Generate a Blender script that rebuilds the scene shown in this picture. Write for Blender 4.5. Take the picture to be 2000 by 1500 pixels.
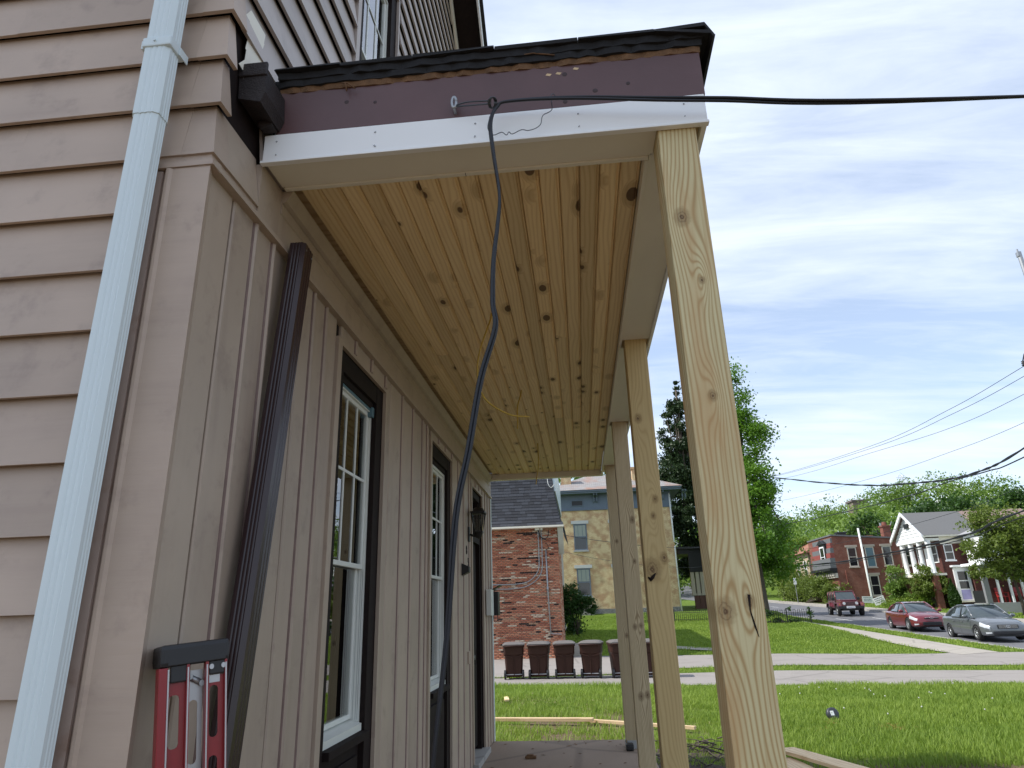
import bpy, bmesh, math, random
import numpy as np
from mathutils import Vector, Matrix
random.seed(7); rng = np.random.default_rng(7)
for o in list(bpy.data.objects): bpy.data.objects.remove(o)
S = bpy.context.scene; C = S.collection
K = 1.52                       # eye height above the porch slab (slab top is z = 0)

# ------------------------------------------------------------------ camera
def cam_axes(yaw, pitch, roll):
    cy, sy, cp, sp, cr, sr = math.cos(yaw), math.sin(yaw), math.cos(pitch), math.sin(pitch), math.cos(roll), math.sin(roll)
    f = Vector((sy*cp, cy*cp, sp)); r = Vector((cy, -sy, 0)); d = f.cross(r)
    return cr*r + sr*d, -sr*r + cr*d, f
r_, d_, f_ = cam_axes(math.radians(-5.2304), math.radians(18.8498), math.radians(1.7736))
cd = bpy.data.cameras.new('camera'); cam = bpy.data.objects.new('camera', cd); C.objects.link(cam)
cam.matrix_world = Matrix(((r_.x, -d_.x, -f_.x, 0), (r_.y, -d_.y, -f_.y, 0), (r_.z, -d_.z, -f_.z, K), (0, 0, 0, 1)))
cd.sensor_width = 36; cd.lens = 1296.2/2000*36; cd.clip_start = 0.05; cd.clip_end = 3000
S.camera = cam
# ------------------------------------------------------------------ light
SUN_EL = math.radians(50); SUN_DIR = Vector((-1, -0.10, 0)).normalized()      # towards the sun, horizontally
W = bpy.data.worlds.new('World'); S.world = W; W.use_nodes = True
SKY_STR, CLOUD = 0.125, 1.08
def build_world():
    nt = W.node_tree; nt.nodes.clear(); N = nt.nodes.new; L = nt.links.new
    out = N('ShaderNodeOutputWorld'); bg = N('ShaderNodeBackground'); sky = N('ShaderNodeTexSky')
    sky.sky_type = 'NISHITA'; sky.sun_disc = False; sky.sun_elevation = SUN_EL
    sky.sun_rotation = math.atan2(SUN_DIR.x, SUN_DIR.y); sky.altitude = 200; sky.air_density = 1.0; sky.dust_density = 0.3; sky.ozone_density = 1.5
    tc = N('ShaderNodeTexCoord'); sep = N('ShaderNodeSeparateXYZ'); L(tc.outputs['Generated'], sep.inputs[0])
    def M(op, a, b=0.0):
        n = N('ShaderNodeMath'); n.operation = op
        for i, v in enumerate((a, b)):
            if isinstance(v, (int, float)): n.inputs[i].default_value = v
            else: L(v, n.inputs[i])
        return n.outputs[0]
    zc = M('ADD', M('MAXIMUM', sep.outputs['Z'], 0.0), 0.18)
    cv = N('ShaderNodeCombineXYZ'); L(M('DIVIDE', sep.outputs['X'], zc), cv.inputs[0]); L(M('DIVIDE', sep.outputs['Y'], zc), cv.inputs[1])
    mp = N('ShaderNodeMapping'); L(cv.outputs[0], mp.inputs[0]); mp.inputs['Rotation'].default_value = (0, 0, math.radians(-28)); mp.inputs['Scale'].default_value = (0.75, 1.6, 1); mp.inputs['Location'].default_value = (0.35, 0.9, 0)
    n1 = N('ShaderNodeTexNoise'); n1.inputs['Scale'].default_value = 1.15; n1.inputs['Detail'].default_value = 9; n1.inputs['Roughness'].default_value = 0.55; n1.inputs['Distortion'].default_value = 0.35
    L(mp.outputs[0], n1.inputs['Vector'])
    mp2 = N('ShaderNodeMapping'); L(cv.outputs[0], mp2.inputs[0]); mp2.inputs['Rotation'].default_value = (0, 0, math.radians(-34)); mp2.inputs['Scale'].default_value = (0.9, 4.2, 1)
    n2 = N('ShaderNodeTexNoise'); n2.inputs['Scale'].default_value = 1.7; n2.inputs['Detail'].default_value = 8; n2.inputs['Roughness'].default_value = 0.62; n2.inputs['Distortion'].default_value = 0.6; L(mp2.outputs[0], n2.inputs['Vector'])
    rp = N('ShaderNodeValToRGB'); rp.color_ramp.elements[0].position = 0.40; rp.color_ramp.elements[1].position = 0.63
    L(M('ADD', M('MULTIPLY', n1.outputs['Fac'], 0.62), M('MULTIPLY', n2.outputs['Fac'], 0.40)), rp.inputs[0])
    sc = N('ShaderNodeVectorMath'); sc.operation = 'SCALE'; L(sky.outputs[0], sc.inputs[0]); sc.inputs[3].default_value = SKY_STR
    mx = N('ShaderNodeMix'); mx.data_type = 'RGBA'; mx.clamp_factor = True
    L(M('ADD', M('MULTIPLY', rp.outputs[0], 0.58), 0.34), mx.inputs[0]); L(sc.outputs[0], mx.inputs[6]); mx.inputs[7].default_value = (0.53*CLOUD, 0.585*CLOUD, 0.68*CLOUD, 1)
    L(mx.outputs[2], bg.inputs[0]); bg.inputs[1].default_value = 1.0
    L(bg.outputs[0], out.inputs[0])
build_world()
sd = bpy.data.lights.new('sun', 'SUN'); sd.energy = 3.0; sd.angle = math.radians(0.6); sd.color = (1, 0.955, 0.88)
so = bpy.data.objects.new('sun', sd); C.objects.link(so)
sv = Vector((SUN_DIR.x*math.cos(SUN_EL), SUN_DIR.y*math.cos(SUN_EL), math.sin(SUN_EL)))
so.rotation_euler = sv.to_track_quat('Z', 'Y').to_euler(); so.location = (-20, 0, 30)
S.view_settings.view_transform = 'Standard'; S.view_settings.look = 'None'; S.view_settings.exposure = 0.80; S.view_settings.gamma = 1
S.view_settings.use_curve_mapping = False
S.render.engine = 'CYCLES'

# ------------------------------------------------------------------ node helper
class G:
    def __init__(s, name):
        s.m = bpy.data.materials.new(name); s.m.use_nodes = True; s.nt = s.m.node_tree; s.nt.nodes.clear()
        s.out = s.n('ShaderNodeOutputMaterial'); s.b = s.n('ShaderNodeBsdfPrincipled'); s.nt.links.new(s.b.outputs[0], s.out.inputs[0])
    def n(s, t, **k):
        x = s.nt.nodes.new(t)
        for a, v in k.items(): setattr(x, a, v)
        return x
    def set(s, sock, v):
        if isinstance(v, bpy.types.NodeSocket): s.nt.links.new(v, sock)
        elif isinstance(v, (tuple, list)) and len(v) == 3 and sock.type == 'RGBA': sock.default_value = (*v, 1)
        else: sock.default_value = v
    def math(s, op, a, b=0.0, c=0.0):
        x = s.n('ShaderNodeMath', operation=op)
        for i, v in enumerate((a, b, c)): s.set(x.inputs[i], v)
        return x.outputs[0]
    def mix(s, f, a, b, mode='MIX'):
        x = s.n('ShaderNodeMix', data_type='RGBA', blend_type=mode); x.clamp_factor = True
        s.set(x.inputs[0], f); s.set(x.inputs[6], a); s.set(x.inputs[7], b); return x.outputs[2]
    def ss(s, v, lo, hi):      # smoothstep 0..1
        x = s.n('ShaderNodeMapRange', interpolation_type='SMOOTHSTEP'); s.set(x.inputs[0], v); s.set(x.inputs[1], lo); s.set(x.inputs[2], hi); return x.outputs[0]
    def coord(s, which='Object', scale=(1, 1, 1), rnd=0.0, loc=(0, 0, 0)):
        tc = s.n('ShaderNodeTexCoord'); mp = s.n('ShaderNodeMapping'); s.nt.links.new(tc.outputs[which], mp.inputs[0])
        mp.inputs['Scale'].default_value = scale; mp.inputs['Location'].default_value = loc
        if rnd:
            oi = s.n('ShaderNodeObjectInfo'); cx = s.n('ShaderNodeCombineXYZ')
            for i, k in enumerate((1.0, 1.7, 2.3)): s.set(cx.inputs[i], s.math('MULTIPLY', oi.outputs['Random'], rnd*k))
            s.nt.links.new(cx.outputs[0], mp.inputs['Location'])
        return mp.outputs[0]
    def noise(s, v, scale=5, detail=4, rough=0.55, dist=0):
        x = s.n('ShaderNodeTexNoise'); s.set(x.inputs['Vector'], v); x.inputs['Scale'].default_value = scale
        x.inputs['Detail'].default_value = detail; x.inputs['Roughness'].default_value = rough; x.inputs['Distortion'].default_value = dist
        return x.outputs['Fac']
    def bump(s, h, strength=0.3, dist=0.01):
        x = s.n('ShaderNodeBump'); x.inputs['Strength'].default_value = strength; x.inputs['Distance'].default_value = dist
        s.set(x.inputs['Height'], h); s.nt.links.new(x.outputs[0], s.b.inputs['Normal'])
    def fin(s, col, rough=0.6, metal=0.0, spec=0.5, coat=0.0):
        s.set(s.b.inputs['Base Color'], col); s.set(s.b.inputs['Roughness'], rough); s.set(s.b.inputs['Metallic'], metal)
        s.b.inputs['Specular IOR Level'].default_value = spec; s.b.inputs['Coat Weight'].default_value = coat
        return s.m
    def rand(s): return s.n('ShaderNodeObjectInfo').outputs['Random']
    def tone(s): return s.n('ShaderNodeAttribute', attribute_name='tone').outputs['Fac']
def flat(name, c, rough=0.6, metal=0, var=0.12, scale=6, spec=0.5, coat=0, bump=0.0):
    g = G(name); n = g.noise(g.coord(), scale, 5)
    dk = tuple(v*(1-var) for v in c); lt = tuple(min(1, v*(1+var)) for v in c)
    if bump: g.bump(g.noise(g.coord(), scale*8, 3), bump, 0.01)
    return g.fin(g.mix(n, dk, lt), rough, metal, spec, coat)
def paint_siding(name, c, dirt, streak_axis='z'):
    g = G(name); sc = {'z': (9, 9, 0.7), 'x': (0.7, 9, 9), 'n': (2, 2, 2)}[streak_axis]
    st = g.noise(g.coord('Object', sc, 9.0), 1.0, 5, 0.6); cl = g.noise(g.coord('Object', (1, 1, 1), 5.0), 2.3, 4)
    col = g.mix(g.math('MULTIPLY', g.ss(st, 0.45, 0.80), 0.55), c, dirt); col = g.mix(g.math('MULTIPLY', g.ss(cl, 0.35, 0.70), 0.6), col, tuple(v*1.17 for v in c)); c2 = g.noise(g.coord('Object', (1, 1, 1), 8.0), 7.0, 5, 0.65); col = g.mix(g.math('MULTIPLY', g.ss(c2, 0.52, 0.75), 0.45), col, tuple(v*0.82 for v in dirt))
    sp = g.noise(g.coord('Object', (1, 1, 1), 3.0), 60, 2); col = g.mix(g.math('MULTIPLY', g.ss(sp, 0.70, 0.78), 0.5), col, (0.45, 0.36, 0.3))
    gr = g.math('MULTIPLY', g.math('SUBTRACT', g.rand(), 0.5), 0.16)
    hs = g.n('ShaderNodeHueSaturation'); g.set(hs.inputs['Color'], col); g.set(hs.inputs['Value'], g.math('ADD', 1.0, gr))
    g.bump(g.noise(g.coord('Object', tuple(v*6 for v in sc)), 1.0, 3), 0.08, 0.01)
    return g.fin(hs.outputs[0], 0.5)
def wood(name, light, dark, axis, knots=None, auto_knots=0.0, fs=55, stain=None, contrast=1.0):
    g = G(name); ai = 'XYZ'.index(axis)
    v = g.coord('Object', (1, 1, 1), 7.0 if knots is None else 0.0); sp = g.n('ShaderNodeSeparateXYZ'); g.set(sp.inputs[0], v)
    oth = [i for i in range(3) if i != ai]
    u = sp.outputs[oth[0]]; w = sp.outputs[oth[1]]; a = sp.outputs[ai]
    tc0 = g.n('ShaderNodeTexCoord'); s0 = g.n('ShaderNodeSeparateXYZ'); g.set(s0.inputs[0], tc0.outputs['Object']); lu = s0.outputs[oth[0]]; la = s0.outputs[ai]
    ls = [3.0, 3.0, 3.0]; ls[ai] = 0.55; low = g.noise(g.coord('Object', tuple(ls), 7.0 if knots is None else 0), 1.4, 2)
    phase = g.math('ADD', g.math('MULTIPLY', low, 16.0), g.math('MULTIPLY', g.math('ADD', lu, g.math('MULTIPLY', w, 0.5)), float(fs)))
    kmask = None; ring = None
    if knots:
        for (ku, ka, kr) in knots:
            dx = g.math('SUBTRACT', lu, ku); dz = g.math('MULTIPLY', g.math('SUBTRACT', la, ka), 0.72)
            d = g.math('SQRT', g.math('ADD', g.math('MULTIPLY', dx, dx), g.math('MULTIPLY', dz, dz)))
            d = g.math('ADD', d, g.math('MULTIPLY', g.math('SUBTRACT', g.noise(g.coord(), 70, 3), 0.5), kr*0.9))
            dl = g.math('MULTIPLY', dz, 0.4); dd = g.math('ADD', g.math('MULTIPLY', dx, dx), g.math('MULTIPLY', dl, dl))
            bump = g.math('MULTIPLY', g.math('EXPONENT', g.math('MULTIPLY', dd, -1.0/(2*(kr*2.0)**2))), 9.0 if ku < 0 else -9.0)
            phase = g.math('ADD', phase, bump)
            k = g.math('MULTIPLY', g.math('SUBTRACT', 1.0, g.ss(d, kr*0.70, kr*1.05)), g.math('ADD', 0.55, g.math('MULTIPLY', 0.45, g.math('SINE', g.math('MULTIPLY', d, 8.0/kr))))); kmask = k if kmask is None else g.math('MAXIMUM', kmask, k)
            r = g.math('MULTIPLY', g.math('SUBTRACT', 1.0, g.ss(d, kr*1.15, kr*2.0)), 0.6); ring = r if ring is None else g.math('MAXIMUM', ring, r)
    elif auto_knots:
        vs = [8.5, 8.5, 8.5]; vs[ai] = 4.2; vs[oth[1]] = 0.0
        vo = g.n('ShaderNodeTexVoronoi', feature='F1', distance='EUCLIDEAN'); g.set(vo.inputs['Vector'], g.coord('Object', tuple(vs), 7.0)); vo.inputs['Scale'].default_value = 1
        cs = g.n('ShaderNodeSeparateColor'); g.set(cs.inputs[0], vo.outputs['Color'])
        kr = g.math('MULTIPLY', g.ss(cs.outputs[0], 1-auto_knots, 1.2), 0.25); d = vo.outputs['Distance']
        d = g.math('ADD', d, g.math('MULTIPLY', g.math('SUBTRACT', low, 0.5), 0.06))
        kmask = g.math('MULTIPLY', g.ss(g.math('SUBTRACT', kr, d), -0.015, 0.02), g.math('GREATER_THAN', kr, 0.012))
        ring = g.math('MULTIPLY', g.ss(g.math('SUBTRACT', g.math('MULTIPLY', kr, 2.1), d), -0.05, 0.15), 0.5)
        phase = g.math('ADD', phase, g.math('MULTIPLY', ring, 8.0))
    sn = g.math('MULTIPLY', g.math('ADD', g.math('SINE', g.math('MULTIPLY', phase, 2.2)), 1.0), 0.5)
    sn = g.math('POWER', sn, 2.6)
    fsx = [120.0]*3; fsx[ai] = 2.2; fine = g.noise(g.coord('Object', tuple(fsx), 7.0), 1.0, 3, 0.6)
    big = [2.2]*3; big[ai] = 0.5; bg = g.noise(g.coord('Object', tuple(big), 11.0), 1.0, 3)
    lt2 = tuple(a*0.80+b*0.20 for a, b in zip(light, dark))
    col = g.mix(g.ss(bg, 0.35, 0.7), light, lt2)
    col = g.mix(g.math('MULTIPLY', g.math('MULTIPLY', sn, g.math('ADD', 0.45, g.math('MULTIPLY', bg, 0.9))), 0.80*contrast), col, dark)
    col = g.mix(g.math('MULTIPLY', g.ss(fine, 0.4, 0.8), 0.40*contrast), col, dark)
    if stain:
        col = g.mix(g.math('MULTIPLY', g.ss(g.noise(g.coord('Object', (4, 4, 0.9), 0, (3.1, 0, 0.4)), 1.2, 4), 0.50, 0.66), 0.6), col, stain)
    if ring is not None: col = g.mix(ring, col, tuple(v*0.72 for v in dark))
    if kmask is not None: col = g.mix(g.math('MULTIPLY', kmask, 0.88), col, g.mix(fine, (0.045, 0.020, 0.010), (0.14, 0.065, 0.03)))
    hs = g.n('ShaderNodeHueSaturation'); g.set(hs.inputs['Color'], col); hs.inputs['Hue'].default_value = 0.5
    g.set(hs.inputs['Value'], g.math('ADD', 0.86 if knots is None else 1.0, g.math('MULTIPLY', g.rand(), 0.26 if knots is None else 0.0)))
    g.bump(g.math('ADD', sn, fine), 0.12, 0.004)
    return g.fin(hs.outputs[0], 0.62, 0, 0.35)
def leafmat(name, dark, light, rough=0.5, trans=0.35):
    g = G(name); t = g.tone(); nz = g.noise(g.coord('Object', (1, 1, 1)), 0.7, 3)
    f = g.math('ADD', g.math('MULTIPLY', t, 0.6), g.math('MULTIPLY', nz, 0.5)); col = g.mix(f, dark, light)
    m = g.fin(col, rough, 0, 0.3)
    tr = g.n('ShaderNodeBsdfTranslucent'); g.set(tr.inputs[0], g.mix(0.35, col, (light[0]*1.2, light[1]*1.3, light[2]*0.6)))
    ms = g.n('ShaderNodeMixShader'); ms.inputs[0].default_value = trans
    g.nt.links.new(g.b.outputs[0], ms.inputs[1]); g.nt.links.new(tr.outputs[0], ms.inputs[2]); g.nt.links.new(ms.outputs[0], g.out.inputs[0])
    return m
def brickmat(name, c1, c2, mortar, wear=None, swap=False, wamt=0.5):
    g = G(name); tc = g.n('ShaderNodeTexCoord'); sp = g.n('ShaderNodeSeparateXYZ'); g.set(sp.inputs[0], tc.outputs['Object'])
    cx = g.n('ShaderNodeCombineXYZ'); g.set(cx.inputs[0], g.math('ADD', sp.outputs[0], sp.outputs[1])); g.set(cx.inputs[1], sp.outputs[2])
    b = g.n('ShaderNodeTexBrick'); g.set(b.inputs['Vector'], cx.outputs[0]); b.inputs['Scale'].default_value = 1; b.inputs['Brick Width'].default_value = 0.21; b.inputs['Row Height'].default_value = 0.075
    b.inputs['Mortar Size'].default_value = 0.008; g.set(b.inputs['Color1'], c1); g.set(b.inputs['Color2'], c2); g.set(b.inputs['Mortar'], mortar); b.inputs['Bias'].default_value = 0.0
    col = b.outputs['Color']
    if wear:
        w = g.math('MULTIPLY', g.noise(cx.outputs[0], 1.9, 3), g.noise(cx.outputs[0], 24, 5, 0.8)); col = g.mix(g.math('MULTIPLY', g.ss(w, 0.215, 0.30), wamt), col, wear)
    col = g.mix(g.math('MULTIPLY', g.ss(g.noise(cx.outputs[0], 0.8, 5), 0.4, 0.75), 0.3), col, tuple(v*0.6 for v in c1))
    g.bump(g.math('SUBTRACT', 1.0, b.outputs['Fac']), 0.5, 0.008)
    return g.fin(col, 0.85, 0, 0.2)

MT = {}
MT['tan'] = paint_siding('tan_siding_paint', (0.395, 0.315, 0.248), (0.28, 0.205, 0.17), 'z')
MT['tanx'] = paint_siding('tan_clapboard_paint', (0.435, 0.338, 0.268), (0.33, 0.245, 0.20), 'x')
MT['taupe'] = paint_siding('upper_siding_paint', (0.46, 0.40, 0.365), (0.38, 0.32, 0.29), 'n')
MT['bark'] = flat('grey_bark', (0.085, 0.068, 0.052), 0.9, 0, 0.5, 14, bump=0.6)
MT['knot'] = flat('painted_knot', (0.045, 0.024, 0.024), 0.6)
MT['mauve'] = flat('dark_groove_paint', (0.20, 0.135, 0.115), 0.7, 0, 0.4, 20)  # darker mauve for the dip in front of each siding bead
MT['rust'] = paint_siding('weathered_corner_paint', (0.40, 0.31, 0.265), (0.27, 0.13, 0.07), 'z')
MT['brown'] = flat('brown_fascia_paint', (0.105, 0.052, 0.052), 0.45, 0, 0.3, 3, bump=0.1)
MT['dark'] = flat('dark_brown_trim_paint', (0.015, 0.009, 0.008), 0.75, 0, 0.5, 30, 0.2)
MT['white'] = flat('white_trim_paint', (0.87, 0.88, 0.88), 0.5, 0, 0.03, 3)
MT['soffit'] = flat('primed_white_board', (0.80, 0.76, 0.65), 0.6, 0, 0.06, 4)
MT['spout'] = flat('white_aluminium', (0.66, 0.75, 0.77), 0.35, 0, 0.04, 2)
MT['dspout'] = flat('dark_brown_aluminium', (0.030, 0.015, 0.016), 0.28, 0, 0.2, 3)
MT['black'] = flat('black_plastic', (0.012, 0.012, 0.014), 0.45)
MT['rubber'] = flat('black_cable_rubber', (0.010, 0.012, 0.018), 0.5)
MT['grey'] = flat('galvanised_metal', (0.36, 0.37, 0.38), 0.45, 0.7, 0.15, 20)
MT['wire'] = flat('steel_wire', (0.08, 0.09, 0.10), 0.4, 0.6)
MT['romex'] = flat('yellow_cable_jacket', (0.50, 0.33, 0.04), 0.45)
MT['ceil'] = wood('knotty_pine', (0.90, 0.71, 0.42), (0.62, 0.41, 0.19), 'Y', None, 0.95, 120, contrast=0.6)
MT['tar'] = flat('black_tar_shingle', (0.010, 0.010, 0.012), 0.75, 0, 0.6, 60, bump=0.5)
MT['rot'] = flat('rotten_roof_edge_wood', (0.16, 0.085, 0.04), 0.9, 0, 0.7, 25, bump=0.5)
MT['lumber'] = wood('fresh_cut_lumber', (0.72, 0.54, 0.33), (0.50, 0.33, 0.17), 'X', None, 0.3, 40)
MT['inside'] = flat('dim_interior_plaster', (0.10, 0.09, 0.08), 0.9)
MT['vinyl'] = flat('white_vinyl', (0.70, 0.72, 0.68), 0.35, 0, 0.03)
MT['tape'] = flat('blue_flashing_tape', (0.10, 0.19, 0.23), 0.4)
MT['redl'] = flat('red_fibreglass', (0.24, 0.013, 0.018), 0.35, 0, 0.15, 12)
MT['alu'] = flat('bare_aluminium', (0.42, 0.42, 0.43), 0.35, 0.6, 0.08)
def glassmat(name, boost=2.0):
    g = G(name); fr = g.n('ShaderNodeFresnel'); fr.inputs[0].default_value = 1.5
    gl = g.n('ShaderNodeBsdfGlossy'); gl.inputs['Roughness'].default_value = 0.004; tr = g.n('ShaderNodeBsdfTransparent'); tr.inputs[0].default_value = (0.82, 0.86, 0.84, 1)
    mx = g.n('ShaderNodeMixShader'); g.set(mx.inputs[0], g.math('MINIMUM', g.math('MULTIPLY', fr.outputs[0], boost), 1.0))
    g.nt.links.new(tr.outputs[0], mx.inputs[1]); g.nt.links.new(gl.outputs[0], mx.inputs[2]); g.nt.links.new(mx.outputs[0], g.out.inputs[0]); return g.m
MT['glass'] = glassmat('window_glass')
MT['farglass'] = flat('dark_far_glass', (0.016, 0.018, 0.022), 0.06, 0, 0.3, 3, 0.8)
MT['carglass'] = flat('tinted_car_glass', (0.05, 0.065, 0.07), 0.04, 0, 0.1, 1, 1.0)

# ------------------------------------------------------------------ mesh helper
class MB:
    def __init__(s): s.v = []; s.f = []; s.mi = []; s.sm = []
    def add(s, vs, fs, m=0, smooth=False):
        o = len(s.v); s.v += [tuple(p) for p in vs]
        for f in fs: s.f.append(tuple(o+i for i in f)); s.mi.append(m); s.sm.append(smooth)
        return s
    def box(s, x0, x1, y0, y1, z0, z1, m=0):
        return s.add([(x0,y0,z0),(x1,y0,z0),(x1,y1,z0),(x0,y1,z0),(x0,y0,z1),(x1,y0,z1),(x1,y1,z1),(x0,y1,z1)],
                     [(0,3,2,1),(4,5,6,7),(0,1,5,4),(1,2,6,5),(2,3,7,6),(3,0,4,7)], m)
    def bbox(s, x0, x1, y0, y1, z0, z1, b=0.006, m=0):   # bevelled box
        bm = bmesh.new(); bmesh.ops.create_cube(bm, size=1)
        for v in bm.verts: v.co = ((x0+x1)/2+v.co.x*(x1-x0), (y0+y1)/2+v.co.y*(y1-y0), (z0+z1)/2+v.co.z*(z1-z0))
        bmesh.ops.bevel(bm, geom=list(bm.edges), offset=b, segments=2, affect='EDGES', profile=0.6); s.bm(bm, m); return s
    def bm(s, bm, m=0, smooth=False):
        bm.verts.index_update(); s.add([v.co[:] for v in bm.verts], [[v.index for v in f.verts] for f in bm.faces], m, smooth); bm.free(); return s
    def prism(s, poly, axis, a0, a1, m=0):               # poly in the two other axes, ccw or not
        n = len(poly); ins = {'x': lambda a, p: (a, p[0], p[1]), 'y': lambda a, p: (p[0], a, p[1]), 'z': lambda a, p: (p[0], p[1], a)}[axis]
        vs = [ins(a0, p) for p in poly]+[ins(a1, p) for p in poly]
        return s.add(vs, [tuple(range(n))[::-1], tuple(range(n, 2*n))]+[(i, (i+1) % n, n+(i+1) % n, n+i) for i in range(n)], m)
    def tube(s, pts, r, n=6, m=0, smooth=True, caps=True):
        pts = [Vector(p) for p in pts]; rr = r if isinstance(r, (list, tuple)) else [r]*len(pts); vs = []; fs = []; up = None
        for i, p in enumerate(pts):
            t = (pts[min(i+1, len(pts)-1)]-pts[max(i-1, 0)])
            t = t.normalized() if t.length > 1e-9 else Vector((0, 0, 1))
            if up is None: up = Vector((0, 0, 1)) if abs(t.z) < 0.9 else Vector((1, 0, 0))
            a = t.cross(up).normalized(); b = a.cross(t).normalized(); up = b
            for k in range(n): an = 2*math.pi*k/n; vs.append(p+(a*math.cos(an)+b*math.sin(an))*rr[i])
        for i in range(len(pts)-1):
            for k in range(n): fs.append((i*n+k, i*n+(k+1) % n, (i+1)*n+(k+1) % n, (i+1)*n+k))
        if caps: fs += [tuple(range(n))[::-1], tuple(range((len(pts)-1)*n, len(pts)*n))]
        return s.add(vs, fs, m, smooth)
    def cyl(s, a, b, r, n=16, m=0, r2=None, smooth=False): return s.tube([a, b], [r, r if r2 is None else r2], n, m, smooth)
    def lathe(s, prof, c, n=20, m=0, smooth=True):       # prof [(r,z)], axis z
        vs = []; fs = []
        for r, z in prof:
            for k in range(n): an = 2*math.pi*k/n; vs.append((c[0]+r*math.cos(an), c[1]+r*math.sin(an), c[2]+z))
        for i in range(len(prof)-1):
            for k in range(n): fs.append((i*n+k, i*n+(k+1) % n, (i+1)*n+(k+1) % n, (i+1)*n+k))
        return s.add(vs, fs, m, smooth)
    def mesh(s, name, mats):
        me = bpy.data.meshes.new(name); me.from_pydata(s.v, [], s.f); me.update()
        for m in (mats if isinstance(mats, (list, tuple)) else [mats]): me.materials.append(m)
        me.polygons.foreach_set('material_index', s.mi); me.polygons.foreach_set('use_smooth', s.sm)
        bm = bmesh.new(); bm.from_mesh(me); bmesh.ops.recalc_face_normals(bm, faces=bm.faces); bm.to_mesh(me); bm.free()
        return me
    def obj(s, name, mats, parent=None, **k): return link(name, s.mesh(name, mats), parent, **k)
def link(name, me, parent=None, loc=None, **k):
    o = bpy.data.objects.new(name, me); C.objects.link(o)
    if parent is not None: o.parent = parent
    if loc is not None: o.location = loc
    elif parent is not None: o.location = -wloc(parent)   # meshes are written in the root's frame
    for a, v in k.items(): o[a] = v
    return o
def wloc(p):                                              # a child of an empty is written in world axes; deeper children keep their parent's frame
    return Vector(p.location) if p.type == 'EMPTY' and not p.get('_local') else Vector((0, 0, 0))
def thing(name, label, cat, loc=(0, 0, 0), rz=0.0, group=None, local=False):
    o = bpy.data.objects.new(name, None); C.objects.link(o); o.location = loc; o.rotation_euler = (0, 0, rz); o.empty_display_size = 0.2
    o['label'] = label; o['category'] = cat
    if group: o['group'] = group
    if local: o['_local'] = 1
    return o
def tag(o, label, cat, group=None, kind=None):
    o['label'] = label; o['category'] = cat
    if group: o['group'] = group
    if kind: o['kind'] = kind
    return o
def struct(o, label): o['label'] = label; o['kind'] = 'structure'; return o
def spline(pts, n=8):                                     # Catmull-Rom
    P = [Vector(p) for p in pts]; P = [P[0]*2-P[1]]+P+[P[-1]*2-P[-2]]; out = []
    for i in range(1, len(P)-2):
        for k in range(n):
            t = k/n; a, b, c, d = P[i-1], P[i], P[i+1], P[i+2]
            out.append(0.5*((2*b)+(c-a)*t+(2*a-5*b+4*c-d)*t*t+(3*b-a-3*c+d)*t**3))
    out.append(P[-2]); return out
def npmesh(name, V, F, mat, tone=None, smooth=False):
    me = bpy.data.meshes.new(name); nv, nf, k = len(V), len(F), F.shape[1]
    me.vertices.add(nv); me.vertices.foreach_set('co', V.astype(np.float32).ravel())
    me.loops.add(nf*k); me.loops.foreach_set('vertex_index', F.astype(np.int32).ravel())
    me.polygons.add(nf); me.polygons.foreach_set('loop_start', np.arange(0, nf*k, k, dtype=np.int32)); me.polygons.foreach_set('loop_total', np.full(nf, k, np.int32))
    if smooth: me.polygons.foreach_set('use_smooth', np.ones(nf, bool))
    if tone is not None:
        a = me.attributes.new('tone', 'FLOAT', 'FACE'); a.data.foreach_set('value', np.asarray(tone, np.float32))
    me.materials.append(mat); me.update(calc_edges=True); me.validate(); return me

# ------------------------------------------------------------------ terrain
def sstep(t): t = np.clip(t, 0, 1); return t*t*(3-2*t)
def T_street(y): return -0.48+0.0305*np.maximum(0.0, y-24.5)
def H(x, y):
    x = np.asarray(x, float); y = np.asarray(y, float)
    st = T_street(np.minimum(y, 130))
    lot = -0.48+0.86*sstep((y-29)/16)+0.75*sstep((y-44.5)/5)+0.03*np.maximum(0, np.minimum(y, 130)-50)
    lot = lot+0.42*np.exp(-((y-36.5)/4)**2)*sstep((3-x)/4)
    w = sstep((x-12.6)/1.6); h = lot*(1-w)+st*w
    hill = sstep((y-105)/130)*(9+17*sstep((x-25)/85)+3*np.sin(x*0.045+1.0)-9*sstep((x-114)/20))
    return h+hill
def h1(x, y): return float(H(x, y))
g = G('lawn_and_soil'); v = g.coord('Object'); a = g.noise(v, 0.55, 5, 0.6); b = g.noise(v, 5, 5, 0.7); c3 = g.noise(v, 34, 4, 0.7)
gc = g.mix(c3, (0.045, 0.090, 0.012), (0.150, 0.225, 0.035)); gc = g.mix(g.math('MULTIPLY', g.ss(b, 0.4, 0.75), 0.55), gc, (0.20, 0.24, 0.05))
soil = g.mix(c3, (0.055, 0.038, 0.024), (0.26, 0.195, 0.125)); 
sp = g.n('ShaderNodeSeparateXYZ'); g.set(sp.inputs[0], v)
near = g.math('MULTIPLY', g.math('SUBTRACT', 1.0, g.ss(sp.outputs[1], 15.0, 19.5)), g.math('SUBTRACT', 1.0, g.ss(sp.outputs[0], 1.2, 2.8)))
bare = g.math('MULTIPLY', g.ss(g.math('ADD', a, g.math('MULTIPLY', b, 0.25)), 0.52, 0.66), near)
under = g.math('SUBTRACT', 1.0, g.ss(sp.outputs[1], 9.6, 10.8))
bare = g.math('MAXIMUM', bare, under); g.bump(g.math('ADD', c3, b), 0.7, 0.05)
MT['lawn'] = g.fin(g.mix(bare, gc, soil), 0.95, 0, 0.1)
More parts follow.
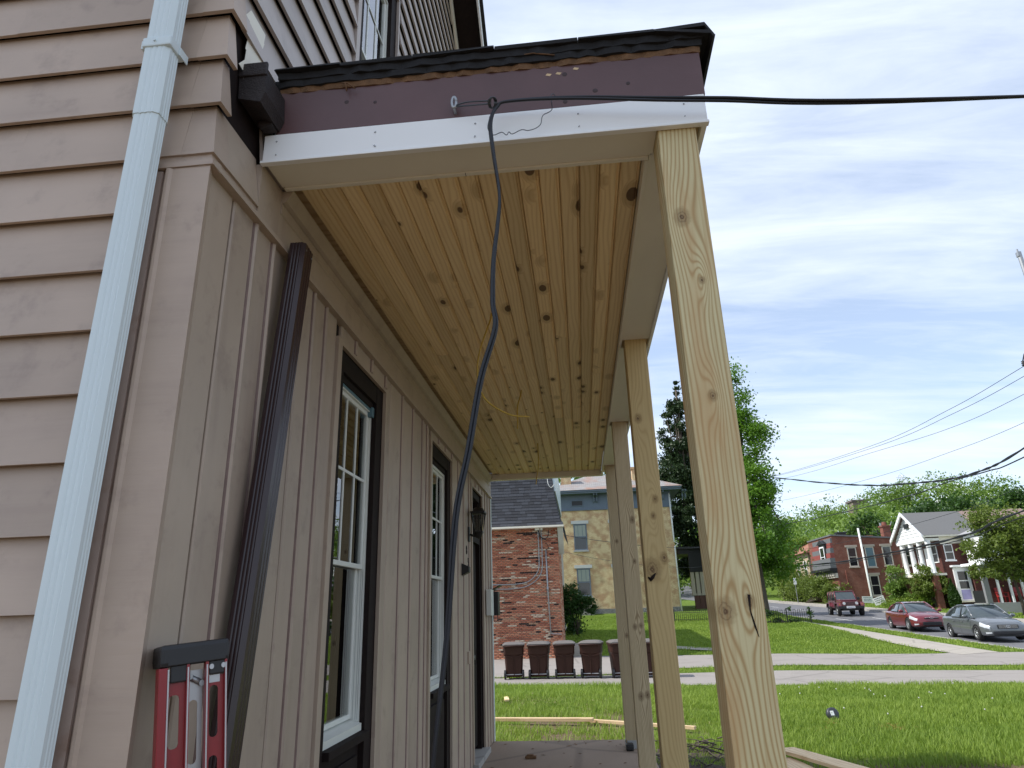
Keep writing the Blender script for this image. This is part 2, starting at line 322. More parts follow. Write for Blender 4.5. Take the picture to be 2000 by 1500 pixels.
def gridsheet(name, xs, yfun0, yfun1, ny, mat, dz, hf=None):
    V = []; nx = len(xs)
    for x in xs:
        y0, y1 = yfun0(x), yfun1(x)
        for j in range(ny+1):
            y = y0+(y1-y0)*j/ny; V.append((x, y, (h1(x, y) if hf is None else hf(x, y))+dz))
    F = [(i*(ny+1)+j, (i+1)*(ny+1)+j, (i+1)*(ny+1)+j+1, i*(ny+1)+j+1) for i in range(nx-1) for j in range(ny)]
    me = npmesh(name, np.array(V), np.array(F), mat, None, True); return link(name, me)
ROADX0, ROADX1 = 16.0, 24.3
xs = np.unique(np.concatenate([np.arange(-300, -44, 16), np.arange(-44, 45, 1.0), np.arange(45, 100, 5), np.arange(100, 420, 16), [15.84, 15.86, 24.44, 24.46]]))
ys = np.unique(np.concatenate([np.arange(-200, -10, 16), np.arange(-10, 70, 1.0), np.arange(70, 140, 3.5), np.arange(140, 420, 12)]))
X, Y = np.meshgrid(xs, ys, indexing='ij'); Z = H(X, Y)
Z = Z-0.20*((X > 15.85) & (X < 24.45)); nx, ny = X.shape
idx = np.arange(nx*ny).reshape(nx, ny); F = np.stack([idx[:-1, :-1], idx[1:, :-1], idx[1:, 1:], idx[:-1, 1:]], -1).reshape(-1, 4)
struct(link('ground', npmesh('ground', np.stack([X, Y, Z], -1).reshape(-1, 3), F, MT['lawn'], None, True)), 'green lawns and bare soil rising gently towards the wooded hill')
def pave(name, base, lines=(0, 0)):
    g = G(name); v = g.coord('Object'); n1 = g.noise(v, 1.1, 6, 0.6); n2 = g.noise(v, 55, 3, 0.6)
    col = g.mix(n2, tuple(q*0.80 for q in base), tuple(min(1, q*1.15) for q in base)); col = g.mix(g.math('MULTIPLY', g.ss(n1, 0.45, 0.75), 0.4), col, tuple(q*0.68 for q in base))
    vo = g.n('ShaderNodeTexVoronoi', feature='DISTANCE_TO_EDGE'); g.set(vo.inputs['Vector'], v); vo.inputs['Scale'].default_value = 0.35
    col = g.mix(g.math('MULTIPLY', g.math('SUBTRACT', 1.0, g.ss(vo.outputs['Distance'], 0.004, 0.02)), 0.35), col, tuple(q*0.35 for q in base))
    g.bump(n2, 0.25, 0.01); return g.fin(col, 0.88, 0, 0.25)
MT['asph'] = pave('worn_grey_asphalt', (0.155, 0.155, 0.165)); MT['conc'] = pave('pale_concrete', (0.36, 0.33, 0.29)); MT['drive'] = pave('weathered_driveway', (0.29, 0.265, 0.245))
MT['kerb'] = pave('kerb_concrete', (0.38, 0.36, 0.33)); MT['slab'] = pave('stained_porch_concrete', (0.30, 0.225, 0.165))
lin = lambda pts: (lambda x: float(np.interp(x, [p[0] for p in pts], [p[1] for p in pts])))
struct(gridsheet('footpath', np.arange(-14, 15.9, 0.6), lin([(-14, 21.6), (-2.8, 20.5), (4.9, 18.9), (10.2, 18.1), (16, 17.3)]), lin([(-14, 23.2), (-2.8, 22.3), (6, 22.9), (12, 21.4), (16, 20.8)]), 4, MT['drive'], 0.020), 'worn grey path crossing between the two strips of grass')
struct(gridsheet('driveway', np.arange(-14, 15.95, 0.6), lin([(-14, 23.4), (-2.8, 22.6), (1.8, 22.95), (2.6, 24.5), (6.5, 24.7), (13, 22.9), (16, 22.2)]), lin([(-14, 30.2), (0, 30.6), (8, 30.0), (12.5, 28.2), (14.6, 27.0), (16, 26.8)]), 6, MT['drive'], 0.024), 'pale worn driveway running past the brown bins to the street')
struct(gridsheet('sidewalk', np.array([13.3, 13.7, 14.1, 14.6]), lambda x: 26.9, lambda x: 118, 80, MT['conc'], 0.03), 'pale concrete sidewalk along the near side of the street')
struct(gridsheet('far_sidewalk', np.array([24.47, 25.2, 26.1]), lambda x: -20, lambda x: 118, 90, MT['conc'], 0.035), 'pale concrete sidewalk in front of the brick houses')
struct(gridsheet('street', np.linspace(ROADX0, ROADX1, 7), lambda x: -60, lambda x: 150, 120, MT['asph'], -0.11), 'grey asphalt street climbing gently away')
def kerb(name, x0, x1, label, gaps):
    mb = MB()
    for (a, b) in gaps:
        n = max(1, int((b-a)/3))
        for i in range(n):
            ya, yb = a+(b-a)*i/n+0.006, a+(b-a)*(i+1)/n-0.006; za, zb_ = h1(18, ya), h1(18, yb)
            mb.add([(x0, ya, za-0.3), (x1, ya, za-0.3), (x1, yb, zb_-0.3), (x0, yb, zb_-0.3), (x0, ya, za+0.03), (x1, ya, za+0.03), (x1, yb, zb_+0.03), (x0, yb, zb_+0.03)], [(4, 5, 6, 7), (0, 1, 5, 4), (1, 2, 6, 5), (2, 3, 7, 6), (3, 0, 4, 7)])
    struct(mb.obj(name, MT['kerb']), label)
kerb('kerb', 15.84, 16.0, 'low concrete kerb along the parked cars', [(-60, 17), (27.2, 130)])
kerb('far_kerb', 24.3, 24.46, 'low concrete kerb across the street', [(-60, 130)])
mk = flat('worn_road_paint', (0.62, 0.62, 0.60), 0.8, 0, 0.25, 20)
dash = MB()
for y in (50.2,): dash.add([(18.15, y, h1(18, y)-0.104), (18.27, y, h1(18, y)-0.104), (18.27, y+3, h1(18, y+3)-0.104), (18.15, y+3, h1(18, y+3)-0.104)], [(0, 1, 2, 3)])
for y in np.arange(14, 120, 9.0): dash.add([(20.6, y, h1(18, y)-0.104), (20.72, y, h1(18, y)-0.104), (20.72, y+3, h1(18, y+3)-0.104), (20.6, y+3, h1(18, y+3)-0.104)], [(0, 1, 2, 3)])
struct(dash.obj('road_marking', mk), 'short white dashes painted on the street')
pts = [(3.2, 33.5), (4.3, 33.1), (5.6, 32.2), (6.8, 30.8), (7.4, 30.0)]
pm = MB(); V = []
for i, (px, py) in enumerate(pts):
    for s in (-0.5, 0.5): V.append((px+s*0.35, py+s*0.9, h1(px+s*0.35, py+s*0.9)+0.05))
pm.add(V, [(2*i, 2*i+1, 2*i+3, 2*i+2) for i in range(len(pts)-1)]); struct(pm.obj('garden_path', MT['conc']), 'narrow pale path curving across the far lawn')
# porch slab
sl = MB(); sl.bbox(-1.2, 0.66, 1.72, 9.12, -0.60, 0.0, 0.012); struct(sl.obj('porch_slab', MT['slab']), 'stained concrete porch floor beneath the pine ceiling')

# ================================================================== the tan house
XW = -1.2; Y0, Y1 = 1.83, 9.16
house = thing('tan_house', 'tan clapboard house with dark brown window trim behind the new porch', 'house', (-4.0, 5.5, -0.48))
hb = MB()
holes = [(3.17, 4.02, 0.0, 2.89), (5.40, 6.34, 0.0, 2.92), (7.54, 8.40, 0.0, 2.90)]
uholes = [(3.17, 4.02, 4.25, 6.26), (5.40, 6.34, 4.25, 6.26)]
def wall_with_holes(mb, holes, y0, y1, z0, z1, xa, xb):
    yy = y0
    for (a, b, c, d) in sorted(holes):
        mb.box(xa, xb, yy, a, z0, z1)
        if c > z0+0.01: mb.box(xa, xb, a, b, z0, c)
        mb.box(xa, xb, a, b, d, z1); yy = b
    mb.box(xa, xb, yy, y1, z0, z1)
wall_with_holes(hb, holes, Y0+0.03, Y1-0.02, -0.48, 3.3, -1.34, -1.216)
wall_with_holes(hb, uholes, Y0+0.03, Y1-0.02, 3.3, 6.35, -1.34, -1.216)
hb.prism([(Y0+0.03, 6.35), (Y1-0.02, 6.35), (5.5, 9.28)], 'x', -1.34, -1.216)
hb.box(-7.0, -1.341, Y0+0.02, Y0+0.14, -0.48, 6.35); hb.box(-7.0, -1.341, Y1-0.14, Y1-0.02, -0.48, 6.35); hb.box(-7.1, -7.0, Y0+0.02, Y1-0.02, -0.48, 6.35)
hb.prism([(Y0+0.03, 6.35), (Y1-0.02, 6.35), (5.5, 9.28)], 'x', -7.1, -6.98)
hb.obj('wall', MT['dark'], house)
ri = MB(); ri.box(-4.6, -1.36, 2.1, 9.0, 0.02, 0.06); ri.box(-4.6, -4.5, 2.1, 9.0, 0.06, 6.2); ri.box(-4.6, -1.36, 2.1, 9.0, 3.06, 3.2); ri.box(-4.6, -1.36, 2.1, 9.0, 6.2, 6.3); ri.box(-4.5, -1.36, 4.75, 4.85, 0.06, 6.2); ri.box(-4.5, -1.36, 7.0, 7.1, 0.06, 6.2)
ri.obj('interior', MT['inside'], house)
# clapboards
STEP = 0.2157; ZK = 1.334
def clap_end(k, xa, xb):
    z = ZK+STEP*k; j = rng.uniform(-0.0015, 0.0015, 4)
    b = MB(); b.prism([(Y0+0.012, z+STEP+0.012), (Y0-0.020+j[0], z+j[1]), (Y0-0.020+j[0], z-0.001), (Y0-0.006, z-0.001), (Y0-0.004, z+0.004), (Y0+0.018, z+STEP)], 'x', xa, xb)
    return b
for k in range(-9, 25):
    z = ZK+STEP*k
    xr = -1.385 if z < 3.03 else XW
    xl = -6.98
    joint = -1.30 if z > 3.03 else None
    if joint:
        xm = rng.uniform(-2.4, -1.75)
        clap_end(k, xl, xm-0.0008).obj('clapboard', MT['tanx'], house); clap_end(k, xm, joint-0.0012).obj('clapboard', MT['tanx'], house)
        cb = MB(); j = rng.uniform(-0.0015, 0.0015); zt = z+STEP+0.01; yb_, yt_ = Y0-0.023+j, Y0+0.012; xb_, xt_ = XW+0.022-j, XW-0.013; ye_ = Y0+(0.055 if 3.2 < z < 3.55 else 0.085)
        cb.add([(joint, yb_, z-0.003), (xb_, yb_, z-0.003), (xt_, yt_, zt), (joint, yt_, zt), (xb_, ye_, z-0.003), (xt_, ye_, zt), (joint, yb_+0.016, z-0.003), (xb_-0.016, yb_+0.016, z-0.003), (xb_-0.016, ye_, z-0.003), (joint, yt_+0.006, zt), (xt_-0.006, yt_+0.006, zt), (xt_-0.006, ye_, zt)],
               [(0, 1, 2, 3), (1, 4, 5, 2), (0, 6, 7, 1), (1, 7, 8, 4), (4, 8, 11, 5), (0, 3, 9, 6), (3, 2, 10, 9), (2, 5, 11, 10), (6, 9, 10, 7), (7, 10, 11, 8)])
        cb.obj('corner_clapboard', MT['tanx'], house)
    else:
        xm = rng.uniform(-2.6, -1.9); clap_end(k, xl, xm-0.0008).obj('clapboard', MT['tanx'], house); clap_end(k, xm, xr).obj('clapboard', MT['tanx'], house)
def clap_side(k, ya, yb, mat):
    z = ZK+STEP*k; b = MB(); j = rng.uniform(-0.0015, 0.0015)
    b.prism([(XW-0.014, z+STEP+0.012), (XW+0.019+j, z), (XW+0.019+j, z-0.001), (XW+0.004, z-0.001), (XW+0.003, z+0.005), (XW-0.02, z+STEP)], 'y', ya, yb)
    return b.obj('clapboard', mat, house)
for k in range(8, 37):
    z = ZK+STEP*k
    half = 3.67 if z < 6.35 else max(0, (9.3-z-STEP)/0.80)
    if half < 0.15: continue
    ya, yb = max(Y0+0.068, 5.5-half), min(Y1-0.01, 5.5+half)
    if z < 4.2:
        if z < 3.2: clap_side(k, ya, 2.148, MT['tan'])
        elif z < 3.7: clap_side(k, ya+0.25, yb, MT['taupe'])
        else: clap_side(k, ya, yb, MT['taupe'])
        continue
    segs = [(ya, 3.10), (4.075, 5.34), (6.40, yb)] if z < 6.3 else [(ya, yb)]
    for (a, b) in segs:
        a2, b2 = max(a, ya), min(b, yb)
        if b2-a2 > 0.05: clap_side(k, a2, b2, MT['taupe'])
# trim ledge around the corner, frieze and crown under the porch ceiling
lm = MB(); lm.prism([(Y0-0.034, 3.018), (Y0+0.02, 3.030), (Y0+0.02, 2.995), (Y0-0.034, 2.998)], 'x', -1.395, XW+0.03); lm.obj('ledge_trim', MT['tanx'], house)
lm = MB(); lm.prism([(XW+0.032, 3.018), (XW-0.02, 3.030), (XW-0.02, 2.995), (XW+0.032, 2.998)], 'y', Y0-0.030, Y1); lm.obj('ledge_trim', MT['tan'], house)
lm = MB(); lm.box(-1.40, XW+0.010, Y0-0.012, Y0+0.02, 3.012, 3.09); lm.box(XW-0.02, XW+0.0105, Y0-0.0115, 2.148, 3.0125, 3.0895); lm.obj('filler_strip', MT['tanx'], house)
fm = MB(); fm.box(XW-0.01, XW+0.016, 2.150, Y1, 3.032, 3.262); fm.obj('frieze_board', MT['tan'], house)
fm = MB(); fm.prism([(XW+0.0165, 3.20), (XW+0.040, 3.21), (XW+0.066, 3.262), (XW+0.0165, 3.262)], 'y', 2.338, 9.0); fm.prism([(XW+0.0165, 3.150), (XW+0.022, 3.155), (XW+0.022, 3.199), (XW+0.0165, 3.199)], 'y', 2.338, 9.0); fm.obj('crown_moulding', MT['tan'], house)
# vertical siding on the porch wall: every board has a flat face, a rounded bead and a gap
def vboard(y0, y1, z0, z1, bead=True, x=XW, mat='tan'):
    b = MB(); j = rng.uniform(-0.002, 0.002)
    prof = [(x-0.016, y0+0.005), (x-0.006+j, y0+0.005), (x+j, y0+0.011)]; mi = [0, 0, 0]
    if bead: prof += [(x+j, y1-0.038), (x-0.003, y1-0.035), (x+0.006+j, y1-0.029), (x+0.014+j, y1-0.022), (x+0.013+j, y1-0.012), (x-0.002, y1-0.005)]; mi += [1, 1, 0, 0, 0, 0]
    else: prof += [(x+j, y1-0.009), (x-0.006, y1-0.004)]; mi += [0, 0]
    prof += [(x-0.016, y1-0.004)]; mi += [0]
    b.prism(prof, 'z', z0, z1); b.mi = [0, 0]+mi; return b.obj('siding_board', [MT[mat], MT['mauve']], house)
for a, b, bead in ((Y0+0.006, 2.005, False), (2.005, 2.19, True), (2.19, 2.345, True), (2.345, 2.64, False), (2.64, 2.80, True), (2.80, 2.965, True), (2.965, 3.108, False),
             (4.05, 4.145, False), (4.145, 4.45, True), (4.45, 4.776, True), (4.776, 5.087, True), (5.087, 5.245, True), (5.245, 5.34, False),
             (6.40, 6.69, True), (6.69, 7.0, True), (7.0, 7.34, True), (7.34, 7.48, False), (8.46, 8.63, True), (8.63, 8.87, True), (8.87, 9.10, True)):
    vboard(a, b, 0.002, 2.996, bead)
for a, b in ((3.17, 3.42), (3.42, 3.72), (3.72, 4.02)): vboard(a, b, 2.915, 2.996)
for a, b in ((5.40, 5.72), (5.72, 6.03), (6.03, 6.34)): vboard(a, b, 2.945, 2.996)
for a, b in ((7.54, 7.85), (7.85, 8.12), (8.12, 8.40)): vboard(a, b, 2.925, 2.996)
cb = MB(); cb.box(XW-0.02, XW+0.018, 9.102, Y1+0.012, -0.3, 2.996); cb.obj('corner_board', MT['spout'], house)
# wrapped corner boards on the end wall (weathered)
wb = MB(); y = Y0-0.028
wb.prism([(-1.180, y), (-1.315, y), (-1.325, y-0.006), (-1.335, y-0.006), (-1.343, y+0.006), (-1.350, y+0.010), (-1.350, Y0+0.02), (-1.1995, Y0+0.02)], 'z', -0.4, 2.996); wb.obj('corner_panel', MT['tanx'], house)
wb = MB(); wb.prism([(-1.352, y+0.002), (-1.392, y-0.002), (-1.402, y+0.006), (-1.404, Y0+0.012), (-1.352, Y0+0.012)], 'z', -0.4, 2.990); wb.obj('corner_flashing', MT['rust'], house)

# windows: frame recessed behind the siding; casing, sashes, panes, muntins are sub-parts
def channel(y0, y1, z1, zb_=0.0):
    c = MB(); c.box(XW-0.015, XW+0.014, y0-0.062, y0-0.002, zb_, z1+0.022); c.box(XW-0.015, XW+0.006, y1+0.002, y1+0.030, zb_, z1+0.022); c.box(XW-0.015, XW+0.006, y0-0.002, y1+0.002, z1+0.001, z1+0.022)
    return c
def house_window(y0, y1, zs, z1, zm, floor_panel, upper=False):
    ch = channel(y0, y1, z1, 0.004 if not upper else zs-0.08); w = ch.obj('window', MT['taupe' if upper else 'tan'], house, )
    xc = XW-0.018; cs = MB(); cw = 0.12
    cs.box(xc-0.11, xc, y0+0.0005, y0+cw, zs-0.05 if upper else 0.003, z1); cs.box(xc-0.11, xc, y1-cw, y1-0.0005, zs-0.05 if upper else 0.003, z1); cs.box(xc-0.11, xc-0.002, y0+cw, y1-cw, z1-0.11, z1-0.0005)
    cs.box(xc-0.10, xc-0.022, y0+cw, y1-cw, z1-0.150, z1-0.1105)
    link('casing', cs.mesh('casing', MT['dark']), w, (0, 0, 0))
    a, b, t = y0+cw+0.001, y1-cw-0.001, z1-0.152; xs_ = xc-0.030
    fr = MB(); fr.box(xs_-0.07, xs_, a, a+0.014, zs, t); fr.box(xs_-0.07, xs_, b-0.014, b, zs, t); fr.box(xs_-0.07, xs_, a+0.014, b-0.014, t-0.022, t)
    fr.prism([(xs_-0.07, zs), (xs_+0.018, zs), (xs_+0.018, zs+0.035), (xs_-0.07, zs+0.055)], 'y', a+0.0145, b-0.0145); link('frame', fr.mesh('frame', MT['vinyl']), w, (0, 0, 0))
    tk = MB()
    for q in (0.008, 0.018, 0.034): tk.box(xs_-q-0.0022, xs_-q, b-0.0148, b-0.0138, zs+0.05, zm-0.02 if q < 0.012 else zm-0.02)
    link('track', tk.mesh('track', MT['grey']), w, (0, 0, 0))
    ia, ib = a+0.015, b-0.015
    for nm, zlo, zhi, dx in (('upper_sash', zm-0.018, t-0.023, 0.012), ('lower_sash', zs+0.057, zm+0.018, 0.042)):
        x1 = xs_-dx; s = MB(); r = 0.026
        s.bbox(x1-0.028, x1, ia, ia+r, zlo, zhi, 0.004); s.bbox(x1-0.028, x1, ib-r, ib, zlo, zhi, 0.004); s.bbox(x1-0.0275, x1-0.0005, ia+r-0.001, ib-r+0.001, zlo, zlo+r, 0.004); s.bbox(x1-0.0275, x1-0.0005, ia+r-0.001, ib-r+0.001, zhi-r, zhi, 0.004)
        link('sash', s.mesh(nm, MT['vinyl']), w, (0, 0, 0))
        p = MB(); p.box(x1-0.016, x1-0.010, ia+r-0.003, ib-r+0.003, zlo+r-0.003, zhi-r+0.003); link('pane', p.mesh('pane', MT['glass']), w, (0, 0, 0))
        if nm == 'upper_sash':
            m = MB(); zc = zlo+(zhi-zlo)*0.54; u0, u1 = ia+r, ib-r
            for q in (1/3, 2/3): m.box(x1-0.0095, x1-0.004, u0+(u1-u0)*q-0.008, u0+(u1-u0)*q+0.008, zlo+r, zhi-r)
            m.box(x1-0.0092, x1-0.0035, u0, u1, zc-0.008, zc+0.008); link('muntin', m.mesh('muntin', MT['vinyl']), w, (0, 0, 0))
    if floor_panel:
        s = MB(); s.bbox(xc-0.10, xc+0.030, y0+0.125, y1-0.125, zs-0.040, zs-0.002, 0.004); link('sill', s.mesh('sill', MT['dark']), w, (0, 0, 0))
        s = MB(); s.box(xc-0.10, xc-0.030, y0+cw+0.001, y1-cw-0.001, 0.004, zs-0.041); s.bbox(xc-0.030, xc-0.012, y0+cw+0.06, y1-cw-0.06, 0.10, zs-0.11, 0.004); link('apron_panel', s.mesh('apron_panel', MT['dark']), w, (0, 0, 0))
    return w
w1 = house_window(3.17, 4.02, 0.935, 2.89, 1.79, True)
tp = MB(); tp.box(XW-0.070, XW-0.046, 3.32, 3.893, 2.722, 2.742); tp.bbox(XW-0.068, XW-0.030, 3.86, 3.897, 2.685, 2.748, 0.004); link('flashing_tape', tp.mesh('flashing_tape', MT['tape']), w1, (0, 0, 0))
w2 = house_window(5.40, 6.34, 0.935, 2.92, 1.82, True)
house_window(3.17, 4.02, 4.27, 6.26, 5.16, False, True); house_window(5.40, 6.34, 4.27, 6.26, 5.16, False, True)
# curtain edge inside the near window
cu = MB(); n = 16
cu.add([(-1.62-0.02*math.sin(i*2.1), 3.66+0.22*i/n, z) for z in (0.95, 2.75) for i in range(n+1)], [(i, i+1, n+2+i, n+1+i) for i in range(n)]); cu.obj('curtain', flat('grey_curtain', (0.10, 0.11, 0.12), 0.8), house)
# door
dch = channel(7.54, 8.40, 2.90, 0.06); dr = dch.obj('door', MT['tan'], house); xd = XW-0.03
d = MB(); d.box(xd-0.10, xd, 7.541, 7.62, 0.06, 2.899); d.box(xd-0.10, xd, 8.32, 8.399, 0.06, 2.899); d.box(xd-0.10, xd, 7.62, 8.32, 2.82, 2.899); d.box(xd-0.10, xd, 7.62, 8.32, 2.30, 2.37); link('casing', d.mesh('casing', MT['dark']), dr, (0, 0, 0))
d = MB(); d.box(xd-0.09, xd-0.045, 7.622, 8.318, 0.10, 2.298)
for (a, b) in ((7.70, 7.94), (8.00, 8.24)):
    for (c, e) in ((0.25, 0.95), (1.10, 2.15)): d.bbox(xd-0.047, xd-0.036, a, b, c, e, 0.004)
link('door_leaf', d.mesh('door_leaf', MT['dark']), dr, (0, 0, 0))
d = MB(); d.box(xd-0.06, xd-0.054, 7.621, 8.319, 2.371, 2.819); link('transom_pane', d.mesh('transom_pane', MT['glass']), dr, (0, 0, 0))
d = MB(); d.tube([(xd-0.04, 7.70, 1.05), (xd+0.02, 7.70, 1.05), (xd+0.028, 7.70, 1.05)], [0.012, 0.014, 0.028], 10); link('handle', d.mesh('handle', MT['grey']), dr, (0, 0, 0))
d = MB(); d.bbox(XW-0.13, XW+0.06, 7.50, 8.44, 0.001, 0.058, 0.006); d.obj('door_step', MT['kerb'], house)
# gable roof: raking soffit, white fascia, dark edge
PIT = 0.80
def rake(side):
    m1 = MB(); m2 = MB(); m3 = MB(); e = 5.5+side*(3.66+0.62)
    def zz(y): return 9.36-PIT*abs(y-5.5)
    ye = e; yr = 5.5
    for (mb, xa, xb, dz0, dz1) in ((m1, -1.24, -0.865, 0.02, 0.05), (m2, -0.864, -0.842, -0.10, 0.10), (m3, -7.5, -0.80, 0.11, 0.16)):
        mb.add([(xa, yr, zz(yr)+dz0), (xb, yr, zz(yr)+dz0), (xb, ye, zz(ye)+dz0), (xa, ye, zz(ye)+dz0), (xa, yr, zz(yr)+dz1), (xb, yr, zz(yr)+dz1), (xb, ye, zz(ye)+dz1), (xa, ye, zz(ye)+dz1)],
               [(0, 3, 2, 1), (4, 5, 6, 7), (0, 1, 5, 4), (1, 2, 6, 5), (2, 3, 7, 6), (3, 0, 4, 7)])
    m1.obj('raking_soffit', MT['dark'], house); m2.obj('rake_fascia', MT['white'], house); m3.obj('roof', MT['tar'], house)
    f = MB(); f.add([(-1.19, yr, zz(yr)-0.20), (-1.165, yr, zz(yr)-0.20), (-1.165, ye-side*0.7, zz(ye-side*0.7)-0.20), (-1.19, ye-side*0.7, zz(ye-side*0.7)-0.20), (-1.19, yr, zz(yr)+0.0), (-1.165, yr, zz(yr)), (-1.165, ye-side*0.7, zz(ye-side*0.7)), (-1.19, ye-side*0.7, zz(ye-side*0.7))],
        [(0, 3, 2, 1), (4, 5, 6, 7), (0, 1, 5, 4), (1, 2, 6, 5), (2, 3, 7, 6), (3, 0, 4, 7)]); f.obj('rake_frieze', MT['soffit'], house)
rake(1); rake(-1)
# white downspout on the end wall
def spout_profile(w, d, ribs=True):
    p = []; hw, hd = w/2, d/2
    def side(ax, ay, bx, by, nx, ny):
        for i in range(12):
            t = i/12; off = 0.0022 if (i % 3 == 1 and ribs and 1 < i < 11) else 0.0
            p.append((ax+(bx-ax)*t-nx*off, ay+(by-ay)*t-ny*off))
    c = 0.012
    side(-hw+c, -hd, hw-c, -hd, 0, -1); side(hw, -hd+c, hw, hd-c, 1, 0); side(hw-c, hd, -hw+c, hd, 0, 1); side(-hw, hd-c, -hw, -hd+c, -1, 0)
    return p
def spout(mb, c0, c1, w, d, rot=0.0):
    pr = spout_profile(w, d); cr, sr = math.cos(rot), math.sin(rot); n = len(pr)
    vs = [(c[0]+px*cr-py*sr, c[1]+px*sr+py*cr, c[2]) for c in (c0, c1) for (px, py) in pr]
    mb.add(vs, [(i, (i+1) % n, n+(i+1) % n, n+i) for i in range(n)]+[tuple(range(n))[::-1], tuple(range(n, 2*n))])
dsx = -1.398
m = MB(); spout(m, (dsx-0.012, 1.742, -0.40), (dsx+0.012, 1.742, 3.17), 0.094, 0.070); ds = m.obj('downspout', MT['spout'], house)
m = MB(); spout(m, (dsx+0.012, 1.742, 3.16), (dsx+0.022, 1.742, 6.3), 0.100, 0.076); link('upper_pipe', m.mesh('upper_pipe', MT['spout']), ds, (0, 0, 0))
m = MB(); m.bbox(dsx-0.036, dsx+0.071, 1.6985, 1.7865, 3.445, 3.485, 0.006); m.box(dsx-0.046, dsx-0.035, 1.71, 1.80, 3.448, 3.482); m.bbox(dsx+0.0712, dsx+0.075, 1.75, 1.80, 3.445, 3.48, 0.001); m.cyl((dsx+0.012, 1.700, 3.467), (dsx+0.012, 1.693, 3.467), 0.005, 8); link('strap', m.mesh('strap', MT['spout']), ds, (0, 0, 0))
# built-in gutter stub at the corner
m = MB(); m.prism([(-1.205, 3.42), (-1.115, 3.395), (-1.098, 3.44), (-1.106, 3.555), (-1.215, 3.575)], 'y', 1.955, 2.128); m.bbox(-1.215, -1.098, 1.947, 1.962, 3.52, 3.582, 0.006); m.bbox(-1.18, -1.122, 2.07, 2.126, 3.386, 3.41, 0.005); m.obj('gutter_stub', flat('weathered_black_brown_paint', (0.022, 0.015, 0.014), 0.6, 0, 0.7, 18, bump=0.6), house)
m = MB()
for i in range(7): 
    z = 3.50+0.05*i+rng.uniform(-.01, .01); m.add([(XW+0.004, 1.93+rng.uniform(-.02, .03), z), (XW+0.008, 2.06+rng.uniform(-.02, .03), z-0.01), (XW+0.010, 2.07, z+0.05), (XW+0.006, 1.95, z+0.055)], [(0, 1, 2, 3)])
m.obj('torn_sheathing', MT['soffit'], house)

# ================================================================== the porch
porch = thing('front_porch', 'new porch with pine ceiling, white beam and treated wood posts', 'porch', (-0.3, 5.4, 0.0))
BW = 0.0876; XR = 0.360
def vgroove(y0, y1, x0, x1):
    c = 0.0045; z = 3.300; b = MB()
    b.prism([(x0+0.001, z+0.016), (x0+0.001, z+0.009), (x0+0.006, z), (x1-0.016, z), (x1-0.012, z+0.006), (x1-0.008, z), (x1-0.001, z+0.009), (x1-0.001, z+0.016)], 'y', y0, y1)
    return b
for i in range(17):
    x1 = XR-i*BW; x0 = x1-BW; cuts = [2.336]
    yy = 2.336+rng.uniform(1.0, 5.2)
    while yy < 8.6:
        cuts.append(yy); yy += rng.uniform(1.6, 4.2)
    cuts.append(8.995)
    for a, b in zip(cuts[:-1], cuts[1:]):
        o = vgroove(a+0.001, b-0.001, -BW/2, BW/2).obj('ceiling_board', MT['ceil'], porch); o.location = Vector(((x0+x1)/2, 0, rng.uniform(-0.0006, 0.0006)))-Vector(porch.location)
# beam casing
def pb(name, mat, *box, b=0.003): m = MB(); m.bbox(*box, b); return m.obj(name, MT[mat], porch)
pb('beam_face_board', 'white', -1.175, 0.582, 2.127, 2.148, 3.258, 3.382); pb('beam_lip', 'white', -1.182, 0.586, 2.122, 2.1475, 3.246, 3.2575, b=0.002)
pb('beam_soffit', 'soffit', -1.172, 0.3945, 2.1495, 2.312, 3.262, 3.280); pb('beam_inner_lip', 'soffit', -1.165, 0.376, 2.3125, 2.334, 3.255, 3.300)
pb('side_beam_inner', 'soffit', 0.3615, 0.378, 2.335, 8.998, 3.252, 3.32); pb('side_beam_face_board', 'white', 0.562, 0.582, 2.1495, 9.18, 3.250, 3.382)
for a, b in ((2.30, 4.2955), (4.4455, 6.43), (6.5805, 8.545)): pb('side_beam_soffit', 'soffit', 0.3785, 0.5615, a, b, 3.262, 3.280)
pb('far_beam_face', 'soffit', -1.18, 0.3605, 8.9985, 9.02, 3.225, 3.32); pb('far_beam_soffit', 'soffit', -1.18, 0.3775, 9.0205, 9.16, 3.24, 3.26)
m = MB(); m.box(0.379, 0.561, 2.15, 9.1, 3.2815, 3.38); m.box(-1.18, 0.378, 2.1495, 2.30, 3.301, 3.38); m.box(-1.18, 0.36, 2.34, 8.99, 3.325, 3.37); m.obj('beam_core', MT['lumber'], porch)
m = MB()
for xx in np.arange(-1.12, 0.56, 0.405):
    for zz_ in (3.285, 3.345): m.cyl((xx+rng.uniform(-.01, .01), 2.1275, zz_+rng.uniform(-.008, .008)), (xx, 2.1262, zz_), 0.0035, 8)
m.obj('nail_heads', MT['grey'], porch)
m = MB(); m.box(-0.3812, -0.3790, 2.312, 2.3345, 3.2540, 3.2562); m.obj('lip_joint', MT['dark'], porch)
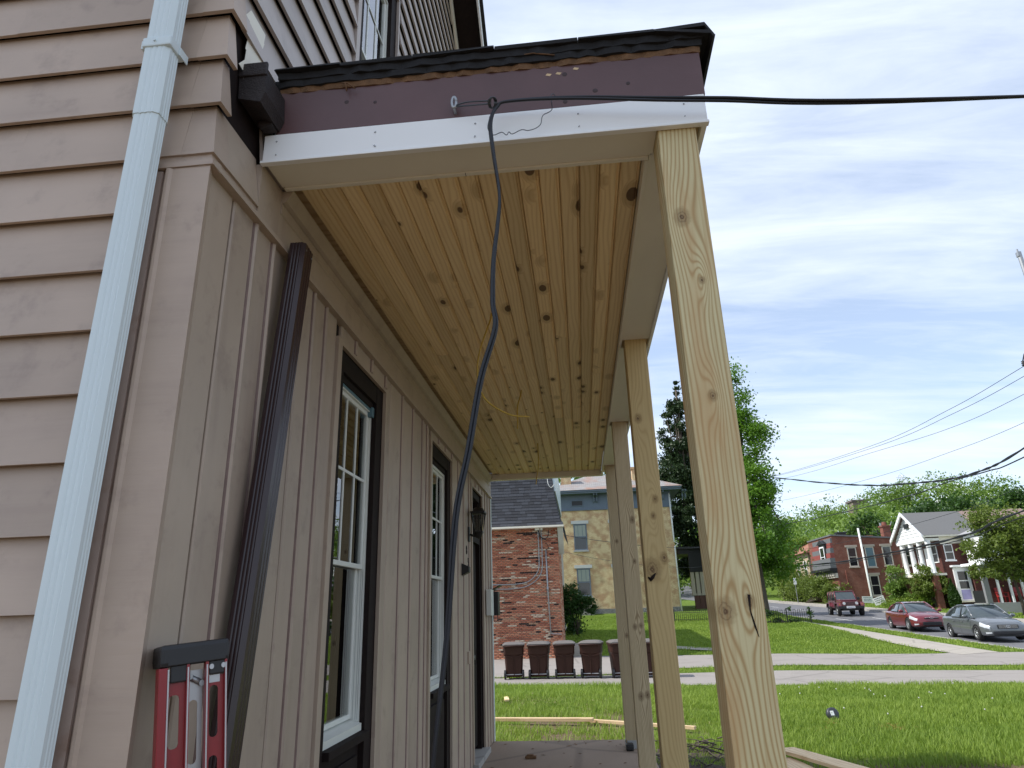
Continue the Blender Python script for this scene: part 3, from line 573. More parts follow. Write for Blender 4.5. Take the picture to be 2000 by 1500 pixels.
# fascia, layers and shingles
pb('fascia_board', 'brown', -1.13, 0.588, 2.130, 2.152, 3.383, 3.592); pb('side_fascia_board', 'brown', 0.566, 0.588, 2.1525, 9.2, 3.383, 3.592)
for (xx, zz_, rr) in ((-0.84, 3.515, 0.010), (-0.72, 3.50, 0.008), (0.055, 3.545, 0.011), (0.30, 3.47, 0.009), (0.17, 3.45, 0.011), (0.05, 3.41, 0.010)):
    m = MB(); m.lathe([(0.001, 0), (rr*0.7, 0.001), (rr, -0.001)], (0, 0, 0), 10); o = m.obj('plugged_knot', MT['knot'], porch); o.location = Vector((xx, 2.1292, zz_))-Vector(porch.location); o.rotation_euler = (math.pi/2, 0, 0)
for (xx, zz_) in ((-0.01, 3.548), (0.03, 3.550), (0.10, 3.565)):
    m = MB(); m.add([(xx-0.012, 2.1288, zz_), (xx+0.006, 2.1288, zz_-0.006), (xx+0.014, 2.1288, zz_+0.004), (xx-0.004, 2.1288, zz_+0.009)], [(0, 1, 2, 3)]); m.obj('paint_chip', MT['lumber'], porch)
def ragged(x0, x1, y, z0, z1, jit, n, depth=0.05):
    top = []; bot = []
    for i in range(n+1):
        x = x0+(x1-x0)*i/n; bot.append((x, z0+rng.uniform(-jit, jit*0.4))); top.append((x, z1+rng.uniform(-jit*0.5, jit*0.5)))
    m = MB(); yj = rng.uniform(-0.006, 0.006, n+1); V = []
    for i in range(n+1): V += [(bot[i][0], y+yj[i], bot[i][1]), (top[i][0], y-0.004+yj[i], top[i][1]), (top[i][0], y+depth, top[i][1]), (bot[i][0], y+depth, bot[i][1])]
    Fc = []
    for i in range(n):
        a, b = 4*i, 4*i+4; Fc += [(a, b, b+1, a+1), (a+1, b+1, b+2, a+2), (a, a+3, b+3, b)]
    m.add(V, Fc); return m
ragged(-1.13, 0.592, 2.128, 3.588, 3.612, 0.003, 60).obj('roof_edge_strip', MT['rot'], porch)
ragged(-1.13, 0.600, 2.116, 3.612, 3.640, 0.0025, 50).obj('tar_layer', MT['tar'], porch); ragged(-1.13, 0.605, 2.105, 3.640, 3.668, 0.0025, 40).obj('tar_layer', MT['tar'], porch)
x = -1.14
while x < 0.60:
    w = min(rng.uniform(0.24, 0.34), 0.63-x); m = MB(); z = 3.668+rng.uniform(0, 0.006); sag = 0.03 if x+w > 0.58 else 0
    m.add([(x, 2.085+rng.uniform(-.008, .008), z-0.002), (x+w, 2.085+rng.uniform(-.008, .008), z-sag), (x+w-0.002, 2.5, z+0.02), (x+0.002, 2.5, z+0.02), (x+0.002, 2.087, z+0.012), (x+w-0.002, 2.087, z+0.014-sag), (x+w-0.002, 2.5, z+0.034), (x+0.002, 2.5, z+0.034)],
          [(0, 3, 2, 1), (4, 5, 6, 7), (0, 1, 5, 4), (1, 2, 6, 5), (2, 3, 7, 6), (3, 0, 4, 7)]); m.obj('shingle', MT['tar'], porch); x += w
y = 2.09
while y < 9.2:
    m = MB(); w = rng.uniform(0.28, 0.34); z = 3.684+rng.uniform(0, 0.008)
    m.add([(0.40, y, z), (0.615, y, z+0.012), (0.655+rng.uniform(-.006, .006), y, z-0.058), (0.40, y+w, z), (0.615, y+w, z+0.012), (0.655, y+w, z-0.058), (0.615, y, z-0.006), (0.640, y, z-0.062), (0.615, y+w, z-0.006), (0.640, y+w, z-0.062), (0.40, y, z-0.015), (0.40, y+w, z-0.015)],
          [(0, 1, 4, 3), (1, 2, 5, 4), (2, 7, 9, 5), (7, 6, 8, 9), (6, 10, 11, 8), (0, 10, 6, 1), (1, 6, 7, 2)]); m.obj('ridge_shingle', MT['tar'], porch); y += w*0.86
m = MB(); m.box(-1.17, 0.56, 2.155, 9.2, 3.60, 3.683); m.obj('roof_deck', MT['tar'], porch)
m = MB()
for (x0, z0, x1, z1) in ((-0.86, 3.60, -0.80, 3.560), (-0.845, 3.60, -0.835, 3.552), (-0.15, 3.645, 0.02, 3.628)):
    m.tube([(x0, 2.112, z0), ((x0+x1)/2, 2.104, (z0+z1)/2+0.006), (x1, 2.110, z1)], 0.003, 5)
m.obj('splinter', MT['rot'], porch)
# treated posts (front faces at y = 2.15, 4.30, 6.44, 8.55)
PK = [[(-0.022, 2.86, 0.019), (0.018, 2.60, 0.008), (0.003, 2.175, 0.010), (0.030, 1.525, 0.011), (-0.045, 1.50, 0.020), (0.035, 0.9, 0.014)],
      [(-0.030, 2.70, 0.016), (0.030, 2.165, 0.013), (0.008, 2.06, 0.012), (-0.028, 1.735, 0.034), (0.050, 1.80, 0.018), (0.0, 0.5, 0.02)],
      [(0.045, 2.30, 0.017), (0.032, 1.92, 0.012), (-0.012, 1.35, 0.014), (0.040, 1.36, 0.012), (-0.01, 0.78, 0.018), (0.045, 0.79, 0.016)],
      [(0.03, 1.2, 0.015), (0.0, 2.3, 0.014)]]
PM = [wood('treated_pine_pale', (0.65, 0.575, 0.335), (0.41, 0.275, 0.12), 'Z', PK[0], fs=190, stain=(0.50, 0.30, 0.13), contrast=1.25), wood('treated_pine_honey', (0.58, 0.45, 0.22), (0.40, 0.265, 0.105), 'Z', PK[1], fs=130, contrast=0.6),
      wood('treated_pine_grey', (0.62, 0.52, 0.33), (0.32, 0.23, 0.125), 'Z', PK[2], fs=260, contrast=1.4), wood('treated_pine_shaded', (0.54, 0.45, 0.28), (0.30, 0.215, 0.115), 'Z', PK[3], fs=260, contrast=1.3)]
posts = []
for i, yf in enumerate((2.150, 4.297, 6.432, 8.547)):
    zt = 3.262-0.001 if i else 3.256
    zt = 3.2805; m = MB(); m.bbox(-0.072, 0.072, 0, 0.146, 0.02, zt, 0.005); o = m.obj('post', PM[i], porch); o.location = Vector((0.4665, yf, 0))-Vector(porch.location); posts.append(o)
    m = MB(); m.box(-0.075, 0.075, -0.004, 0.150, 0.001, 0.019); m.box(-0.060, 0.060, -0.006, -0.0005, 0.0195, 0.085); m.box(-0.0785, -0.0725, 0.02, 0.126, 0.0195, 0.085); m.cyl((0, -0.006, 0.055), (0, -0.012, 0.055), 0.009, 6); link('post_base', m.mesh('post_base', MT['grey']), o, (0, 0, 0))
posts[0]['label'] = 'pale wood post nearest the camera with dark knots'; posts[1]['label'] = 'honey coloured post with one big split knot'
# ink stamp and crack on the posts
def crack(post, pts, r):
    m = MB(); m.tube(pts, r, 5); return link('crack', m.mesh('crack', MT['dark']), post, (0, 0, 0))
crack(posts[0], [(0.030, -0.0005, 1.545), (0.028, -0.0005, 1.50), (0.036, -0.0005, 1.455), (0.043, -0.0005, 1.425)], [0.0045, 0.002, 0.003, 0.0008])
crack(posts[1], [(-0.06, -0.0005, 1.69), (-0.045, -0.0015, 1.675), (-0.03, -0.0015, 1.69), (-0.012, -0.0005, 1.712)], [0.004, 0.013, 0.011, 0.003])
# ================================================================== things on the porch
# service cable
def cable_pair(pts, r, tw=1.6, n=10):
    P = spline(pts, n); m = MB(); L = 0; A = []; B = []
    for i, p in enumerate(P):
        if i: L += (p-P[i-1]).length
        t = (P[min(i+1, len(P)-1)]-P[max(i-1, 0)]).normalized(); a = t.cross(Vector((0, 1, 0.01))).normalized(); b = t.cross(a)
        o = (a*math.cos(L*tw)+b*math.sin(L*tw))*r*0.95; A.append(p+o); B.append(p-o)
    m.tube(A, r, 7); m.tube(B, r, 7); return m
cb1 = cable_pair([(14.0, 2.6, 3.62), (6.0, 2.2, 3.05), (1.651, 2.06, 3.179), (0.569, 2.05, 3.289), (0.1, 2.05, 3.352), (-0.16, 2.055, 3.372), (-0.215, 2.06, 3.352), (-0.240, 2.06, 3.28), (-0.231, 2.055, 3.141), (-0.212, 2.05, 2.95), (-0.222, 2.055, 2.83), (-0.240, 2.06, 2.69), (-0.246, 2.06, 2.528), (-0.240, 2.06, 2.43), (-0.292, 2.06, 2.25), (-0.335, 2.06, 2.01), (-0.377, 2.06, 1.80), (-0.405, 2.06, 1.444), (-0.444, 2.06, 1.10), (-0.47, 2.1, 0.7), (-0.52, 2.2, 0.2), (-0.62, 2.45, 0.012), (-0.8, 2.9, 0.012)], 0.0058)
tag(cb1.obj('service_cable', MT['rubber']), 'twin black cable tied at the beam and dangling in front of the ceiling', 'cable')
m = MB(); m.tube(spline([(-0.385, 2.100, 3.416), (-0.33, 2.075, 3.405), (-0.235, 2.055, 3.382)], 6), 0.003, 5); m.tube(spline([(-0.385, 2.100, 3.412), (-0.32, 2.08, 3.392), (-0.235, 2.052, 3.366)], 6), 0.003, 5)
for k in range(3): m.tube([(-0.226+0.013*math.cos(a)*1.0-0.004*k, 2.055+0.018*math.sin(a), 3.372+0.012*math.cos(a+1.2)) for a in np.linspace(0, 6.28, 9)], 0.0025, 5)
tag(m.obj('tie_wire', MT['wire']), 'short wire tie between the eye screw and the black cable', 'wire')
m = MB(); m.tube([(-0.388+0.016*math.cos(a)*0.55, 2.100, 3.432+0.026*math.sin(a)) for a in np.linspace(0, 6.6, 15)], 0.0065, 8); m.cyl((-0.388, 2.100, 3.405), (-0.388, 2.131, 3.402), 0.006, 8)
tag(m.obj('eye_screw', MT['grey']), 'galvanised eye screw in the brown fascia board', 'screw eye')
m = MB(); m.tube(spline([(0.012, 2.075, 3.392), (0.004, 2.07, 3.40), (-0.006, 2.07, 3.385), (-0.004, 2.075, 3.33), (-0.040, 2.09, 3.320), (-0.050, 2.095, 3.285), (-0.072, 2.09, 3.262), (-0.10, 2.085, 3.252), (-0.125, 2.085, 3.258), (-0.16, 2.08, 3.238), (-0.172, 2.08, 3.250), (-0.182, 2.08, 3.236), (-0.20, 2.075, 3.247), (-0.232, 2.068, 3.232), (-0.25, 2.055, 3.255), (-0.240, 2.045, 3.30)], 4), 0.0017, 5)
tag(m.obj('loose_wire', MT['wire']), 'thin crooked wire end curling over the white beam', 'wire')
# yellow electrical cables out of the ceiling
def romex(pts, label, col='romex'):
    m = MB(); m.tube(spline(pts, 8), 0.0055, 7); o = m.obj('electrical_cable', MT[col]); tag(o, label, 'cable', 'cable ends hanging from the ceiling')
romex([(-0.463, 3.795, 3.31), (-0.475, 3.80, 3.25), (-0.545, 3.82, 3.06), (-0.565, 3.85, 2.90), (-0.53, 3.95, 2.78), (-0.40, 4.10, 2.72), (-0.28, 4.25, 2.74)], 'longest yellow cable looping out of the ceiling behind the black cable')
romex([(-0.414, 5.368, 3.31), (-0.42, 5.37, 3.26), (-0.45, 5.36, 3.15), (-0.452, 5.35, 3.02), (-0.455, 5.35, 2.955)], 'short straight cable end below the ceiling beside the yellow loop')
romex([(-0.40, 7.312, 3.31), (-0.398, 7.31, 3.22), (-0.40, 7.30, 3.05), (-0.425, 7.29, 2.90), (-0.435, 7.28, 2.83)], 'dull cable end hanging down in front of the far beam')
# leaning dark downspout
m = MB(); spout(m, (0, 0, 0.001), (0, 0, 3.06), 0.078, 0.106)
ld = m.obj('leaning_downspout', MT['dspout']); ld.location = (-1.142, 2.085, 0.0); ld.rotation_euler = (-math.atan2(0.37, 3.06), 0.004, 0); tag(ld, 'loose dark brown downspout leaning on the tan siding behind the ladder', 'downspout')
m = MB(); m.cyl((0.038, -0.03, 3.03), (0.0405, -0.03, 3.03), 0.004, 8); m.cyl((0.038, 0.03, 3.03), (0.0405, 0.03, 3.03), 0.004, 8); link('screw_hole', m.mesh('screw_hole', MT['grey']), ld, (0, 0, 0))
# step ladder, folded, seen from its side
lad = thing('step_ladder', 'red folding step ladder with black cap against the corner of the house', 'ladder', (-1.086, 1.87, 0.0))
def lobj(name, m, mat): return m.obj(name, MT[mat], lad)
m = MB(); m.bbox(-1.188, -0.982, 1.79, 2.02, 1.405, 1.462, 0.012); m.box(-1.165, -0.995, 1.7895, 1.7915, 1.41, 1.44); lobj('top_cap', m, 'black')
m = MB(); m.bbox(-1.156, -1.098, 1.800, 1.812, 1.365, 1.412, 0.004); lobj('cap_bracket', m, 'black')
m = MB(); m.bbox(-1.042, -0.988, 1.800, 1.812, 1.372, 1.412, 0.004); lobj('cap_bracket', m, 'black')
def web(mb, xa, xb, y, z0, z1, first, per=0.172, slot=0.128, edge=0.012):
    t = 0.004; z = first; mb.box(xa, xb, y, y+t, z, z1); 
    while z > z0+0.1:
        zl = z-slot; mb.box(xa, xa+edge*0.55, y, y+t, zl, z); mb.box(xb-edge*1.4, xb, y, y+t, zl, z)
        c = 0.010; a0, b0 = xa+edge*0.55, xb-edge*1.4
        for (px, pz, sx, sz) in ((a0, z, 1, -1), (b0, z, -1, -1), (a0, zl, 1, 1), (b0, zl, -1, 1)):
            mb.prism([(px, pz), (px+sx*c, pz), (px+sx*c*0.3, pz+sz*c*0.3), (px, pz+sz*c)], 'y', y, y+t)
        zn = zl-(per-slot); mb.box(xa, xb, y, y+t, max(zn, z0), zl); z = zn
    mb.box(xa, xb, y, y+t, z0, max(z, z0+0.01))
m = MB(); m.bbox(-1.190, -1.163, 1.795, 1.86, 0.02, 1.405, 0.003); m.box(-1.110, -1.101, 1.795, 1.83, 0.02, 1.41); web(m, -1.163, -1.110, 1.812, 0.02, 1.37, 1.335); lobj('rail', m, 'redl')
m = MB(); m.box(-1.054, -1.045, 1.795, 1.83, 0.02, 1.41); m.box(-0.996, -0.989, 1.795, 1.86, 0.02, 1.41); web(m, -1.045, -0.996, 1.812, 0.02, 1.37, 1.345); lobj('rail', m, 'redl')
for xe in (-1.1625, -1.1055, -1.0495, -0.9925):
    m = MB(); m.box(xe-0.0022, xe+0.0022, 1.7935, 1.7948, 0.03, 1.40); lobj('worn_edge', m, 'alu')
m = MB(); web(m, -1.100, -1.055, 1.840, 0.02, 1.39, 1.315, 0.30, 0.155, 0.010); lobj('inner_rail', m, 'alu')
for (za, zb_) in ((1.375, 1.355), (1.075, 1.115)):
    m = MB(); m.tube([(-1.097, 1.832, za), (-1.058, 1.832, zb_)], 0.008, 8); m.cyl((-1.095, 1.826, za), (-1.095, 1.820, za), 0.008, 10); m.cyl((-1.060, 1.826, zb_), (-1.060, 1.820, zb_), 0.008, 10); lobj('spreader', m, 'grey')
for xx in (-1.036, -1.000):
    m = MB(); m.cyl((xx, 1.800, 1.393), (xx, 1.795, 1.393), 0.007, 10); lobj('rivet', m, 'alu')
m = MB(); m.box(-1.040, -1.008, 1.8105, 1.8115, 1.352, 1.371); lobj('label_sticker', m, 'alu')
for zz_ in np.arange(0.25, 1.25, 0.29):
    m = MB(); m.bbox(-1.09, -1.06, 1.86, 2.0, zz_, zz_+0.02, 0.003); lobj('step', m, 'alu')
for xx in (-1.178, -0.994):
    m = MB(); m.bbox(xx-0.014, xx+0.014, 1.79, 1.865, 0.001, 0.03, 0.004); lobj('foot', m, 'black')
R_l = Matrix.Rotation(math.radians(6.0), 3, 'Y').transposed() @ Matrix.Rotation(math.radians(40), 3, 'Z')
lad.rotation_euler = R_l.to_euler(); lad.location = Vector((-1.088, 1.885, 1.43))-R_l @ (Vector((-1.086, 1.86, 1.43))-Vector((-1.086, 1.87, 0.0)))
lad.scale = (0.84, 0.84, 1.0)
# wall lantern, house number, doorbell camera, boxes
la = thing('wall_lantern', 'black wall lantern beside the front door', 'lantern', (XW, 7.30, 2.330))
m = MB(); m.bbox(XW+0.001, XW+0.02, 7.26, 7.34, 2.240, 2.400, 0.006); m.obj('back_plate', MT['black'], la)
m = MB(); m.tube(spline([(XW+0.02, 7.30, 2.320), (XW+0.075, 7.30, 2.300), (XW+0.115, 7.30, 2.320), (XW+0.115, 7.30, 2.350)], 6), 0.012, 8); m.obj('arm', MT['black'], la)
m = MB(); c = (XW+0.115, 7.30); 
for sx, sy in ((-1, -1), (1, -1), (1, 1), (-1, 1)): m.tube([(c[0]+sx*0.038, c[1]+sy*0.038, 2.350), (c[0]+sx*0.068, c[1]+sy*0.068, 2.540)], 0.008, 6)
m.bbox(c[0]-0.05, c[0]+0.05, c[1]-0.05, c[1]+0.05, 2.332, 2.352, 0.004); m.bbox(c[0]-0.08, c[0]+0.08, c[1]-0.08, c[1]+0.08, 2.540, 2.560, 0.004); m.lathe([(0.075, 2.560), (0.05, 2.600), (0.015, 2.615), (0.012, 2.640), (0.001, 2.645)], (*c, 0), 12); m.lathe([(0.001, 2.270), (0.03, 2.280), (0.05, 2.332)], (*c, 0), 12); m.obj('frame', MT['black'], la)
m = MB(); q = [(-1, -1), (1, -1), (1, 1), (-1, 1)]; m.add([(c[0]+sx*0.044, c[1]+sy*0.044, 2.353) for sx, sy in q]+[(c[0]+sx*0.065, c[1]+sy*0.065, 2.539) for sx, sy in q], [(i, (i+1) % 4, 4+(i+1) % 4, 4+i) for i in range(4)]); m.obj('pane', MT['glass'], la)
dc = MB(); dc.prism([(XW+0.001, 1.87), (XW+0.075, 1.905), (XW+0.075, 1.955), (XW+0.001, 1.99)], 'y', 6.87, 6.98); tag(dc.obj('security_camera', MT['black']), 'small black wedge shaped camera box between window and door', 'camera')
def text(body, size, loc, rot, mat, parent=None, name='lettering', depth=0.003):
    cu_ = bpy.data.curves.new(name, 'FONT'); cu_.body = body; cu_.size = size; cu_.extrude = depth; cu_.align_x = 'CENTER'; cu_.align_y = 'CENTER'; cu_.resolution_u = 2
    t = bpy.data.objects.new(name, cu_); C.objects.link(t); bpy.context.view_layer.update(); me = bpy.data.meshes.new_from_object(t); bpy.data.objects.remove(t); me.name = name
    me.materials.clear(); me.materials.append(mat); o = bpy.data.objects.new(name, me); C.objects.link(o)
    if parent is not None: o.parent = parent; o.location = Vector(loc)-(wloc(parent))
    else: o.location = loc
    o.rotation_euler = rot; return o
text('8', 0.13, (XW+0.004, 7.17, 2.14), (math.pi/2, 0, math.pi/2), MT['dark'], house, 'house_number')
text('5', 0.13, (XW+0.004, 7.27, 2.02), (math.pi/2, 0, math.pi/2), MT['dark'], house, 'house_number')
m = MB(); m.bbox(XW+0.001, XW+0.022, 7.19, 7.25, 1.02, 1.14, 0.004); m.obj('outlet_plate', MT['tan'], house)
ub = MB(); ub.bbox(XW+0.012, XW+0.075, 8.56, 8.80, 1.47, 1.78, 0.006); tag(ub.obj('utility_box', MT['vinyl']), 'pale utility box on the siding right of the front door', 'box')
mb_ = thing('wall_mailbox', 'black wall mailbox with raised lid at the far corner of the porch wall', 'mailbox', (XW, 9.0, 1.5))
m = MB(); m.bbox(XW+0.014, XW+0.12, 8.90, 9.08, 1.47, 1.76, 0.006); m.obj('body', MT['black'], mb_)
m = MB(); m.add([(XW+0.02, 8.89, 1.77), (XW+0.02, 9.09, 1.77), (XW+0.15, 9.09, 1.83), (XW+0.15, 8.89, 1.83), (XW+0.02, 8.89, 1.78), (XW+0.02, 9.09, 1.78), (XW+0.15, 9.09, 1.842), (XW+0.15, 8.89, 1.842)], [(0, 3, 2, 1), (4, 5, 6, 7), (0, 1, 5, 4), (1, 2, 6, 5), (2, 3, 7, 6), (3, 0, 4, 7)]); m.obj('lid', MT['black'], mb_)
for k in (0.05, 0.10):
    m = MB(); m.tube([(XW+k, 8.98, 1.47), (XW+k, 8.98, 1.41), (XW+k+0.02, 8.98, 1.385), (XW+k+0.045, 8.98, 1.40), (XW+k+0.05, 8.98, 1.425)], 0.005, 6); m.obj('hook', MT['wire'], mb_)
m = MB(); m.bbox(0.385, 0.47, 8.40, 8.50, 0.002, 0.07, 0.01); m.bbox(0.395, 0.46, 8.385, 8.40, 0.015, 0.055, 0.004); tag(m.obj('black_clip', MT['black']), 'small black plastic clip at the foot of the farthest post', 'clip')
# crumbs of debris on the slab
m = MB()
for i in range(40):
    a = rng.uniform(0, 3.14); l = rng.uniform(0.008, 0.045); x, y = rng.uniform(-1.1, 0.34), rng.uniform(6.2, 9.05); w = rng.uniform(0.003, 0.012)
    m.add([(x-l*math.cos(a), y-l*math.sin(a), 0.003), (x+w*math.sin(a), y-w*math.cos(a), 0.002), (x+l*math.cos(a), y+l*math.sin(a), 0.006), (x-w*math.sin(a), y+w*math.cos(a), 0.009)], [(0, 1, 2), (0, 2, 3), (0, 1, 3), (1, 2, 3)])
tag(m.obj('wood_crumbs', MT['rot']), 'small brown wood crumbs scattered on the porch floor', 'debris', None, 'stuff')
m = MB(); m.bbox(-0.72, -0.60, 8.05, 8.11, 0.002, 0.03, 0.006); m.bbox(-0.70, -0.63, 8.06, 8.10, 0.031, 0.042, 0.003); tag(m.obj('wood_chunk', MT['rot']), 'brown broken chunk of wood lying alone on the porch floor', 'wood chunk')
m = MB(); m.tube(spline([(-1.02, 7.3, 0.006), (-0.95, 7.22, 0.02), (-0.85, 7.05, 0.012), (-0.80, 6.9, 0.005)], 5), 0.005, 5); tag(m.obj('twig', MT['bark']), 'thin curved twig on the porch floor near the door', 'twig')
m = MB(); m.prism([(7.02, 0.002), (6.90, 0.002), (6.92, 0.05), (6.98, 0.06)], 'x', -1.06, -0.96); tag(m.obj('black_scrap', MT['black']), 'black scrap lying on the floor below the doorstep', 'scrap')

# ================================================================== vegetation
LF = {'maple': leafmat('maple_leaves', (0.040, 0.115, 0.010), (0.165, 0.310, 0.035)), 'dark': leafmat('dark_conifer_needles', (0.010, 0.026, 0.010), (0.050, 0.085, 0.028), trans=0.15),
      'hill': leafmat('hillside_leaves', (0.060, 0.130, 0.018), (0.215, 0.315, 0.065)), 'hilld': leafmat('deep_green_leaves', (0.014, 0.045, 0.010), (0.060, 0.125, 0.025)),
      'lime': leafmat('yellow_green_leaves', (0.075, 0.140, 0.014), (0.230, 0.330, 0.045)), 'olive': leafmat('olive_leaves', (0.055, 0.095, 0.014), (0.190, 0.250, 0.050)),
      'grass': leafmat('grass_blades', (0.085, 0.165, 0.015), (0.320, 0.420, 0.075), 0.6, 0.35)}
def unit(n): v = rng.normal(size=(n, 3)); return v/np.linalg.norm(v, axis=1, keepdims=True)
def quads(P, size, tone, droop=0.0):
    n = len(P); nrm = unit(n); nrm[:, 2] = np.abs(nrm[:, 2])*0.9+0.15; nrm /= np.linalg.norm(nrm, axis=1, keepdims=True)
    t = np.cross(nrm, unit(n)); t /= np.linalg.norm(t, axis=1, keepdims=True)+1e-9; b = np.cross(nrm, t)
    s = (size*rng.uniform(0.6, 1.3, n))[:, None]; t = t*s*0.62; b = b*s*0.36
    t[:, 2] -= droop*s[:, 0]
    V = np.stack([P-t, P-t*0.1+b, P+t, P-t*0.1-b], 1).reshape(-1, 3); F = np.arange(4*n).reshape(n, 4); return V, F, tone
def crown_points(ells, n, clump_n=36, sig=0.17, inner=0.5):
    vol = np.array([e[3]*e[4]*e[5] for e in ells])**0.75; pts = []; tn = []; cc = []
    for e, w in zip(ells, vol/vol.sum()):
        k = max(3, int(clump_n*w*len(ells)**0.3)); m = max(8, int(n*w/k)); c = unit(k)*(inner+(1-inner)*rng.random((k, 1))**0.7)
        c = c*np.array(e[3:6])+np.array(e[:3]); cc.append(c); sg = sig*(e[3]+e[4]+e[5])/3*rng.uniform(0.7, 1.35, (k, 1, 1))
        d = rng.normal(size=(k, m, 3))*sg*np.array([1.15, 1.15, 0.75]); ct = np.clip(rng.normal(0.5, 0.20, (k, 1)), 0, 1)
        pts.append((c[:, None, :]+d).reshape(-1, 3)); tn.append(np.clip(ct+rng.normal(0, 0.17, (k, m)), 0, 1).ravel())
    return np.concatenate(pts), np.concatenate(tn), np.concatenate(cc)
def tree(name, label, cat, base, ells, n, leaf, mat, tr, trunk_top=None, group=None, limbs=9, clump_n=40, sig=0.17, inner=0.5, trunks=None, droop=0.0):
    t = thing(name, label, cat, base, 0, group); bx, by, bz = base
    P, tn, cc = crown_points(ells, n, clump_n, sig, inner); P = P[P[:, 2] > bz+0.02] if True else P; tn = tn[:len(P)]
    V, F, tn = quads(P, leaf, tn, droop); link('crown', npmesh('crown', V, F, LF[mat], tn), t)
    m = MB(); top = trunk_top or (ells[0][0], ells[0][1], ells[0][2]+ells[0][5]*0.4)
    for (ox, oy) in (trunks or [(0, 0)]):
        pts = [(bx+ox*0.3, by+oy*0.3, bz-0.15), (bx+ox*0.4, by+oy*0.4, bz+0.4), (bx+(top[0]-bx)*0.4+ox, by+(top[1]-by)*0.4+oy, bz+(top[2]-bz)*0.4), (top[0]+ox*1.6, top[1]+oy*1.6, top[2])]
        sp_ = spline(pts, 5); m.tube(sp_, [tr*(1.25 if i == 0 else 1)*(1-0.8*i/len(sp_)) for i in range(len(sp_))], 8)
    for c in cc[rng.permutation(len(cc))[:limbs]]:
        f = rng.uniform(0.35, 0.8); a = Vector(base).lerp(Vector(top), f); b = Vector(c); mid = a.lerp(b, 0.5)+Vector((0, 0, 0.05*(b-a).length)); m.tube([a, mid, b], [tr*0.35*(1.1-f*0.6), tr*0.22, tr*0.06], 5)
    m.obj('trunk', MT['bark'], t); return t
def bush(name, label, base, ells, n, leaf, mat, group=None, cat='shrub', clump_n=26, sig=0.2, inner=0.4):
    t = thing(name, label, cat, base, 0, group); P, tn, cc = crown_points(ells, n, clump_n, sig, inner)
    gz = H(P[:, 0], P[:, 1]); k = P[:, 2] > gz; P = P[k]; tn = tn[k]; V, F, tn = quads(P, leaf, tn); link('foliage', npmesh('foliage', V, F, LF[mat], tn), t)
    m = MB()
    for c in cc[:7]: m.tube([base, (Vector(base)+Vector(c))/2+Vector((0, 0, 0.05)), c], [0.04, 0.03, 0.012], 5)
    m.obj('stem', MT['bark'], t); return t
# big trees beyond the lawn
tree('maple_tree', 'tall bright green tree by the street behind the nearest post', 'tree', (11.78, 47, h1(11.78, 47)),
     [(11.3, 47.4, 15.6, 1.5, 1.5, 3.4), (11.5, 47.2, 12.4, 2.3, 2.2, 2.5), (11.5, 47, 9.0, 2.15, 2.5, 2.4), (11.4, 47.2, 6.0, 2.5, 3.0, 2.1), (11.9, 47.0, 4.2, 2.4, 2.8, 1.3), (10.4, 47.5, 7.5, 2.0, 2.2, 2.2)], 46000, 0.17, 'maple', 0.36, (11.5, 47.2, 16.5), limbs=26, clump_n=150, sig=0.14, inner=0.45)
tree('spruce_tree', 'tall dark evergreen standing beside the yellow brick house', 'tree', (9.8, 60, h1(9.8, 60)),
     [(9.8, 60, 20.3, 0.5, 0.5, 1.7), (9.75, 60, 18.0, 1.2, 1.2, 1.5), (9.6, 60, 15.6, 1.9, 1.9, 1.6), (9.5, 60, 13.0, 2.3, 2.3, 1.6), (9.6, 60, 10.2, 2.4, 2.4, 1.5), (9.6, 60, 7.4, 2.3, 2.3, 1.5), (9.8, 60, 5.0, 2.2, 2.2, 1.2)], 40000, 0.20, 'dark', 0.34, (9.8, 60, 20.5), limbs=34, clump_n=130, sig=0.13, inner=0.35, droop=0.25)
for (x, y, zt, r, mat, lb) in ((-3.2, 82, 19.0, 4.2, 'hill', 'green tree rising left of the yellow house chimney, seen under the far beam'), (2.2, 86, 19.5, 4.6, 'hill', 'rounded tree behind the yellow house roof')):
    tree('background_tree', lb, 'tree', (x, y, h1(x, y)), [(x, y, zt-r*1.1, r, r, r*1.25), (x+1.2, y, zt-r*2.2, r*1.1, r, r)], 9000, 0.34, mat, 0.4, group='trees behind the yellow house', clump_n=70, sig=0.15)
# street side planting on the right
tree('street_tree', 'spreading layered tree covering the white house and its porch', 'tree', (28.0, 47.8, h1(28, 47.8)+0.2),
     [(27.7, 47.5, 6.1, 1.9, 1.8, 1.2), (26.5, 47.4, 4.7, 1.6, 1.8, 1.0), (28.3, 47.6, 4.8, 2.0, 1.9, 1.2), (26.3, 47.5, 3.0, 1.3, 1.5, 0.6), (27.9, 47.4, 3.2, 1.9, 1.9, 0.8), (29.3, 47.6, 3.6, 1.5, 1.7, 1.0)], 19000, 0.15, 'olive', 0.16, (27.5, 47.5, 5.0), limbs=24, clump_n=110, sig=0.13)
tree('ornamental_tree', 'small loose tree growing in front of the white columns', 'tree', (29.05, 61.0, h1(29.05, 61)),
     [(28.9, 61.0, 3.3, 1.05, 1.0, 0.85), (28.3, 60.9, 2.5, 1.0, 1.0, 0.8), (29.4, 60.8, 2.4, 0.9, 0.9, 0.8)], 6500, 0.15, 'olive', 0.09, (28.9, 61, 3.2), limbs=14, clump_n=60, sig=0.15, trunks=[(0, 0), (-0.22, 0.05)])
t = thing('arborvitae', 'dark green cone shaped evergreen beside the lavender door', 'shrub', (29.7, 59.3, h1(29.7, 59.3)))
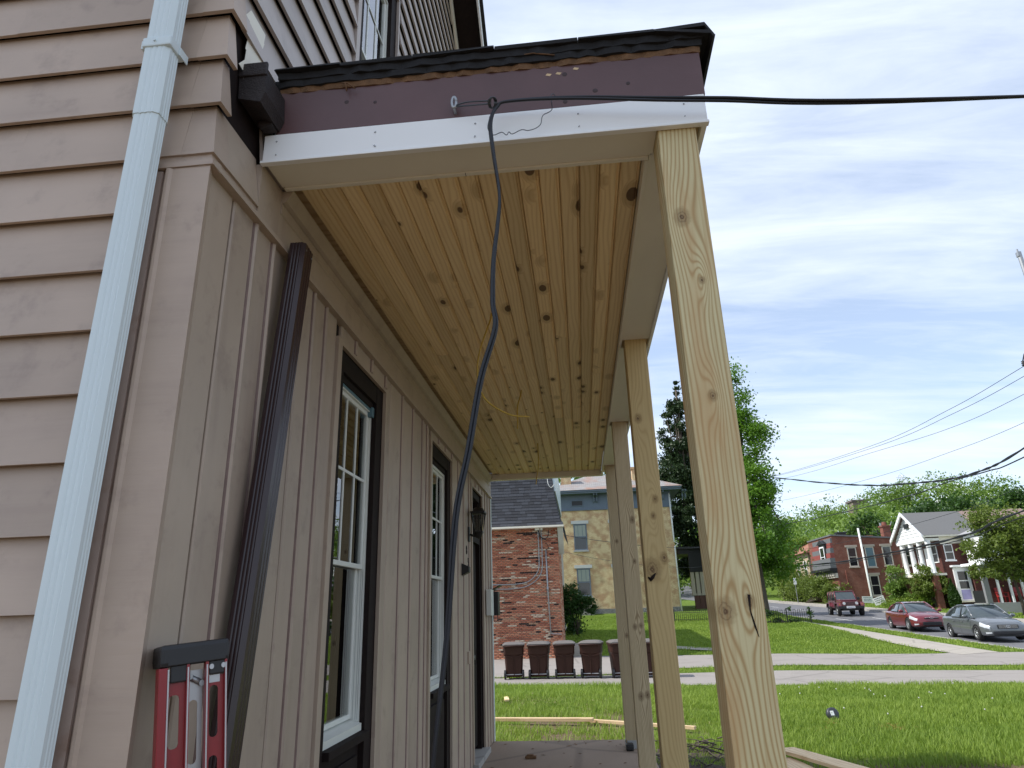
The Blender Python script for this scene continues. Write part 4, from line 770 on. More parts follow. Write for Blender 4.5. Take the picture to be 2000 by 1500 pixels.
zz0 = h1(29.7, 59.3); n = 5000; q = rng.random(n)**0.8; an = rng.uniform(0, 6.283, n); rr = 0.52*np.sin(np.clip(q*1.0+0.12, 0, 1)*np.pi)**0.7*(1-0.55*q)*np.sqrt(rng.uniform(0.5, 1, n))+0.02
P = np.stack([29.7+rr*np.cos(an), 59.3+rr*np.sin(an), zz0+q*2.35], 1); V, F, tn = quads(P, 0.12, rng.uniform(0, 0.9, n)); link('foliage', npmesh('foliage', V, F, LF['hilld'], tn), t)
m = MB(); m.cyl((29.7, 59.3, zz0-0.1), (29.7, 59.3, zz0+1.8), 0.06, 7); m.obj('stem', MT['bark'], t)
bush('leafy_shrub', 'tall green shrub against the brick wall left of the white columns', (28.2, 65.5, h1(28.2, 65.5)), [(28.2, 65.4, 3.3, 0.9, 0.9, 1.1), (28.0, 65.3, 2.0, 1.1, 1.0, 1.1), (28.6, 65.2, 1.6, 1.0, 0.9, 0.9)], 5500, 0.16, 'hill')
bush('flower_bed', 'low bright green plant bed beside the tilted white yard sign', (27.6, 62.6, h1(27.6, 62.6)), [(27.0, 63.6, 0.95, 1.3, 1.1, 0.45), (27.9, 62.2, 1.0, 1.5, 1.0, 0.5), (28.6, 61.6, 1.2, 1.1, 0.9, 0.6)], 6500, 0.12, 'lime', cat='plants')
bush('pale_shrub', 'round grey green shrub amid the plants before the brick wall', (28.5, 63.5, h1(28.5, 63.5)), [(28.5, 63.5, 1.5, 0.8, 0.7, 0.55)], 1800, 0.12, 'hill')
bush('clipped_hedge', 'long yellowish green hedge along the far sidewalk', (25.6, 84, h1(27, 84)), [(27.2, 78.6, 2.2, 1.2, 1.6, 1.3), (26.9, 81.4, 2.7, 1.2, 1.9, 1.7), (26.9, 85.0, 3.1, 1.2, 2.0, 1.9), (26.9, 89, 3.3, 1.2, 2.2, 2.0), (26.8, 93, 3.3, 1.2, 2.4, 1.9)], 18000, 0.19, 'olive', cat='hedge', clump_n=90)
tree('young_tree', 'vivid yellow green tree rising behind the hedge', 'tree', (29.2, 95, h1(29, 95)), [(29.0, 95, 6.2, 2.3, 2.3, 1.7), (29.5, 95, 8.6, 1.6, 1.7, 1.2), (28.0, 95, 4.4, 2.1, 2, 1.2)], 9000, 0.24, 'lime', 0.2, limbs=12, clump_n=60)
tree('background_tree', 'blue green tree between the street maple and the hill', 'tree', (29, 104, h1(29, 104)), [(29, 104, 11, 2.2, 2.2, 2.6), (29.5, 104, 8.2, 2.8, 2.6, 2.2)], 6000, 0.30, 'hilld', 0.3, limbs=8, clump_n=50)
for (x, y, zt, r, lb) in ((45, 92, 13.2, 4.0, 'dark tree above the brick house chimney'), (50, 95, 14.6, 4.6, 'tall dark tree above the portico gable'), (39, 93, 12.2, 3.4, 'dark rounded tree left of the utility pole behind the brick roof'), (57.5, 96, 14.2, 4.4, 'broad dark tree behind the slate roof ridge')):
    tree('background_tree', lb, 'tree', (x, y, h1(x, y)), [(x, y, zt-r, r, r, r*1.0), (x+0.8, y, zt-r*2.0, r*1.05, r, r*0.9)], 7000, 0.40, 'hilld', 0.4, group='dark trees behind the brick houses', limbs=6, clump_n=60, sig=0.15)
tree('background_tree', 'nearly black tree standing tallest at the edge of the hill', 'tree', (48.5, 75, h1(48, 75)), [(48.0, 75, 9.8, 3.4, 3, 2.6), (49.5, 75, 7.5, 3.6, 3, 2.2)], 7000, 0.36, 'hilld', 0.35, limbs=6, clump_n=60)
tree('background_tree', 'light green tree behind the white sided house', 'tree', (43.5, 70, h1(43, 70)), [(43.2, 70, 6.8, 3.0, 2.5, 2.1), (40.8, 70, 5.8, 2.4, 2.2, 1.6)], 6000, 0.30, 'hill', 0.3, limbs=6, clump_n=50)
bush('dark_bush', 'dark arching bush at the corner of the red brick building', (-0.35, 36, h1(-0.35, 36)), [(-0.55, 36, 2.0, 0.62, 0.6, 0.75), (-0.55, 36, 1.1, 0.5, 0.6, 0.9), (-0.05, 36, 1.9, 0.6, 0.5, 0.45), (0.4, 36, 1.55, 0.3, 0.4, 0.35)], 7500, 0.10, 'hilld', clump_n=60)
# wooded hill: one far-off mass
Pn = []; tn_ = []
for i in range(520):
    x = rng.uniform(-60, 250); y = rng.uniform(112, 250); r = rng.uniform(3.4, 6.0); z = h1(x, y)+r*1.15
    P, tt, _ = crown_points([(x, y, z, r, r, r*1.05)], 600, 24, 0.17, 0.5); Pn.append(P); tn_.append(np.clip(tt*0.7+0.15+rng.normal(0, 0.24), 0, 1))
P = np.concatenate(Pn); V, F, tt = quads(P, 0.58, np.concatenate(tn_)); o = link('wooded_hill', npmesh('wooded_hill', V, F, LF['hill'], tt)); tag(o, 'bright green wooded hillside rising behind the houses', 'woods', None, 'stuff')
# grass: real blades near the porch, coarser further out
def grass(name, n, region, hgt, wid, label, cond, seed=0, lean=0.55):
    x0, x1, y0, y1 = region; x = rng.uniform(x0, x1, n); y = y0+(y1-y0)*rng.random(n); k = cond(x, y); x, y = x[k], y[k]; n = len(x); z = H(x, y)
    an = rng.uniform(0, 6.283, n); pat = 0.5+0.5*np.sin(x*1.9+np.sin(y*1.3)*1.7)*np.cos(y*1.6+np.sin(x*0.9)*2); hh = hgt*rng.uniform(0.5, 1.25, n)*(0.6+0.7*pat); ln = rng.uniform(0.15, lean, n)*hh; w = wid*rng.uniform(0.7, 1.3, n)
    dx, dy = np.cos(an), np.sin(an); a2 = an+rng.uniform(-0.6, 0.6, n)+1.5708; sx, sy = np.cos(a2)*w, np.sin(a2)*w
    b = np.stack([x, y, z], 1); m1 = b+np.stack([dx*ln*0.35, dy*ln*0.35, hh*0.6], 1); tp_ = b+np.stack([dx*ln*1.2, dy*ln*1.2, hh*0.98], 1); s = np.stack([sx, sy, sx*0], 1)
    V = np.stack([b-s, b+s, m1+s*0.7, m1-s*0.7, tp_], 1).reshape(-1, 3); i = np.arange(n)*5
    F = np.concatenate([np.stack([i, i+1, i+2], 1), np.stack([i, i+2, i+3], 1), np.stack([i+3, i+2, i+4], 1)]); big = np.sin(x*0.55+1.3*np.sin(y*0.4))*np.sin(y*0.7+x*0.21+2); t1 = np.clip(rng.normal(0.52, 0.24, n)+0.25*(pat-0.5)+0.28*big, 0, 1)
    o = link(name, npmesh(name, V, F, LF['grass'], np.concatenate([t1]*3))); tag(o, label, 'grass', None, 'stuff')
path0 = lambda x: np.interp(x, [-14, -2.8, 4.9, 10.2, 16], [21.6, 20.5, 18.9, 18.1, 17.3])
def patchy(x, y):
    v = np.sin(x*2.1+1.0+np.sin(y*1.7))*np.sin(y*2.3+np.sin(x*1.3)*1.5); return (v < 0.25) | (rng.random(len(x)) < 0.30) | (y > 15.8)
grass('grass', 170000, (1.0, 12.5, 9.8, 20.5), 0.115, 0.0055, 'long sunlit grass between the porch and the path', lambda x, y: (y < path0(x)+0.02+0.16*np.sin(x*5.1)*np.sin(x*1.7+1)) & ((np.sin(x*1.3+2*np.sin(y*0.9))*np.sin(y*1.5+x*0.7) < 0.80) | (rng.random(len(x)) < 0.35)) & (rng.random(len(x)) < np.where(x < 2.2, 0.8, 1)) & ~((x < 1.9) & (y > 13.05-0.62*x) & (y < 13.6-0.62*x)))
grass('grass', 60000, (-6, 1.6, 9.9, 21.2), 0.12, 0.006, 'patchy grass behind the far end of the porch floor', lambda x, y: (y < path0(x)+0.05) & patchy(x, y) & ~((y > 13.0-0.22*x) & (y < 13.42-0.22*x)))
grass('grass', 30000, (-3, 16, 20.6, 25.2), 0.09, 0.008, 'narrow strip of grass between path and driveway', lambda x, y: (y > np.interp(x, [-2.8, 6, 12, 16], [22.35, 23.0, 21.5, 20.9])) & (y < np.interp(x, [-2.8, 1.8, 2.6, 6.5, 13, 16], [22.55, 22.9, 24.4, 24.6, 22.8, 22.1])))
grass('grass', 90000, (-1.0, 13.4, 27.5, 48), 0.085, 0.014, 'mown lawn in front of the yellow house', lambda x, y: (y > np.interp(x, [-14, 0, 8, 12.5, 14.6], [30.3, 30.7, 30.1, 28.3, 27.1])) & (np.hypot(x-5, (y-32.2)) > 0.4) & ~((x < 0) & (y < 33)))
grass('grass', 20000, (14.65, 15.82, 27.2, 75), 0.085, 0.014, 'grass verge between sidewalk and kerb', lambda x, y: x > 0)
grass('grass', 16000, (26.2, 34, 40, 78), 0.11, 0.02, 'lawn before the houses across the street', lambda x, y: (x < 29.4) | (y < 51))
# dandelion clocks
m = MB()
for i in range(34):
    x, y = rng.uniform(3.4, 9.0), rng.uniform(12.5, 17.5); z = h1(x, y); hh = rng.uniform(0.13, 0.24); m.tube([(x, y, z), (x+0.01, y, z+hh)], 0.002, 4, 0); c = Vector((x+0.01, y, z+hh+0.012)); bm = bmesh.new(); bmesh.ops.create_icosphere(bm, subdivisions=1, radius=0.014)
    for v in bm.verts: v.co += c
    m.bm(bm, 1)
tag(m.obj('dandelion_clocks', [LF['grass'], flat('dandelion_fluff', (0.55, 0.55, 0.50), 0.9)]), 'white dandelion seed heads scattered in the long grass', 'dandelions', None, 'stuff')

# ================================================================== red brick building behind the bins
bb = thing('brick_building', 'red brick building with black shingled mansard roof behind the bins', 'building', (-4.5, 34, -0.48))
BX1, BY, BZ1 = -0.93, 30.0, 5.08
m = MB(); m.box(-9.0, BX1-0.06, BY+0.055, 40, -0.7, BZ1); m.obj('wall', flat('pale_mortar', (0.50, 0.46, 0.42), 0.9), bb)
g = G('mixed_bricks'); t = g.tone(); nz = g.noise(g.coord(), 30, 4)
rp = g.n('ShaderNodeValToRGB'); g.set(rp.inputs[0], t); rp.color_ramp.interpolation = 'CONSTANT'; e = rp.color_ramp.elements
cols = [(0.0, (0.03, 0.018, 0.018)), (0.08, (0.33, 0.12, 0.075)), (0.26, (0.50, 0.195, 0.115)), (0.46, (0.58, 0.27, 0.165)), (0.64, (0.42, 0.155, 0.095)), (0.78, (0.70, 0.55, 0.41)), (0.90, (0.46, 0.28, 0.18))]
e[0].position = 0; e[0].color = (*cols[0][1], 1); e[1].position = cols[1][0]; e[1].color = (*cols[1][1], 1)
for p_, c_ in cols[2:]: q = e.new(p_); q.color = (*c_, 1)
g.bump(nz, 0.4, 0.005); MT['bricks'] = g.fin(g.mix(g.math('MULTIPLY', nz, 0.5), rp.outputs[0], g.mix(0.5, rp.outputs[0], (0.12, 0.05, 0.03))), 0.85, 0, 0.2)
V = []; F = []; tn = []; bl, bh = 0.203, 0.0677; run = 0.5; 
def add_brick(x0, x1, y0, y1, z0, z1, t):
    o = len(V); V.extend([(x0, y0, z0), (x1, y0, z0), (x1, y1, z0), (x0, y1, z0), (x0, y0, z1), (x1, y0, z1), (x1, y1, z1), (x0, y1, z1)])
    for f in ((0, 3, 2, 1), (4, 5, 6, 7), (0, 1, 5, 4), (1, 2, 6, 5), (2, 3, 7, 6), (3, 0, 4, 7)): F.append([o+i for i in f]); tn.append(t)
nr = int((BZ1+0.55)/bh)
for r in range(nr):
    z = -0.55+r*bh; x = BX1-bl*(0.5 if r % 2 else 1.0); first = True; run = 0.5
    xx = BX1
    while xx > -6.2:
        w = bl*0.5 if (r % 2 and xx == BX1) else bl
        if rng.random() < 0.62: run = rng.choice([0.03, 0.15, 0.35, 0.5, 0.7, 0.84, 0.95], p=[0.07, 0.15, 0.26, 0.25, 0.11, 0.10, 0.06])
        p = rng.uniform(-0.003, 0.003); add_brick(xx-w+0.009, xx-0.009, BY+p, BY+0.05, z+0.008, z+bh-0.008, run); xx -= w
    yy = BY+0.06
    while yy < 34: add_brick(BX1-0.05, BX1+rng.uniform(-.003, .003), yy, yy+bl-0.01, z+0.005, z+bh-0.004, rng.choice([0.15, 0.35, 0.5, 0.84])); yy += bl
bo = link('brick', npmesh('brick', np.array(V), np.array(F), MT['bricks'], tn), bb); bo['kind'] = 'stuff'
# mansard roof: individual shingle tabs
MT['shing'] = flat('charcoal_shingle', (0.035, 0.039, 0.050), 0.85, 0, 0.3, 40, bump=0.6); MT['shing2'] = flat('darker_shingle', (0.020, 0.022, 0.029), 0.85, 0, 0.3, 40, bump=0.6)
SL = (1.35, 3.55)   # run back, rise
def rpt(u, v, off=0.0):    # u along x, v 0..1 up the slope with a flare at the eave
    y = BY-0.42+SL[0]*(v**0.8)*1.0-off*0.93; z = BZ1-0.05+SL[1]*v+off*0.36; return (u, y, z)
m = MB(); nv = 8
m.add([rpt(x, k/nv, -0.02) for k in range(nv+1) for x in (-9.2, BX1+0.30-0.55*(k/nv)**0.5)], [(2*k, 2*k+1, 2*k+3, 2*k+2) for k in range(nv)]); m.add([rpt(BX1+0.30-0.55*(k/nv)**0.5, k/nv, -0.02) for k in range(nv+1)]+[(BX1+0.30-0.55*(k/nv)**0.5, 40, BZ1-0.05+SL[1]*k/nv) for k in range(nv+1)], [(k, k+1, nv+2+k, nv+1+k) for k in range(nv)])
m.add([(-9.2, BY+0.9, BZ1+3.5), (-1.25, BY+0.9, BZ1+3.5), (-1.25, 40, BZ1+3.5), (-9.2, 40, BZ1+3.5)], [(0, 1, 2, 3)]); m.obj('mansard_roof', MT['shing2'], bb)
def tab(w):
    t_ = MB(); hh = 0.165; t_.add([(0.003, -0.012, 0), (w-0.003, -0.012, 0), (w-0.003, 0.002, hh), (0.003, 0.002, hh), (0.003, 0.004, 0), (w-0.003, 0.004, 0), (w-0.003, 0.006, hh), (0.003, 0.006, hh)], [(0, 1, 2, 3), (4, 7, 6, 5), (0, 4, 5, 1), (1, 5, 6, 2), (3, 2, 6, 7), (0, 3, 7, 4)]); return t_
tabs = [tab(w).mesh('shingle', mt) for mt in (MT['shing'], MT['shing2']) for w in (0.26, 0.31, 0.36)]; tw = [0.26, 0.31, 0.36]
rows = 21; cnt = 0
for r in range(rows):
    v = r*0.04; p0 = Vector(rpt(0, v)); p1 = Vector(rpt(0, v+0.04)); ang = math.atan2(p1.y-p0.y, p1.z-p0.z); x = BX1+0.30-0.55*v**0.5-0.02
    while x > -4.15 and cnt < 300:
        k = int(rng.integers(0, 6)); x -= tw[k % 3]; o = link('shingle', tabs[k], bb, Vector((x, p0.y, p0.z+0.002))-Vector(bb.location)); o.rotation_euler = (-ang, 0, 0); cnt += 1
m = MB(); m.box(-9.2, BX1+0.30, BY-0.44, BY-0.40, BZ1-0.13, BZ1-0.055); m.box(-9.2, BX1+0.28, BY-0.40, BY+0.06, BZ1-0.125, BZ1-0.11); m.obj('eave_trim', MT['soffit'], bb)
m = MB(); m.prism([(BY-0.30, BZ1-0.12), (BY+0.45, BZ1-0.12), (BY+0.45, BZ1-1.25), (BY+0.32, BZ1-1.25)], 'x', BX1+0.01, BX1+0.24); m.obj('eave_return', flat('pale_green_trim', (0.42, 0.43, 0.36), 0.6), bb)
m = MB(); m.box(BX1-0.18, BX1-0.02, 30.6, 40, BZ1+1.6, BZ1+3.3); m.obj('parapet_end', MT['spout'], bb)
cd2 = MB()
for dx in (0.0, 0.14): cd2.tube(spline([(-4.2, BY-0.03, 2.62-dx*1.3), (-2.9, BY-0.03, 2.60-dx*1.3), (-2.25+dx*0.4, BY-0.03, 2.72-dx), (-1.85+dx*0.9, BY-0.03, 3.15-dx*0.8), (-1.79+dx, BY-0.03, 3.8), (-1.79+dx, BY-0.03, 4.9)], 8), 0.022, 7)
cd2.obj('conduit', MT['grey'], bb)
cd2 = MB(); cd2.tube([(-1.48, BY-0.03, 4.0), (-1.47, BY-0.03, 2.4), (-1.42, BY-0.03, 0.55)], 0.032, 8); cd2.tube([(-1.42, BY-0.03, 0.55), (-0.95, BY-0.03, 0.52)], 0.022, 7); cd2.tube([(-1.47, BY-0.05, 2.45), (-1.47, BY-0.05, 2.3)], 0.05, 8); cd2.obj('conduit', MT['grey'], bb)
cd2 = MB(); cd2.bbox(-1.92, -1.72, BY-0.10, BY-0.005, 4.86, 5.0, 0.01); cd2.bbox(-1.68, -1.58, BY-0.10, BY-0.005, 4.86, 4.98, 0.01); cd2.obj('meter_head', MT['vinyl'], bb)
cd2 = MB(); cd2.tube(spline([(-1.75, BY-0.08, 4.9), (-1.72, BY-0.10, 4.6), (-1.5, BY-0.10, 4.48), (-1.35, BY-0.08, 4.6), (-1.33, BY-0.08, 4.85)], 6), 0.02, 6); cd2.tube(spline([(-1.78, BY-0.08, 4.85), (-1.66, BY-0.12, 4.55), (-1.45, BY-0.1, 4.42)], 6), 0.022, 6); cd2.tube(spline([(-1.5, BY-0.05, 4.3), (-1.42, BY-0.05, 4.25), (-1.35, BY-0.05, 4.1), (-1.48, BY-0.04, 4.0)], 6), 0.012, 5); cd2.obj('wall_wiring', MT['rubber'], bb)
cd2 = MB(); cd2.tube(spline([(-1.32, BY+0.55, 8.0), (-1.28, BY+0.25, 7.4), (-1.25, BY+0.05, 6.95), (-1.12, BY+0.02, 6.75), (-0.95, BY+0.02, 6.9)], 6), 0.012, 5); cd2.obj('roof_cable', MT['vinyl'], bb)
m = MB(); m.box(-0.85, 0.35, 30.8, 33.0, -0.6, 0.02); struct(m.obj('concrete_pad', MT['conc']), 'low concrete pad at the corner of the red brick building')
# ================================================================== bins
MT['bin'] = flat('brown_bin_plastic', (0.042, 0.015, 0.010), 0.55, 0, 0.12, 5, 0.3); MT['binlid'] = flat('faded_grey_lid', (0.13, 0.115, 0.105), 0.55, 0, 0.1, 5)
def make_bin():
    t = thing('wheelie_bin', '', 'bin', (0, 0, 0), 0, 'brown bins in a row by the driveway', True)
    def ring(z, w, d, yo=0.0, c=0.05): return [(-w+c, -d+yo, z), (w-c, -d+yo, z), (w, -d+c+yo, z), (w, d-c+yo, z), (w-c, d+yo, z), (-w+c, d+yo, z), (-w, d-c+yo, z), (-w, -d+c+yo, z)]
    R = [ring(0.06, .235, .25), ring(0.10, .25, .27), ring(0.66, .285, .315), ring(0.70, .305, .335), ring(0.90, .315, .35), ring(0.905, .335, .37), ring(0.955, .335, .37)]
    m = MB(); m.add([p for r in R for p in r], [(8*i+k, 8*i+(k+1) % 8, 8*i+8+(k+1) % 8, 8*i+8+k) for i in range(len(R)-1) for k in range(8)]+[tuple(range(8))[::-1], tuple(range(48, 56))])
    for s in (-1, 1): m.prism([(s*0.29, 0.66), (s*0.05, 0.60), (s*0.05, 0.63), (s*0.31, 0.71)], 'y', -0.345, -0.30)
    m.box(-0.012, 0.012, -0.322, -0.27, 0.12, 0.60); link('body', m.mesh('body', MT['bin']), t, (0, 0, 0))
    m = MB(); RL = [ring(0.957, .345, .385, -0.01, .06), ring(0.985, .35, .39, -0.01, .07), ring(1.035, .27, .31, 0, .08), ring(1.05, .16, .2, 0, .06)]
    m.add([p for r in RL for p in r], [(8*i+k, 8*i+(k+1) % 8, 8*i+8+(k+1) % 8, 8*i+8+k) for i in range(3) for k in range(8)]+[tuple(range(8))[::-1], tuple(range(24, 32))]); link('lid', m.mesh('lid', MT['binlid']), t, (0, 0, 0))
    m = MB(); m.tube([(-0.27, -0.345, 0.93), (-0.27, -0.43, 0.945), (0.27, -0.43, 0.945), (0.27, -0.345, 0.93)], 0.016, 7); link('handle', m.mesh('handle', MT['bin']), t, (0, 0, 0))
    for s in (-1, 1):
        m = MB(); m.cyl((s*0.245, -0.26, 0.13), (s*0.305, -0.26, 0.13), 0.13, 16); m.cyl((s*0.306, -0.26, 0.13), (s*0.311, -0.26, 0.13), 0.06, 12); link('wheel', m.mesh('wheel', MT['black']), t, (0, 0, 0))
    m = MB(); m.cyl((-0.24, -0.29, 0.13), (0.24, -0.29, 0.13), 0.012, 8); link('axle', m.mesh('axle', MT['alu']), t, (0, 0, 0))
    return t
def dup(root, loc, rz, label=None, group=None):
    r = root.copy(); C.objects.link(r); r.location = loc; r.rotation_euler = (0, 0, rz)
    if label: r['label'] = label
    for ch in list(root.children):
        c = ch.copy(); C.objects.link(c); c.parent = r
        for gch in ch.children: d = gch.copy(); C.objects.link(d); d.parent = c
    return r
b0 = make_bin(); BL = ['brown wheeled bin at the wall end of the row, nearest the door', 'brown wheeled bin second from the wall end of the row', 'brown wheeled bin third in the row, in front of the building corner', 'brown wheeled bin fourth in the row, before the green lawn', 'brown wheeled bin partly hidden by the far posts', 'brown wheeled bin mostly hidden behind the honey coloured post']
for i, (x, y) in enumerate(((-2.23, 22.15), (-1.44, 22.1), (-0.66, 22.05), (0.17, 21.95), (1.02, 21.9), (1.98, 21.8))):
    z = h1(x, y)+0.028; rz = [0.08, -0.05, 0.03, -0.16, 0.12, -0.06][i]
    if i == 0: b0.location = (x, y, z); b0.rotation_euler = (0, 0, rz); b0['label'] = BL[0]
    else: dup(b0, (x, y, z), rz, BL[i])

# ================================================================== far buildings
def far_window(parent, axis, pos, u0, u1, z0, z1, frame='white', out=-1, lintel=None, sill=None, pane='farglass', rail=True, fw=0.07, bars=0, mats=None):
    """window on a wall; axis 'y' = wall facing -y at y=pos (u is x); axis 'x' = wall facing -x at x=pos (u is y)"""
    def bx(mb, a0, a1, d0, d1, b0, b1):
        d0, d1 = pos+out*d1, pos+out*d0
        if axis == 'y': mb.box(a0, a1, min(d0, d1), max(d0, d1), b0, b1)
        else: mb.box(min(d0, d1), max(d0, d1), a0, a1, b0, b1)
    fm_ = MT[frame] if isinstance(frame, str) else frame
    m = MB(); zm = (z0+z1)/2
    bx(m, u0, u0+fw, 0.002, 0.05, z0, z1); bx(m, u1-fw, u1, 0.002, 0.05, z0, z1); bx(m, u0+fw, u1-fw, 0.002, 0.05, z1-fw, z1); bx(m, u0+fw, u1-fw, 0.002, 0.05, z0, z0+fw)
    if rail: bx(m, u0+fw, u1-fw, 0.002, 0.045, zm-0.03, zm+0.03)
    for k in range(bars):
        uu = u0+(u1-u0)*(k+1)/(bars+1); bx(m, uu-0.012, uu+0.012, 0.02, 0.04, zm, z1-fw)
    w = m.obj('window', fm_, parent)
    m = MB(); bx(m, u0+fw*0.9, u1-fw*0.9, 0.004, 0.018, z0+fw*0.9, z1-fw*0.9); link('pane', m.mesh('pane', MT[pane] if isinstance(pane, str) else pane), w, (0, 0, 0))
    if lintel: m = MB(); bx(m, u0-0.16, u1+0.16, 0.002, 0.09, z1+0.01, z1+0.24); link('lintel', m.mesh('lintel', lintel), w, (0, 0, 0))
    if sill: m = MB(); bx(m, u0-0.08, u1+0.08, 0.002, 0.12, z0-0.12, z0-0.005); link('sill', m.mesh('sill', sill), w, (0, 0, 0))
    return w
stone = flat('grey_lintel_stone', (0.40, 0.39, 0.37), 0.85, 0, 0.15, 6)
MT['blue'] = flat('slate_blue_paint', (0.115, 0.150, 0.195), 0.6, 0, 0.15, 4)
MT['yel'] = brickmat('worn_yellow_brick', (0.78, 0.63, 0.38), (0.70, 0.54, 0.31), (0.52, 0.38, 0.21), (0.42, 0.22, 0.12), wamt=0.75)
yh = thing('yellow_house', 'yellow painted brick house with slate blue cornice behind the lawn', 'house', (2.7, 55, 1.2))
YX0, YX1, YY = -1.75, 6.85, 50.0
m = MB(); m.box(YX0, YX1, YY, 60, 1.45, 8.42); m.obj('wall', MT['yel'], yh)
g = G('rubble_foundation_stone'); vo = g.n('ShaderNodeTexVoronoi', feature='F1'); g.set(vo.inputs['Vector'], g.coord('Object', (2.4, 2.4, 5))); ve = g.n('ShaderNodeTexVoronoi', feature='DISTANCE_TO_EDGE'); g.set(ve.inputs['Vector'], g.coord('Object', (2.4, 2.4, 5)))
cs = g.n('ShaderNodeSeparateColor'); g.set(cs.inputs[0], vo.outputs['Color']); g.bump(g.ss(ve.outputs['Distance'], 0, 0.08), 0.8, 0.03)
MT['stone'] = g.fin(g.mix(g.ss(ve.outputs['Distance'], 0.0, 0.05), (0.12, 0.11, 0.10), g.mix(cs.outputs[0], (0.20, 0.20, 0.21), (0.38, 0.37, 0.35))), 0.9)
m = MB(); m.box(YX0-0.06, YX1+0.06, YY-0.06, 60.05, 0.0, 1.449); m.obj('foundation', MT['stone'], yh)
m = MB(); m.box(YX0-0.05, YX1+0.05, YY-0.05, 60, 8.425, 9.56); m.obj('frieze', MT['blue'], yh)
m = MB(); m.box(YX0-0.65, YX1+0.75, YY-0.72, 60.6, 9.565, 9.66); m.bbox(YX0-0.72, YX1+0.82, YY-0.80, 60.7, 9.66, 9.80, 0.03); m.box(YX0-0.09, YX1+0.09, YY-0.10, 60.05, 8.40, 8.50); m.obj('cornice', MT['blue'], yh)
for x in (0.05-0.17, 1.62, 3.2, 4.72, 6.35):
    for k, dx in enumerate((0.0, 0.20)):
        m = MB(); m.prism([(YY-0.06, 9.56), (YY-0.60, 9.56), (YY-0.60, 9.44), (YY-0.25, 9.30), (YY-0.22, 9.05), (YY-0.12, 8.92), (YY-0.06, 8.95)], 'x', x+1.35+dx, x+1.45+dx); m.obj('bracket', MT['blue'], yh)
g = G('grey_roof_slates'); b = g.n('ShaderNodeTexBrick'); g.set(b.inputs['Vector'], g.coord('Object')); b.inputs['Scale'].default_value = 1; b.inputs['Brick Width'].default_value = 0.3; b.inputs['Row Height'].default_value = 0.16; b.inputs['Mortar Size'].default_value = 0.012
g.set(b.inputs['Color1'], (0.33, 0.32, 0.31)); g.set(b.inputs['Color2'], (0.25, 0.23, 0.23)); g.set(b.inputs['Mortar'], (0.12, 0.12, 0.12)); nz = g.noise(g.coord(), 0.7, 4)
MT['slate'] = g.fin(g.mix(g.ss(nz, 0.45, 0.7), b.outputs['Color'], (0.29, 0.17, 0.13)), 0.8)
def hip(parent, x0, x1, y0, y1, z0, z1, inx, iny, mat, name='roof'):
    m = MB(); m.add([(x0, y0, z0), (x1, y0, z0), (x1, y1, z0), (x0, y1, z0), (x0+inx, y0+iny, z1), (x1-inx, y0+iny, z1), (x1-inx, y1-iny, z1), (x0+inx, y1-iny, z1)], [(0, 1, 5, 4), (1, 2, 6, 5), (2, 3, 7, 6), (3, 0, 4, 7), (4, 5, 6, 7), (0, 3, 2, 1)]); return m.obj(name, mat, parent)
rf = hip(yh, YX0-0.78, YX1+0.88, YY-0.86, 60.8, 9.805, 11.6, 3.4, 4.2, MT['slate'])
for (x, y) in ((-1.12, 50.9), (4.35, 51.2)):
    m = MB(); m.box(x, x+0.78, y, y+0.7, 9.5, 11.55); m.box(x-0.06, x+0.84, y-0.06, y+0.76, 11.55, 11.72); link('chimney', m.mesh('chimney', MT['yel']), rf, (0, 0, 0))
    m = MB(); m.box(x-0.12, x+0.90, y-0.20, y-0.003, 9.93, 10.02); link('flashing', m.mesh('flashing', flat('red_flashing', (0.25, 0.07, 0.05), 0.6)), rf, (0, 0, 0))
for (u0, u1, z0, z1) in ((-0.36, 0.60, 5.55, 7.42), (-0.30, 0.66, 2.35, 4.26), (2.35, 3.25, 5.5, 7.4), (2.35, 3.25, 2.3, 4.25), (5.05, 5.95, 5.5, 7.4)):
    far_window(yh, 'y', YY, u0, u1, z0, z1, 'blue', -1, flat('pale_lintel', (0.55, 0.55, 0.53), 0.8, 0, 0.1), stone, bars=2)
    m = MB(); m.box(u0+0.09, u1-0.09, YY-0.0225, YY-0.0195, (z0+z1)/2+0.05, z1-0.09); m.obj('window_blind', flat('pale_blind', (0.30, 0.33, 0.29), 0.5), yh)
far_window(yh, 'y', YY-0.05, -0.42, 0.46, 8.72, 9.16, 'blue', -1, rail=False, fw=0.05, pane='black')
m = MB(); m.tube([(YX1-0.05, YY-0.10, 9.4), (YX1-0.05, YY-0.10, 5.9), (YX1+0.22, YY-0.10, 5.75), (YX1-0.02, YY-0.10, 5.55), (YX1-0.02, YY-0.10, 0.9)], 0.055, 8); m.obj('downspout', MT['vinyl'], yh)
m = MB(); m.box(-0.2, 0.75, YY-1.3, YY-0.07, 0.6, 1.62); m.box(-0.3, 0.85, YY-1.4, YY-0.07, 1.625, 1.75); m.obj('cellar_hatch', MT['conc'], yh)
